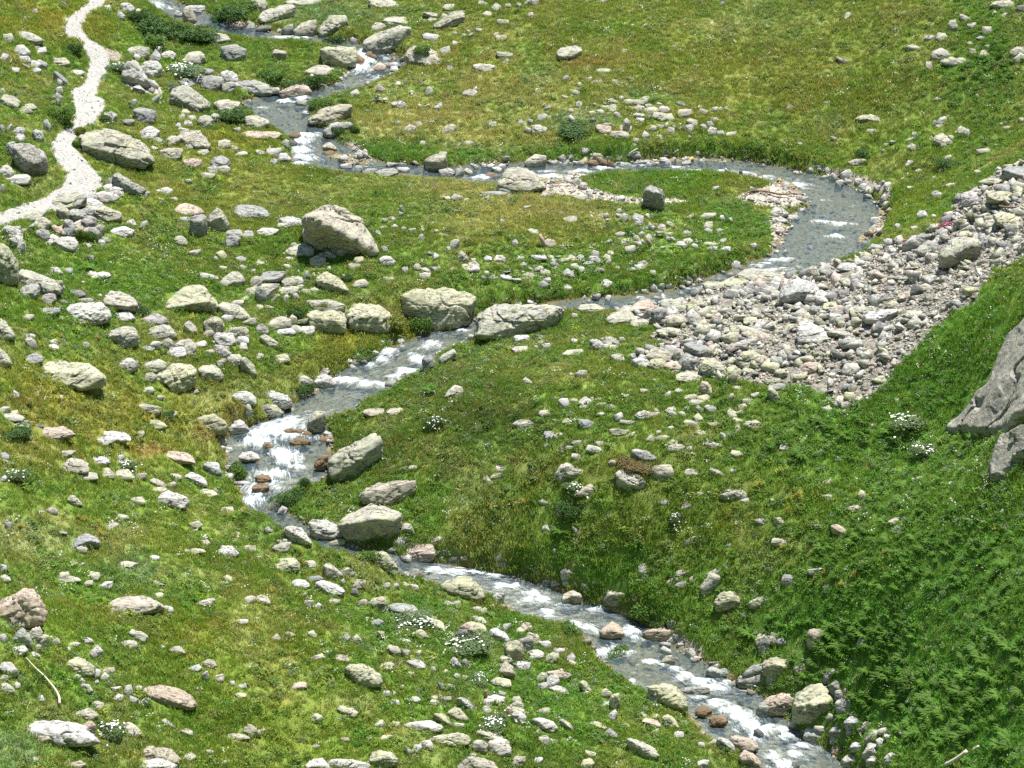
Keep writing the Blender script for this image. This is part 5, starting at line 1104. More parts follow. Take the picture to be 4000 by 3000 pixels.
CREST = {'great wedge boulder with a black overhanging side': [(400,225),(470,210),(540,232),(650,325),(720,395),(780,450),(860,490),(930,518),(975,560)]}
named = [i for i in vis_order if entries[i]['ph']]
NB, NS = 300, 300
rest = [i for i in vis_order if not entries[i]['ph']]
boul = named + rest[:max(0, NB - len(named))]; boul = sorted(boul, key=lambda i: -entries[i]['area'])
ston = rest[max(0, NB - len(named)):][:NS]
tiny = rest[max(0, NB - len(named)) + NS:]
def jcol(k, rs):
    c, l = KCOL[k]; j = rs.uniform(.88, 1.12); return (c[0] * j * rs.uniform(.97, 1.03), c[1] * j, c[2] * j * rs.uniform(.95, 1.05), l * rs.uniform(.6, 1.1))
# naming the unnamed ones by what they lie beside
RC2 = np.array(proj(CEN)).T
used = {}
def size_word(e):
    w_ = e['x1'] - e['x0']; h_ = e['y1'] - e['y0']; r = w_ / h_
    s = 'big' if w_ * h_ > 6500 else 'middling' if w_ * h_ > 2600 else 'small' if w_ * h_ > 1100 else 'tiny'
    return s + (' flat' if r > 2.7 else ' low' if r > 2.0 else ' upright' if r < .95 else '')
def rel(e, L):
    dx, dy = e['cx'] - L['cx'], e['cy'] - L['cy']
    wx = .5 * (e['x1'] - e['x0'] + L['x1'] - L['x0']); wy = .5 * (e['y1'] - e['y0'] + L['y1'] - L['y0'])
    if abs(dy) / max(wy, 12) >= abs(dx) / max(wx, 12) * .9: return 'behind' if dy < 0 else 'in front of'
    j = np.argmin((RC2[:, 0] - L['cx'])**2 + 4 * (RC2[:, 1] - L['cy'])**2); toward = (RC2[j, 0] - L['cx']) * dx + 2 * (RC2[j, 1] - L['cy']) * dy
    return 'on the stream side of' if toward > 0 else 'on the side away from the stream of'
LM = [entries[i] for i in named]
def auto_label(e, noun):
    d = sorted(LM, key=lambda L: max(0, abs(e['cx'] - L['cx']) - .5 * (L['x1'] - L['x0'])) + 1.8 * max(0, abs(e['cy'] - L['cy']) - .5 * (L['y1'] - L['y0'])))
    base = f"{size_word(e)} {KW[e['k']]} {noun}"
    for L in d[:14]:
        r = rel(e, L); ph = L['ph']; s = f"{base} {'next to' if r.startswith('on the side') else r} the {ph}"
        if len(s.split()) <= 16 and s not in used: used[s] = 1; return s
    for L in d[:14]:
        for q in ('next beyond others', 'second', 'third', 'fourth'):
            s = f"{q} {base} {rel(e, L).replace('on the side away from the stream of', 'past')} the {L['ph']}"
            if len(s.split()) <= 16 and s not in used: used[s] = 1; return s
    return base + ' in the grass'
for L in LM: used[L['ph']] = 1
def place_rock(i, lv, name=None):
    e = entries[i]; P0 = anc[i].copy(); rs = np.random.default_rng(i + 1000)
    d = P0 - CAM; dist = np.linalg.norm(d); hd = math.hypot(d[0], d[1]); ey = np.array([d[0] / hd, d[1] / hd]); exx = np.array([ey[1], -ey[0]])
    f_ = d[1] * CP - d[2] * SP; mpp = f_ / FPX
    op = dict(e['op']); s_ = float((hz(P0[0] + ey[0] * 1.2, P0[1] + ey[1] * 1.2) - hz(P0[0], P0[1])) / 1.2); op['s'] = min(max(s_, 0.), .6); op['sp'] = -d[2] / dist; op['cp'] = hd / dist
    o = np.c_[(e['out'][:, 0] - e['cx']) * mpp, (e['y1'] - e['out'][:, 1]) * mpp]
    iu_, jv_ = int((P0[0] - X0) / G), int((P0[1] - Y0) / G)
    if 0 < iu_ < len(gx) and 0 < jv_ < len(gy) and RD[iu_, jv_] < -.02: P0 = at_z([e['cx']], [e['y1'] - 3], RW[iu_, jv_] - .02)[0]
    if e['ph'] in CREST: op['crest'] = [((tx / 2.212 + 1000 - e['cx']) * mpp, (e['y1'] - ty / 2.212 - 750) * mpp) for tx, ty in CREST[e['ph']]]
    if 'smin' in op: op['s'] = op['smin']
    if e['k'] == 'b' or not e['ph']: op.setdefault('p', rs.uniform(14, 40))
    v, f, W, D, Hp = rock_shape(o, op, lv, rs, 4 if lv < 3 else 8)
    wv = np.stack([v[:, 0] * exx[0] + v[:, 1] * ey[0], v[:, 0] * exx[1] + v[:, 1] * ey[1], v[:, 2]], 1)
    c = P0[:2] + ey * D * .55
    mask_ell(c[0], c[1], W * (.40 if W > .9 else .33), D * (.42 if W > .9 else .34), .10 if W > .9 else .03)
    return wv, f, P0, jcol(e['k'], rs), W, D
for grp, noun, gname in ((boul, 'boulder', 'boulders strewn over the valley floor'), (ston, 'stone', 'stones strewn over the valley floor')):
    for i in grp:
        e = entries[i]; a_ = e['area']
        lv = 6 if a_ > 45000 else 5 if a_ > 8000 else 4 if a_ > 2200 else 3
        v, f, P0, c, W, D = place_rock(i, lv)
        o = mesh_obj(noun, v, f, M_rock, smooth_=False); o.location = P0; o.color = c
        tag(o, e['ph'] if e['ph'] else auto_label(e, noun), noun, gname)
sv_, sf_, sc_, off = [], [], [], 0
extra = []
for i in tiny:
    v, f, P0, c, W, D = place_rock(i, 2); sv_.append(v + P0); sf_.append(f + off); sc_.append(np.repeat([c], len(v), 0)); off += len(v)
so = mesh_obj('scattered_stones', np.concatenate(sv_), np.concatenate(sf_), M_rock_v, smooth_=False); tag(so, kind='stuff'); set_attr(so.data, 'col', 'FLOAT_COLOR', np.concatenate(sc_))

# rock outcrop shouldering out of the right hillside: steep bare faces following the slope
def outcrop(out, lab, sd):
    o_ = np.array(out, float); n_ = 150
    U_, V2 = np.meshgrid(np.linspace(o_[:, 0].min() - 25, o_[:, 0].max() + 25, n_), np.linspace(o_[:, 1].min() - 25, o_[:, 1].max() + 25, n_), indexing='ij')
    P_ = ground(U_.ravel(), V2.ravel()); uu = U_.ravel() + 12 * fbm3(P_ * 1.1, sd, 3); vv_ = V2.ravel() + 12 * fbm3(P_ * 1.1, sd + 5, 3)
    dd = np.full(len(uu), 1e9)
    for k in range(len(o_)):
        p_, q_ = o_[k], o_[(k + 1) % len(o_)]; e_ = q_ - p_; t_ = np.clip(((uu - p_[0]) * e_[0] + (vv_ - p_[1]) * e_[1]) / (e_ @ e_), 0, 1)
        dd = np.minimum(dd, np.hypot(uu - p_[0] - t_ * e_[0], vv_ - p_[1] - t_ * e_[1]))
    dd = np.where(inpoly(uu, vv_, [tuple(q) for q in o_]), dd, -dd)
    M_ = np.array([[.75, .45, -.5], [-.5, .85, .1], [.45, .2, .87]]); q = P_ @ M_.T
    st = q * np.array([1.5, .35, .5]); rg = 1 - np.abs(noise3(st * .9 + .4 * noise3(q * .7, sd)[:, None], sd + 3)) * 2
    ce = np.floor(q * np.array([1.3, .35, .6]) + .4 * noise3(q * 1.2, sd + 9)[:, None]).astype(np.int64)
    off_ = .42 + .15 * (_h(ce[:, 0], ce[:, 1], ce[:, 2], sd) - .5) - .28 * smooth((rg - .72) / .2) + .10 * fbm3(q * 1.8, sd + 20, 4)
    off_ = off_ * smooth((dd + 4) / 22) - .35 * (dd < -2)
    d_ = CAM - P_; d_ /= np.linalg.norm(d_, axis=1, keepdims=True); P_ = P_ + (d_ * .55 + np.array([-.35, 0, .5])) * off_[:, None]
    ii_ = np.arange(n_ * n_).reshape(n_, n_); f = np.stack([ii_[:-1, :-1], ii_[:-1, 1:], ii_[1:, 1:], ii_[1:, :-1]], -1).reshape(-1, 4)[:, ::-1]
    f = f[(dd[f] > -9).any(1)]
    us = np.unique(f); mp_ = np.full(n_ * n_, -1); mp_[us] = np.arange(len(us)); P0 = P_[us].mean(0)
    ob = mesh_obj('rock_outcrop', P_[us] - P0, mp_[f], M_rock, smooth_=False); ob.location = P0; ob.color = (.25, .235, .215, .4)
    OUTC.append([tuple(q) for q in o_]); tag(ob, lab, 'rock outcrop', 'rock outcrops of the steep hillside')
OUTC = []
outcrop([(3678,1694),(3705,1654),(3768,1604),(3814,1541),(3859,1490),(3927,1320),(4000,1247),(4120,1150),(4160,1400),(4100,1620),(3985,1640),(3890,1708),(3836,1703),(3750,1692)], 'upper dark streaked rock face rising from the fern covered hillside', 3)
outcrop([(3860,1830),(3885,1745),(3905,1705),(3990,1660),(4110,1640),(4160,1800),(4060,1760),(3975,1815),(3930,1872),(3877,1885)], 'lower rock rib split by dark clefts below the upper rock face', 8)
# ------------------------------------------------------------------ plant kits (shared meshes for the ground cover)
def kit(name, objs):
    c = bpy.data.collections.new(name)
    for o in objs: c.objects.link(o)
    return c
def blades(n, h, rad, wd, rs, bend=.5):
    v, f = [], []
    for _ in range(n):
        a = rs.uniform(0, 6.283); r = rad * math.sqrt(rs.uniform()); bx, by = r * math.cos(a), r * math.sin(a)
        hh = h * rs.uniform(.55, 1.15); az = rs.uniform(0, 6.283); lean = hh * bend * rs.uniform(.2, 1); lx, ly = lean * math.cos(az), lean * math.sin(az)
        sx, sy = -math.sin(az + rs.uniform(-.8, .8)) * wd * .5, math.cos(az) * wd * .5; k = len(v)
        v += [(bx - sx, by - sy, -.03), (bx + sx, by + sy, -.03), (bx + lx * .35 + sx * .8, by + ly * .35 + sy * .8, hh * .6), (bx + lx * .35 - sx * .8, by + ly * .35 - sy * .8, hh * .6), (bx + lx, by + ly, hh)]
        f += [(k, k+1, k+2), (k, k+2, k+3), (k+3, k+2, k+4)]
    return np.array(v), np.array(f)
def leaves(n, R_, Hh, ls, rs, up=.5, hollow=.55):
    """leaf quads filling a dome"""
    v, f = [], []
    for _ in range(n):
        d = rs.normal(size=3); d /= np.linalg.norm(d); d[2] = abs(d[2]); q = rs.uniform(hollow, 1) ** .7
        c = np.array([d[0] * R_ * q, d[1] * R_ * q, d[2] * Hh * q + .02])
        nrm = d * .6 + rs.normal(size=3) * .6 + np.array([0, 0, up]); nrm /= np.linalg.norm(nrm)
        t1 = np.cross(nrm, rs.normal(size=3)); t1 /= np.linalg.norm(t1); t2 = np.cross(nrm, t1); s = ls * rs.uniform(.6, 1.2); k = len(v)
        v += [c - t1 * s, c + t2 * s * .45 - t1 * .1 * s, c + t1 * s * .9 - nrm * s * .2, c - t2 * s * .45 - t1 * .1 * s]
        f += [(k, k+1, k+2), (k, k+2, k+3)]
    return np.array(v), np.array(f)
def fern(nf, L, rs, lean=(0, 0)):
    v, f = [], []
    for i in range(nf):
        az = 6.283 * i / nf + rs.uniform(-.3, .3); Lf = L * rs.uniform(.75, 1.1); rise = rs.uniform(.55, .95)
        prev = None
        dx, dy = math.cos(az) + lean[0], math.sin(az) + lean[1]; q = math.hypot(dx, dy) + 1e-6; hx, hy = dx / q, dy / q
        for s in range(1, 13):
            u = s / 12; rr = Lf * (.15 * u + .75 * u ** 1.5); zz = Lf * rise * (1.25 * u - .75 * u * u)
            p = np.array([hx * rr, hy * rr, zz]); side = np.array([-hy, hx, 0]); tang = np.array([hx, hy, .6 * (1 - u)])
            wl = Lf * .125 * math.sin(math.pi * min(1, u * .93 + .07)) ** .8 + .01; wd = Lf * .045
            for sg in (-1, 1):
                k = len(v); tip = p + side * sg * wl + tang * wl * .35 - np.array([0, 0, wl * rs.uniform(.05, .4)])
                v += [tuple(p - tang * wd), tuple(p + tang * wd), tuple(tip)]; f.append((k, k+1, k+2))
    return np.array(v), np.array(f)
def heads(n, R_, h, s, rs, stem=True):
    v, f = [], []
    for _ in range(n):
        x, y = rs.normal(size=2) * R_ * .5; z = h * rs.uniform(.7, 1.15); ss = s * rs.uniform(.6, 1.2)
        k = len(v); nx_, ny_ = rs.uniform(-.5, .5, 2)
        for a in range(5): v.append((x + ss * math.cos(a * 1.2566), y + ss * math.sin(a * 1.2566), z + ss * (nx_ * math.cos(a * 1.2566) + ny_ * math.sin(a * 1.2566))))
        f += [(k, k+1, k+2), (k, k+2, k+3), (k, k+3, k+4)]
    return np.array(v), np.array(f)
def spike(n, h, rs):
    """yellowing upright herb: stalk whorled with broad leaves"""
    v, f = [], []
    for s in range(n):
        x0, y0 = rs.normal(size=2) * .10; hh = h * rs.uniform(.6, 1.1)
        for i in range(9):
            z = hh * (i + .5) / 9; a = i * 2.4 + rs.uniform(0, 1); L = .13 * (1.2 - i / 10); p = np.array([x0, y0, z]); d = np.array([math.cos(a), math.sin(a), .55]); sd = np.array([-math.sin(a), math.cos(a), 0]) * .032; k = len(v)
            v += [tuple(p), tuple(p + d * L * .5 + sd), tuple(p + d * L), tuple(p + d * L * .5 - sd)]; f += [(k, k+1, k+2), (k, k+2, k+3)]
    return np.array(v), np.array(f)
def proto(nm, vf, mat): return mesh_obj(nm, vf[0], vf[1], mat, smooth_=False, link=False)
rs = np.random.default_rng(3)
K_grass = kit('grass_kit', [proto(f'grass_tuft_{i}', blades(22, .15 if i < 4 else .24, .19, .023, rs, .75), M_leaf_i) for i in range(6)])
K_herb = kit('herb_kit', [proto(f'herb_{i}', leaves(52, .21, .14 + .03 * i, .040 + .010 * (i % 2), rs, .7, .35), M_leaf_i) for i in range(4)])
K_fern = kit('fern_kit', [proto(f'fern_{i}', fern(13, .42, rs, (-.5, -.35)), M_leaf_i) for i in range(4)])
K_flow = kit('flower_kit', [proto(f'flower_{i}', heads(5 + 3 * i, .22, .20, .023, rs), M_leaf_i) for i in range(3)])
K_spike = kit('spike_kit', [proto(f'spike_{i}', spike(4, .36, rs), M_leaf_i) for i in range(3)])
def pebble(rs):
    """an angular block: hull of a few points"""
    import bmesh
    q = rs.normal(size=(10, 3)); q /= np.linalg.norm(q, axis=1, keepdims=True); q = np.sign(q) * np.abs(q) ** .75
    q = q * np.array([1, rs.uniform(.5, .9), rs.uniform(.32, .62)]) * rs.uniform(.8, 1.05, (10, 1))
    bm = bmesh.new(); vs_ = [bm.verts.new(k) for k in q]; bmesh.ops.convex_hull(bm, input=vs_)
    for v in [v for v in bm.verts if not v.link_faces]: bm.verts.remove(v)
    bmesh.ops.triangulate(bm, faces=bm.faces); bm.verts.index_update()
    v = np.array([k.co[:] for k in bm.verts]); f = np.array([[k.index for k in g.verts] for g in bm.faces]); bm.free()
    return v, f
K_peb = kit('pebble_kit', [proto(f'pebble_{i:02d}', pebble(rs), M_rock_i) for i in range(24)])

def scatter(name, pts, cols, idx, rot, scl, coll):
    me = bpy.data.meshes.new(name); n = len(pts); me.vertices.add(n); me.vertices.foreach_set('co', np.asarray(pts, np.float32).ravel())
    set_attr(me, 'col', 'FLOAT_COLOR', cols if cols.shape[1] == 4 else np.c_[cols, np.ones(n)]); set_attr(me, 'idx', 'INT', idx); set_attr(me, 'rot', 'FLOAT_VECTOR', rot); set_attr(me, 'scl', 'FLOAT_VECTOR', scl)
    o = bpy.data.objects.new(name, me); COL.objects.link(o); tag(o, kind='stuff')
    ng = bpy.data.node_groups.new(name + '_scatter', 'GeometryNodeTree'); ng.interface.new_socket('Geometry', in_out='INPUT', socket_type='NodeSocketGeometry'); ng.interface.new_socket('Geometry', in_out='OUTPUT', socket_type='NodeSocketGeometry')
    gi = ng.nodes.new('NodeGroupInput'); go = ng.nodes.new('NodeGroupOutput'); ip = ng.nodes.new('GeometryNodeInstanceOnPoints'); ci = ng.nodes.new('GeometryNodeCollectionInfo')
    ci.inputs['Collection'].default_value = coll; ci.inputs['Separate Children'].default_value = True; ci.inputs['Reset Children'].default_value = True
    def na(nm, ty):
        q = ng.nodes.new('GeometryNodeInputNamedAttribute'); q.data_type = ty; q.inputs[0].default_value = nm; return q.outputs[0]
    er = ng.nodes.new('FunctionNodeEulerToRotation'); L = ng.links.new
    L(gi.outputs[0], ip.inputs['Points']); L(ci.outputs[0], ip.inputs['Instance']); ip.inputs['Pick Instance'].default_value = True
    L(na('idx', 'INT'), ip.inputs['Instance Index']); L(na('rot', 'FLOAT_VECTOR'), er.inputs[0]); L(er.outputs[0], ip.inputs['Rotation']); L(na('scl', 'FLOAT_VECTOR'), ip.inputs['Scale']); L(ip.outputs[0], go.inputs[0])
    o.modifiers.new('scatter', 'NODES').node_group = ng
    return o
def cand(n, seed, ymin=74, ymax=176):
    r = np.random.default_rng(seed); y = r.uniform(ymin, ymax, n * 2); x = r.uniform(X0 + .5, X1 - .5, n * 2); k = np.abs(x) < .2 * np.hypot(y, 60) + 4
    x, y = x[k][:n], y[k][:n]; z = hz(x, y); u, v = proj(np.stack([x, y, z], -1)); return x, y, z, u, v, r
def mk(x, y): return MASK[np.clip(((x - X0) / .1 + .5).astype(int), 0, MASK.shape[0] - 1), np.clip(((y - Y0) / .1 + .5).astype(int), 0, MASK.shape[1] - 1)] > 0
def rdist(x, y): return bil(RD, X0, Y0, G, x, y)
def zone(x, y, u, v, polys, a=30, b=15, s=77, sc=1.6):
    j = fbm2(x, y, sc, s, 3); r = np.zeros(len(x), bool)
    for p in polys: r |= inpoly(u + j * a, v + j * b, p)
    return r
def ell(u, v, L): return np.max([np.exp(-((u - a) / c) ** 2 - ((v - b) / d) ** 2) for a, b, c, d in L], axis=0)
def barren(x, y, u, v):
    return zone(x, y, u, v, [SCREE]) | zone(x, y, u, v, BARS, 12, 6) | zone(x, y, u, v, [TPOLY, SPUR], 8, 5) | zone(x, y, u, v, OUTC, 14, 10) | (rdist(x, y) < .06)
def rotz(n, r, tilt=.15): return np.c_[r.uniform(-tilt, tilt, n), r.uniform(-tilt, tilt, n), r.uniform(0, 6.283, n)]
def jitter(c, r, a=.22):
    n = len(c); b = r.uniform(1 - a, 1 + a, (n, 1)); return np.clip(c * b * r.uniform(.92, 1.08, (n, 3)), 0, 1)

# ---- grass
x, y, z, u, v, r = cand(int(235000 * DENS), 101); k = ~(barren(x, y, u, v) | mk(x, y)); x, y, z, u, v = x[k], y[k], z[k], u[k], v[k]
tall = fbm2(x, y, 3, 91, 2); c = jitter(plant_colour(x, y, u, v), r, .16); sh = r.uniform(size=len(x)) < .06; c[sh] = c[sh] * .4 + np.array([.36, .31, .16]) * .6
rub = ell(u, v, RUB)
s = (.75 + .45 * smooth(tall + .4) * r.uniform(.6, 1.3, len(x))) * (1 - .3 * rub)
lush_r = smooth((rdist(x, y) * -1 + 1.6) / 1.2); s = s * (1 + .2 * lush_r) * (1 - .35 * ell(u, v, [(2500, 1165, 350, 60)]))
scatter('grass', np.c_[x, y, z], c, np.where(r.uniform(size=len(x)) < .8, r.integers(0, 4, len(x)), r.integers(4, 6, len(x))), rotz(len(x), r), np.c_[s, s, s * r.uniform(.7, 1.2, len(x))], K_grass)
# ---- leafy undergrowth
DARKZ = [(1750,1560,220,120),(1480,1760,150,80),(1700,1800,260,90),(1950,1640,200,90),(2235,2000,60,60),(2480,1815,65,22)]
LUSHZ = [(3400,2000,700,450),(3600,2600,600,500),(3500,1500,400,200),(1900,2550,350,250),(2300,2800,300,200),(1200,1950,200,60),(2100,2150,250,80),(1550,1290,120,70),(1400,1400,120,50),(2000,600,500,30),(2700,595,500,30),(2500,1060,400,40),(2850,900,100,120),(1900,1380,300,100),(650,930,80,60),(1100,1210,120,40),(600,1080,200,80),(3850,200,200,250),(2550,2380,120,80),(1600,2400,200,120),(400,2300,200,60),(500,2850,150,80),(2450,700,200,35),(1500,610,150,40),(850,100,150,80),(1150,310,120,40)]
x, y, z, u, v, r = cand(int(120000 * DENS), 202); k = ~(barren(x, y, u, v) | mk(x, y)); x, y, z, u, v = x[k], y[k], z[k], u[k], v[k]
cl = fbm2(x, y, 1.5, 95, 3); dens = .16 + .9 * ell(u, v, LUSHZ) + .9 * ell(u, v, DARKZ) + .5 * smooth((1.3 - rdist(x, y)) / 1.0)
k = r.uniform(size=len(x)) < np.clip(dens + .45 * (cl > .15) * (dens > .1) + .25 * cl, 0, 1); x, y, z, u, v, cl = x[k], y[k], z[k], u[k], v[k], cl[k]
c = plant_colour(x, y, u, v); dz = ell(u, v, DARKZ)[:, None]; lz = ell(u, v, LUSHZ)[:, None]
c = c * (1 - .45 * lz) + np.array(GCOL['deep']) * .45 * lz; c = c * (1 - .5 * dz) + np.array([.075, .085, .025]) * .5 * dz; c = jitter(c, r, .2)
gr = r.uniform(size=len(x)) < .05 + .06 * lz[:, 0]; c[gr] = np.array([.23, .30, .20]) * r.uniform(.8, 1.2, (gr.sum(), 1))
s = r.uniform(.55, 1.15, len(x)) * (1 + .45 * np.clip(cl, 0, 1))
scatter('undergrowth', np.c_[x, y, z], c, r.integers(0, 4, len(x)), rotz(len(x), r, .3), np.c_[s, s, s * r.uniform(.7, 1.25, len(x))], K_herb)
# ---- taller herb clumps and straw tussocks breaking the sward
x, y, z, u, v, r = cand(34000, 212); k = ~(barren(x, y, u, v) | mk(x, y)); x, y, z, u, v = x[k], y[k], z[k], u[k], v[k]
cl = fbm2(x, y, 2.0, 195, 2); k = r.uniform(size=len(x)) < .10 + .6 * smooth((cl - .02) / .3) * (.5 + .5 * (v > 700)) + .3 * ell(u, v, LUSHZ); x, y, z, u, v = x[k], y[k], z[k], u[k], v[k]
c = plant_colour(x, y, u, v); tw_ = r.uniform(size=(len(x), 1)); c = np.where(tw_ < .6, c * np.array([.50, .66, .5]), np.where(tw_ < .85, c * np.array([1.05, 1.05, .7]), c * .5 + np.array([.20, .25, .13]) * .5)); c = jitter(c, r, .25); s = r.uniform(.8, 1.8, len(x))
scatter('herb_clumps', np.c_[x, y, z], c, r.integers(0, 4, len(x)), rotz(len(x), r, .25), np.c_[s, s, s * r.uniform(.7, 1.2, len(x))], K_herb)
x, y, z, u, v, r = cand(26000, 213); k = ~(barren(x, y, u, v) | mk(x, y)); x, y, z, u, v = x[k], y[k], z[k], u[k], v[k]
STRAW = [(2000,800,350,120),(1900,350,500,200),(2700,300,900,250),(400,2080,300,100),(700,600,400,200),(1500,720,300,80),(1700,1120,250,40),(100,100,300,200)]
cl = fbm2(x, y, 1.4, 197, 3); k = r.uniform(size=len(x)) < (.05 + .6 * ell(u, v, STRAW)) * smooth((cl + .05) / .3); x, y, z, u, v = x[k], y[k], z[k], u[k], v[k]
c = jitter(plant_colour(x, y, u, v) * .45 + np.array([.42, .38, .20]) * .55, r, .2); s = r.uniform(.9, 1.7, len(x))
scatter('straw_tussocks', np.c_[x, y, z], c, r.integers(4, 6, len(x)), rotz(len(x), r, .3), np.c_[s, s, s * r.uniform(.8, 1.2, len(x))], K_grass)
# ---- fern beds
FERNZ = [(3350,2520,260,120),(3650,2700,300,160),(3850,2800,250,220),(3900,2450,200,150),(3300,1680,160,60),(3450,1750,150,60),(3560,1980,200,90),(3400,2150,250,100),(3700,2200,300,150),(3800,1750,120,90),(1690,1530,70,40),(3700,1560,120,60),(3130,2480,100,70),(3900,220,120,120),(370,1040,50,25),(660,905,60,40),(700,1130,80,30),(620,2350,120,50),(2190,2075,70,25),(3120,1760,70,30)]
x, y, z, u, v, r = cand(70000, 303); k = ~(barren(x, y, u, v) | mk(x, y)); x, y, z, u, v = x[k], y[k], z[k], u[k], v[k]
cl = fbm2(x, y, 1.8, 97, 2); k = r.uniform(size=len(x)) < ell(u, v, FERNZ) * (.35 + 1.1 * smooth((cl + .1) / .35)); x, y, z, u, v = x[k], y[k], z[k], u[k], v[k]
c = jitter(np.array([.085, .195, .016]) * np.ones((len(x), 3)), r, .3); s = r.uniform(.5, 1.05, len(x)) * np.where(v > 2200, 1.05, .85)
scatter('fern_bed', np.c_[x, y, z], c, r.integers(0, 4, len(x)), np.c_[r.uniform(-.2, .2, (len(x), 2)), r.uniform(-.8, .8, len(x))], np.c_[s, s, s], K_fern)
# ---- flowers
WHZ = [(2400,110,180,50),(2250,90,120,40),(2500,330,120,30),(2650,330,120,20),(2350,350,80,15),(3450,430,90,40),(3350,380,200,60),(1400,580,200,30),(200,1900,200,60),(500,2050,200,60),(150,1970,150,60),(300,2320,150,60),(900,1700,150,120),(1720,1650,120,80),(2000,1650,200,120),(3250,1560,180,60),(3200,1620,100,60),(3700,1250,300,200),(1250,2560,300,150),(1600,2420,200,80),(1850,2500,200,100),(1950,2820,200,60),(2400,1000,300,60),(2100,1090,200,40),(600,1010,250,60),(600,960,60,25),(2250,1920,60,40),(2650,2000,100,60),(2700,2100,100,60),(3500,1800,250,120),(1000,1950,100,100),(1800,2000,250,80),(2300,990,100,30),(950,2200,150,150),(3600,2050,200,200),(1900,1120,200,40)]
PALEZ = [(540,995,70,18),(590,910,60,20),(350,1020,60,25),(2220,965,80,20),(2570,985,60,25),(2280,905,70,15),(1700,1120,200,25),(1750,1960,150,60),(1950,2000,130,60),(2100,1075,200,30),(3550,280,60,20)]
x, y, z, u, v, r = cand(60000, 404); k = ~(barren(x, y, u, v) | mk(x, y)); x, y, z, u, v = x[k], y[k], z[k], u[k], v[k]
cl = fbm2(x, y, 1.0, 99, 2); wz = ell(u, v, WHZ); pz = ell(u, v, PALEZ); q = r.uniform(size=len(x))
kw = q < .022 + .24 * wz * (cl > .02); kp = (~kw) & (q < .035 + .8 * pz); ky = (~kw) & (~kp) & (q < .065 + .08 * (u < 1800) * (v > 1300)); kk = (~kw) & (~kp) & (~ky) & (q > .995)
k = kw | kp | ky | kk; c = np.zeros((len(x), 3)); c[kw] = (.66, .69, .62); c[kp] = (.56, .52, .33); c[ky] = (.50, .40, .06); c[kk] = (.46, .19, .27)
x, y, z, c, kw = x[k], y[k], z[k], jitter(c[k], r, .15), kw[k]; s = r.uniform(.7, 1.35, len(x)) * np.where(kw, 1.1, .85)
scatter('wildflowers', np.c_[x, y, z], c, r.integers(0, 3, len(x)), rotz(len(x), r, .1), np.c_[s, s, s * r.uniform(.7, 1.2, len(x))], K_flow)
# ---- golden and pale upright herbs
SPZ = [(400,1660,300,110),(250,1560,150,60),(700,1640,200,60),(1500,1240,100,60),(750,1270,120,40),(200,1750,150,50),(950,1980,80,40),(3050,1940,150,80),(3200,2180,200,100),(300,2050,200,60),(1150,2200,100,60),(1450,2120,150,50),(2450,2610,60,40),(1560,1300,90,50),(200,1300,200,60),(3150,600,120,20),(1980,1960,150,60)]
x, y, z, u, v, r = cand(30000, 505); k = ~(barren(x, y, u, v) | mk(x, y)); x, y, z, u, v = x[k], y[k], z[k], u[k], v[k]
k = r.uniform(size=len(x)) < ell(u, v, SPZ) * .75 * (fbm2(x, y, 1.2, 98, 2) > -.05); x, y, z = x[k], y[k], z[k]
c = jitter(np.where((r.uniform(size=len(x)) < .6)[:, None], np.array([[.30, .27, .04]]), np.array([[.19, .22, .045]])), r, .25); s = r.uniform(.6, 1.1, len(x))
scatter('yellowing_herbs', np.c_[x, y, z], c, r.integers(0, 3, len(x)), rotz(len(x), r, .15), np.c_[s, s, s], K_spike)

# ---- loose stones: scree, gravel bars, river cobbles, trail
def stones(name, x, y, z, size, pal, r, sink=.25, flat=1.0):
    n = len(x); pal = np.array(pal); c = pal[r.integers(0, len(pal), n)] * np.r_['-1,2,0', r.uniform(.8, 1.2, n)][:, None] if False else pal[r.integers(0, len(pal), n)].copy()
    c[:, :3] *= r.uniform(.78, 1.18, (n, 1))
    scatter(name, np.c_[x, y, z + size * .2 - size * sink], c, r.integers(0, 24, n), np.c_[r.uniform(-.75, .75, (n, 2)), r.uniform(0, 6.283, n)], np.c_[size, size * r.uniform(.8, 1.1, n), size * flat * r.uniform(.8, 1.6, n)], K_peb)
PALE = [(.40, .385, .345, .1), (.36, .345, .30, .5), (.32, .315, .30, .1), (.45, .435, .40, .0), (.35, .335, .25, 1.), (.24, .24, .235, .1), (.37, .31, .265, .1), (.38, .37, .31, .7)]
x, y, z, u, v, r = cand(210000, 606); k = zone(x, y, u, v, [SCREE], 34, 16); x, y, z, u, v = x[k], y[k], z[k], u[k], v[k]
grass_p = (fbm2(x, y, 1.6, 123, 2) > .42) & (u < 3450); k = ~grass_p; x, y, z, u, v = x[k], y[k], z[k], u[k], v[k]
low = smooth((u - 3000) / 700) * smooth((v - 850 - (3900 - u) * .45) / 200)
sz = np.minimum(.062 * (1 - .45 * low) * r.pareto(1.9, len(x)) + .075, .62); z = z + np.where(sz > .2, .05, 0)
stones('scree', x, y, z, sz, PALE, r, .1)
x, y, z, u, v, r = cand(260000, 707); kb = zone(x, y, u, v, BARS, 14, 7) & (r.uniform(size=len(x)) < .8)
re = rdist(x, y); edge = np.abs(re - .05) < .28; npn = fbm2(x, y, 1.6, 131, 2); ke = edge & (r.uniform(size=len(x)) < np.clip(.32 + .8 * npn, .02, .8)); kr = (r.uniform(size=len(x)) < .30 * ell(u, v, RUB) ** 1.5) & ~mk(x, y) & (re > .1)
k = kb | ke | kr; x, y, z, kb2, kr2 = x[k], y[k], z[k], kb[k], kr[k]
sz = np.minimum(.042 * r.pareto(1.8, len(x)) + np.where(kb2, .05, .06), .40)
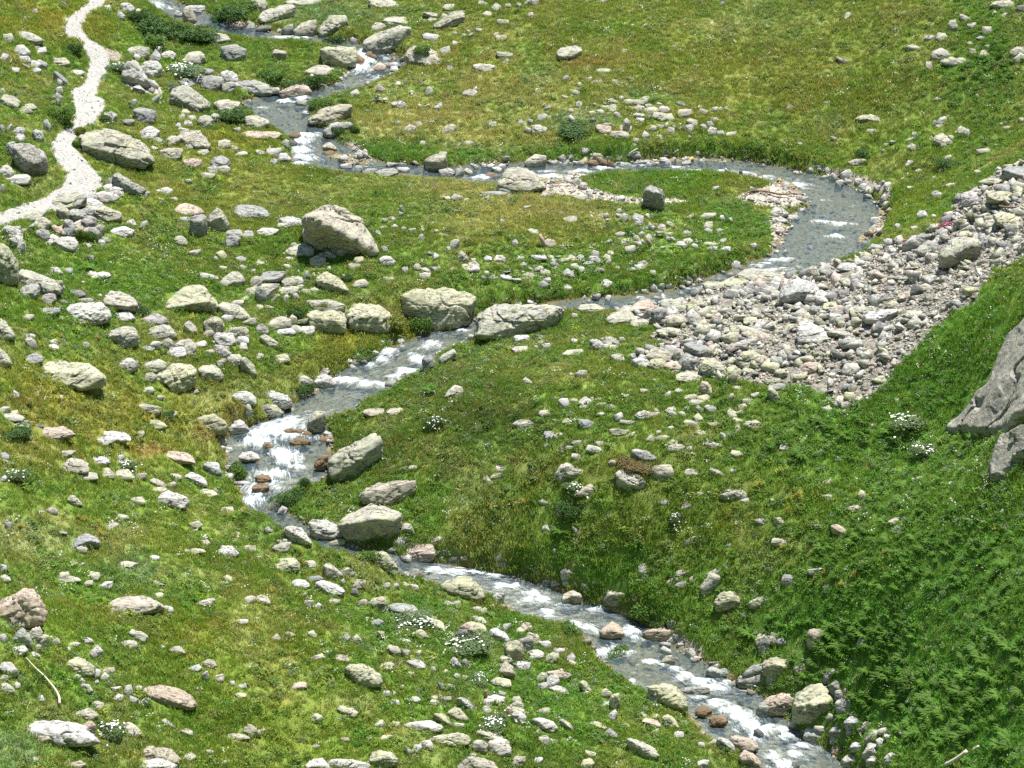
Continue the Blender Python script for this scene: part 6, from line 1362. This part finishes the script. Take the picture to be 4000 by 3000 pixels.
stones('gravel', x, y, np.where(kb2 | kr2, z, z + .03), sz, [(.46, .45, .42, 0), (.40, .39, .36, 0), (.35, .34, .31, .1), (.31, .30, .28, 0), (.36, .31, .26, 0), (.22, .20, .17, 0)], r, .15)
x, y, z, u, v, r = cand(90000, 808); k = (rdist(x, y) < -.05) & (r.uniform(size=len(x)) < .7); x, y, z = x[k], y[k], z[k]
stones('riverbed_cobbles', x, y, z, np.minimum(.05 * r.pareto(2.2, len(x)) + .07, .30), [(.33, .25, .13, 0), (.24, .20, .13, 0), (.38, .34, .24, 0), (.31, .31, .28, 0), (.16, .14, .11, 0), (.46, .43, .35, 0)], r, .2, .8)
x, y, z, u, v, r = cand(300000, 909); k = zone(x, y, u, v, [TPOLY, SPUR], 14, 8) & (r.uniform(size=len(x)) < .35); x, y, z = x[k], y[k], z[k]
stones('trail_stones', x, y, z + .03, .022 * r.pareto(2.5, len(x)).clip(0, 6) + .03, [(.44, .42, .38, 0), (.38, .36, .32, 0), (.30, .29, .26, 0)], r, .1)
# small half-buried stones all over the meadow
x, y, z, u, v, r = cand(9000, 1010); STZ = [(700,2500,700,500),(2400,1750,500,250),(2400,480,400,120),(400,1300,500,250),(800,700,500,250),(2400,950,450,150),(1900,2700,400,300),(3600,550,350,120),(1400,400,300,200),(200,400,200,250)]
k = ~(barren(x, y, u, v) | mk(x, y)) & (r.uniform(size=len(x)) < .02 + .5 * ell(u, v, STZ) * smooth((fbm2(x, y, 2.5, 141, 2) - .12) / .25)); x, y, z = x[k], y[k], z[k]
stones('meadow_pebbles', x, y, z + .02, .06 * r.pareto(1.9, len(x)).clip(0, 4) + .06, PALE, r, .1)

# ------------------------------------------------------------------ individual plants and small things
def foliage_mesh(n, seed, ls, sx=1., sz_=.75):
    r = np.random.default_rng(seed); V_, F_, off = [], [], 0
    cs = [(0, 0, .15, .75)] + [(r.uniform(-.7, .7), r.uniform(-.6, .6), r.uniform(0, .45), r.uniform(.3, .6)) for _ in range(9)]
    for (cx_, cy_, cz_, rad) in cs:
        vv, ff = leaves(int(n * rad), rad, rad * sz_, ls, r, .5, .6); V_.append(vv + np.array([cx_, cy_, cz_])); F_.append(ff + off); off += len(vv)
    return np.concatenate(V_), np.concatenate(F_)
def stem_mesh(seed):
    r = np.random.default_rng(seed); V_, F_ = [], []
    for _ in range(9):
        a = r.uniform(0, 6.283); tip = np.array([math.cos(a) * .75, math.sin(a) * .7, r.uniform(.35, .8)]); k = len(V_)
        for w_, p in ((.03, np.zeros(3) - np.array([0, 0, .1])), (.012, tip * np.array([.5, .5, .7])), (.004, tip)):
            for q in range(4): V_.append(p + w_ * np.array([math.cos(q * 1.57), math.sin(q * 1.57), 0]))
        for s in (0, 4):
            for q in range(4): F_.append((k + s + q, k + s + (q+1) % 4, k + s + 4 + (q+1) % 4, k + s + 4 + q))
    return np.array(V_), np.array(F_)
def tmpl(nm, vf, mat):
    return mesh_obj(nm, vf[0], vf[1], mat, smooth_=False, link=False).data
FOL = [tmpl('foliage', foliage_mesh(420, 60 + i, .085), M_leaf_o) for i in range(4)]; STM = [tmpl('stems', stem_mesh(80 + i), M_stem) for i in range(2)]
def petal_mesh(seed):
    v, f = heads(46, .9, .75, .06, np.random.default_rng(seed)); v[:, 2] -= .25 * (v[:, 0]**2 + v[:, 1]**2); return v, f
FLW = [tmpl('flowers', petal_mesh(90 + i), M_petal) for i in range(3)]; FLP = tmpl('flowers', petal_mesh(97), M_pink)
def bush(name, u, v, ru, rv_, colr, label, cat, group, fl=None, zoff=0.0):
    p = ground([u], [v + rv_ * .75])[0]; f_ = p[1] * CP - (p[2] - CAM_H) * SP; mpp = f_ / FPX; w_ = ru * mpp * 1.2; hh = max(.28, rv_ * 2 * mpp * .8)
    e = bpy.data.objects.new(name, None); e.empty_display_size = .2; COL.objects.link(e); r = np.random.default_rng(int(u * 3 + v))
    e.location = p + np.array([0, w_ * .35, zoff]); e.rotation_euler = (0, 0, r.uniform(0, 6.28)); e.scale = (w_, w_ * .8, hh * (.72 if fl else .95)); tag(e, label, cat, group)
    q = bpy.data.objects.new('foliage', FOL[int(r.integers(4))]); q.parent = e; COL.objects.link(q); q.color = (*colr, 1)
    q = bpy.data.objects.new('stems', STM[int(r.integers(2))]); q.parent = e; COL.objects.link(q)
    if fl: q = bpy.data.objects.new('flowers', FLP if fl == 'pink' else FLW[int(r.integers(3))]); q.parent = e; COL.objects.link(q)
    return e
DG, MG, BGn, OL, RB = (.06, .125, .03), (.10, .19, .035), (.15, .22, .13), (.19, .22, .045), (.16, .125, .05)
GS = 'shrubs along the stream and trail'
for a in """600 105 95 55 DG|dense dark green shrub mass beside the uppermost stream;740 135 75 40 DG|dark shrub mass on the pool side of the dense one;905 45 85 45 DG|dark green shrubs across the stream at the top edge;960 20 50 30 MG|lighter green shrub atop the dark shrubs at the top edge
288 185 40 32 DG|dark shrub pressing on the trail's inner bend;465 255 42 40 BGn f|grey green shrub beside the tent shaped boulder;700 268 80 45 BGn f|wide silvery topped shrub behind the broad flat topped boulder;665 340 28 22 BGn|small grey green bush before the silvery topped shrub;242 450 50 48 MG|leafy green bush hanging over the trail's verge;885 450 70 34 DG|dark low shrub near the stream pool;410 462 30 20 DG|small dark bush beside a pale stone at the trail
312 508 25 25 OL|sparse twiggy bush at the trail's edge;300 562 20 24 MG|small bush at the end of the long low boulder;1300 155 40 32 DG|dark bush at the upper stream corner;1060 290 60 34 MG|green shrub in the grass above the pool;1150 330 55 26 DG|dark shrub beneath the table shaped boulder;1215 315 45 40 DG|tall dark bush beside the table shaped boulder
1340 392 26 20 MG|round bush on the pool's meadow bank;1250 400 55 28 MG|leafy bush clump between pool and upper rapids;1325 510 32 30 DG|pointed bush beside the grey boulder at the pool outlet;1385 505 22 24 DG|slim dark bush by the pool outlet;2255 508 95 26 DG|dark spreading juniper on the mound above the loop;3373 592 36 18 DG|isolated dark cushion shrub on the far loop bank
3703 638 48 22 DG|very dark shrub around a stone on the far slope;310 912 22 38 MG|young leafy shrub in the rubble heap;353 922 24 38 MG|second leafy shrub in the rubble heap;540 1205 44 28 DG|leafy shrub in front of the tilted black faced boulder;1355 1085 28 20 DG|small dark bush above the ledge blocks;1160 1220 40 32 DG|dark bush at the end of the ledge blocks
1540 1250 60 48 OL|golden green herb clump between the ledge and the blocky boulder;1640 1262 50 50 MG|reddish tipped bush against the blocky boulder;1440 1385 45 34 MG|bush overhanging the stream below the ledge;1185 1520 45 30 DG|dark bush at the stream bend;925 1838 45 42 MG|leafy bush clump at the water below the cascade;1120 1945 60 38 DG|twiggy dark bush leaning over the hidden stream;1190 1880 30 34 DG|twiggy shrub beside the leaning slab's foot
1425 2170 42 28 MG|leafy plant before the huge rounded boulder;55 1692 58 28 DG|dark leafed bush beside the flat pinkish slab;2520 2375 70 55 MG|leafy green bush overhanging the lower stream;2575 2440 45 35 DG|dark hollow bush base above the flat whitish boulder;2220 2455 42 28 MG|leafy bush on the near bank of the lower stream;2400 2560 45 35 MG|tall green herbs over the lower stream's near bank
1645 222 36 22 MG|grass tuft growing on the arched boulder;2240 2000 58 44 DG|dark dwarf shrub in the hummock's slope;2480 1812 66 24 RB|reddish brown dwarf shrub between grey boulders;3560 2650 70 45 MG|large bush behind the bank pile of white stones;1260 1228 18 14 OL|round moss cushion on the ledge block;660 1620 30 22 DG|dark herb clump under golden herbs;530 60 50 35 DG|dark shrub crown at the upstream end of the dense mass;600 150 60 30 MG|lighter shrub fringe below the dense mass;680 110 55 35 DG|dark shrub crown in the middle of the dense mass;800 150 40 25 DG|small dark shrub ending the dense mass near the stream;845 75 45 28 DG|dark shrub at the water opposite the dense mass""".replace('\n', ';').split(';'):
    pos, lab = a.split('|'); t_ = pos.split(); bush('shrub', *map(float, t_[:4]), dict(DG=DG, MG=MG, BGn=BGn, OL=OL, RB=RB)[t_[4]], lab, 'shrub', GS, 'w' if len(t_) > 5 else None, zoff=.55 if ('arched' in lab or 'cushion on' in lab) else 0)
for a in """430 2845 68 58|large white flowered shrub beside the long dark seamed boulder;490 1812 44 26|white flowered shrub in a row of boulders;55 1850 48 38|white flowered shrub at the near slope's outer edge;1700 1640 42 60|tall white flowered plant on the hummock;1610 2440 80 40|wide white flowered patch below the flat grey boulder;1820 2520 85 45|white flowered leafy plant by the dark slate block
1925 2825 65 34|white flowered plant below the small animal's boulder;2250 1898 50 32|white flowered plant above the tilted tan boulder;2640 2015 36 42|white flowered plant in the open lower meadow;560 2740 30 20|small white flowered plant near the tan boulder;3560 1640 80 45|pale flowered herb patch below the outcrop;3620 1755 60 40|pale leaved herb patch in the fern slope;2850 1920 25 20|tiny white leaved plant in the meadow;1870 2650 40 26|white flowered sprig patch in the near meadow""".replace('\n', ';').split(';'):
    pos, lab = a.split('|'); bush('flowering_shrub', *map(float, pos.split()), (.12, .18, .075), lab, 'flowering shrub', 'white flowered shrubs', 'w')
for a in "3710 880 46 18|wide magenta flowering cushion at the scree's edge;3545 945 24 11|small magenta flowering cushion lower on the scree's edge".split(';'):
    pos, lab = a.split('|'); bush('alpine_rose', *map(float, pos.split()), (.20, .075, .09), lab, 'alpine rose', 'magenta cushions', 'pink')
FM = [tmpl('fern', fern(18, 1.0, np.random.default_rng(200 + i), (-.7, -.4)), M_leaf_o) for i in range(4)]
r = np.random.default_rng(5)
def put_fern(u, v, L, lab, g):
    p = ground([u], [v])[0]; o = bpy.data.objects.new('fern', FM[int(r.integers(4))]); COL.objects.link(o); o.location = p; s = L * r.uniform(.85, 1.2); o.scale = (s, s, s * r.uniform(.75, 1)); o.rotation_euler = (r.uniform(-.15, .15), r.uniform(-.15, .15), r.uniform(-.7, .7)); j = r.uniform(.8, 1.3); o.color = (.08 * j, .18 * j, .015 * j, 1); tag(o, lab, 'fern', g)
for bu, bv, ru, rv_, n in [(3330,2500,130,60,13),(3560,2780,150,80,16),(3780,2720,170,90,16),(3880,2560,120,70,9),(3700,2900,200,60,12),(3240,2560,90,40,7),(3420,2640,70,40,6)]:
    for _ in range(n): put_fern(np.clip(bu + r.normal() * ru * .6, 3100, 3990), np.clip(bv + r.normal() * rv_ * .6, 2380, 2990), .52, 'lush fern arching downhill in the dense fern bed above the lower stream', 'ferns of the lower fern bed')
for bu, bv, ru, rv_, n in [(3290,1680,120,30,8),(3460,1720,120,40,8),(3560,1960,160,60,10),(3400,2100,160,60,8)]:
    for _ in range(n): put_fern(bu + r.normal() * ru * .6, bv + r.normal() * rv_ * .6, .45, 'green fern on the hillside between the scree and the lower fern bed', 'ferns of the upper hillside')
for u_, v_, L, lab in [(1690,1535,.8,'bright fern crown on the dark hummock behind the pale pointed boulder'),(360,1055,.6,'fern clump among pale blossoms below the rubble heap'),(2190,2080,.6,'yellowish fern beside the narrow pale stone'),(2930,2480,.7,'rounded fern tuft alone on the bank above the last bend'),(370,2340,.6,'fern clump between white flowers on the near slope'),(650,890,.7,'dark fern clump behind the twin upright boulders'),(2680,2990,.6,'fern clump at the bottom edge of the near bank'),(3130,1780,.7,'pale green fern clump on the open meadow beside the fern slope')]:
    put_fern(u_, v_, L, lab, 'single ferns')

# ---- sticks, dead wood, cairn, animal
def tube(pts, rad, seg=7):
    pts = np.array(pts, float); n = len(pts); V_, F_ = [], []
    for i, p in enumerate(pts):
        tg = pts[min(i+1, n-1)] - pts[max(i-1, 0)]; tg /= np.linalg.norm(tg) + 1e-9; a = np.cross(tg, [.3, .9, .2]); a /= np.linalg.norm(a); b = np.cross(tg, a)
        for q in range(seg): V_.append(p + rad[i] * (a * math.cos(q * 6.283 / seg) + b * math.sin(q * 6.283 / seg)))
    for i in range(n - 1):
        for q in range(seg): F_.append((i * seg + q, i * seg + (q+1) % seg, (i+1) * seg + (q+1) % seg, (i+1) * seg + q))
    F_ += [tuple(range(seg))[::-1], tuple(range((n-1) * seg, n * seg))]
    return np.array(V_), F_
def stick(name, px, rad, lab, cat, mat=M_wood, lift=None, upright=False, grp=None):
    px = np.array(px, float)
    if upright:
        b = ground(px[-1:, 0], px[-1:, 1])[0]; f_ = b[1] * CP - (b[2] - CAM_H) * SP; mpp = f_ / FPX
        p = np.array([[b[0] + (q[0] - px[-1, 0]) * mpp, b[1] + .08 * k, b[2] + (px[-1, 1] - q[1]) * mpp / CP] for k, q in enumerate(px[::-1])]); p[0, 2] -= .1
    else:
        g = resample(ground(px[:, 0], px[:, 1]), 4); p = g; p[:, 2] = hz(p[:, 0], p[:, 1]) + (.1 if lift is None else lift)
    rr = np.interp(np.linspace(0, 1, len(p)), np.linspace(0, 1, len(rad)), rad)
    v, f = tube(p, rr); o = mesh_obj(name, v - p[0], f, mat); o.location = p[0]; tag(o, lab, cat, grp); return o
stick('dead_branch', [(105,2588),(135,2622),(181,2666),(217,2711),(232,2740),(234,2766)], [.02, .03, .04, .05, .05], 'bleached curved dead branch lying on the near slope', 'branch', lift=.22)
stick('driftwood', [(2455,618),(2480,605),(2492,598)], [.04, .05, .03], 'short white driftwood stick on the stones at the stream', 'driftwood', lift=.3)
stick('driftwood', [(2630,606),(2650,597)], [.04, .03], 'thin driftwood stick propped on the far bank of the loop', 'driftwood', lift=.2)
stick('driftwood', [(2905,778),(2930,757),(2980,757),(3050,770),(3140,772)], [.03, .05, .06, .04], 'long brown driftwood log on the gravel bar', 'driftwood', M_bark, lift=.18)
stick('driftwood', [(3900,824),(3930,830),(3970,830)], [.04, .06, .05], 'brown branch lying across the upper scree', 'driftwood', M_bark, lift=.3)
stick('tree_snag', [(2107,922),(2118,942),(2130,966)], [.09, .12, .10], 'leaning broken tree snag beside a tan stone in the loop', 'snag', plain('snag_wood', (.36, .26, .20)), upright=True)
stick('tree_stump', [(2530,938),(2537,955),(2540,970)], [.08, .11, .13], 'short brown stump among the stones inside the loop', 'stump', plain('stump_wood', (.26, .19, .14)), upright=True)
stick('standing_stick', [(2236,155),(2237,168),(2237,182)], [.028, .03, .03], 'pale stick standing upright behind the lone notched boulder', 'stick', upright=True)
stick('standing_stick', [(2252,158),(2245,172)], [.02, .025], 'thin pale stick slanting beside the upright stick', 'stick', upright=True)
stick('fallen_log', [(3690,3010),(3735,2985),(3775,2955)], [.09, .10, .09], 'bleached log half hidden in ferns at the bottom edge', 'log', lift=.25)
stick('fallen_log', [(3800,2945),(3822,2932)], [.07, .06], 'shorter bleached log piece uphill of the half hidden log', 'log', lift=.2)
p = ground([1472], [393])[0]; e = bpy.data.objects.new('cairn', None); COL.objects.link(e); e.location = p; tag(e, 'small cairn of stacked stones on the meadow above the pool', 'cairn')
rs = np.random.default_rng(12); zc = 0.0
for w_, h_, dx in ((.34, .24, 0), (.22, .16, .03), (.16, .13, .05), (.09, .10, .04)):
    v, f = pebble(rs); o = mesh_obj('stone', v * np.array([w_, w_ * .8, h_ / 1.1]), f, M_rock, e); o.location = (dx, 0, zc + h_ * .45); o.color = (.48, .46, .42, .1); zc += h_ * .82
for dx, dy, s in ((-.3, -.05, .14), (.33, -.05, .16), (.55, .02, .22)):
    v, f = pebble(rs); o = mesh_obj('stone', v * s, f, M_rock, e); o.location = (dx, dy, .05); o.color = (.46, .44, .38, .2)
# the small animal sitting on the white boulder
dg = bpy.context.evaluated_depsgraph_get(); dv = rays([1898], [2722])[0]; hit = scene.ray_cast(dg, Vector(CAM), Vector(dv))
pos = np.array(hit[1]) if hit[0] else ground([1898], [2722])[0]
me = bpy.data.meshes.new('marmot'); S_ = .30
vs_ = [(0, 0, .28), (0, .02, .55), (0, 0, .85), (.02, -.06, 1.12), (.03, -.24, 1.12), (.03, -.34, 1.06), (-.14, -.14, .62), (-.12, -.24, .40), (.14, -.14, .62), (.12, -.24, .40), (-.18, -.12, .12), (-.18, -.30, .04), (.18, -.12, .12), (.18, -.30, .04), (.1, .30, .10), (.16, .50, .06), (-.07, -.03, 1.24), (.10, -.03, 1.24)]
es_ = [(0, 1), (1, 2), (2, 3), (3, 4), (4, 5), (2, 6), (6, 7), (2, 8), (8, 9), (0, 10), (10, 11), (0, 12), (12, 13), (0, 14), (14, 15), (3, 16), (3, 17)]
rad_ = [.26, .27, .20, .16, .11, .06, .08, .05, .08, .05, .13, .05, .13, .05, .09, .04, .05, .05]
me.from_pydata([tuple(c * S_ for c in q) for q in vs_], es_, []); mo = bpy.data.objects.new('marmot', me); COL.objects.link(mo)
sk_ = mo.modifiers.new('body', 'SKIN')
for q, rr in zip(me.skin_vertices[0].data, rad_): q.radius = (rr * S_, rr * S_)
me.skin_vertices[0].data[0].use_root = True
ss = mo.modifiers.new('round', 'SUBSURF'); ss.levels = ss.render_levels = 2
me.materials.append(M_fur); mo.location = pos - np.array([0, 0, .01]); mo.rotation_euler = (0, 0, -.5); tag(mo, 'small brown animal sitting upright on the white boulder', 'marmot')
print('THINGS', len([o for o in COL.objects if o.get('category')]), 'boul', len(boul), 'ston', len(ston), 'tiny', len(tiny))
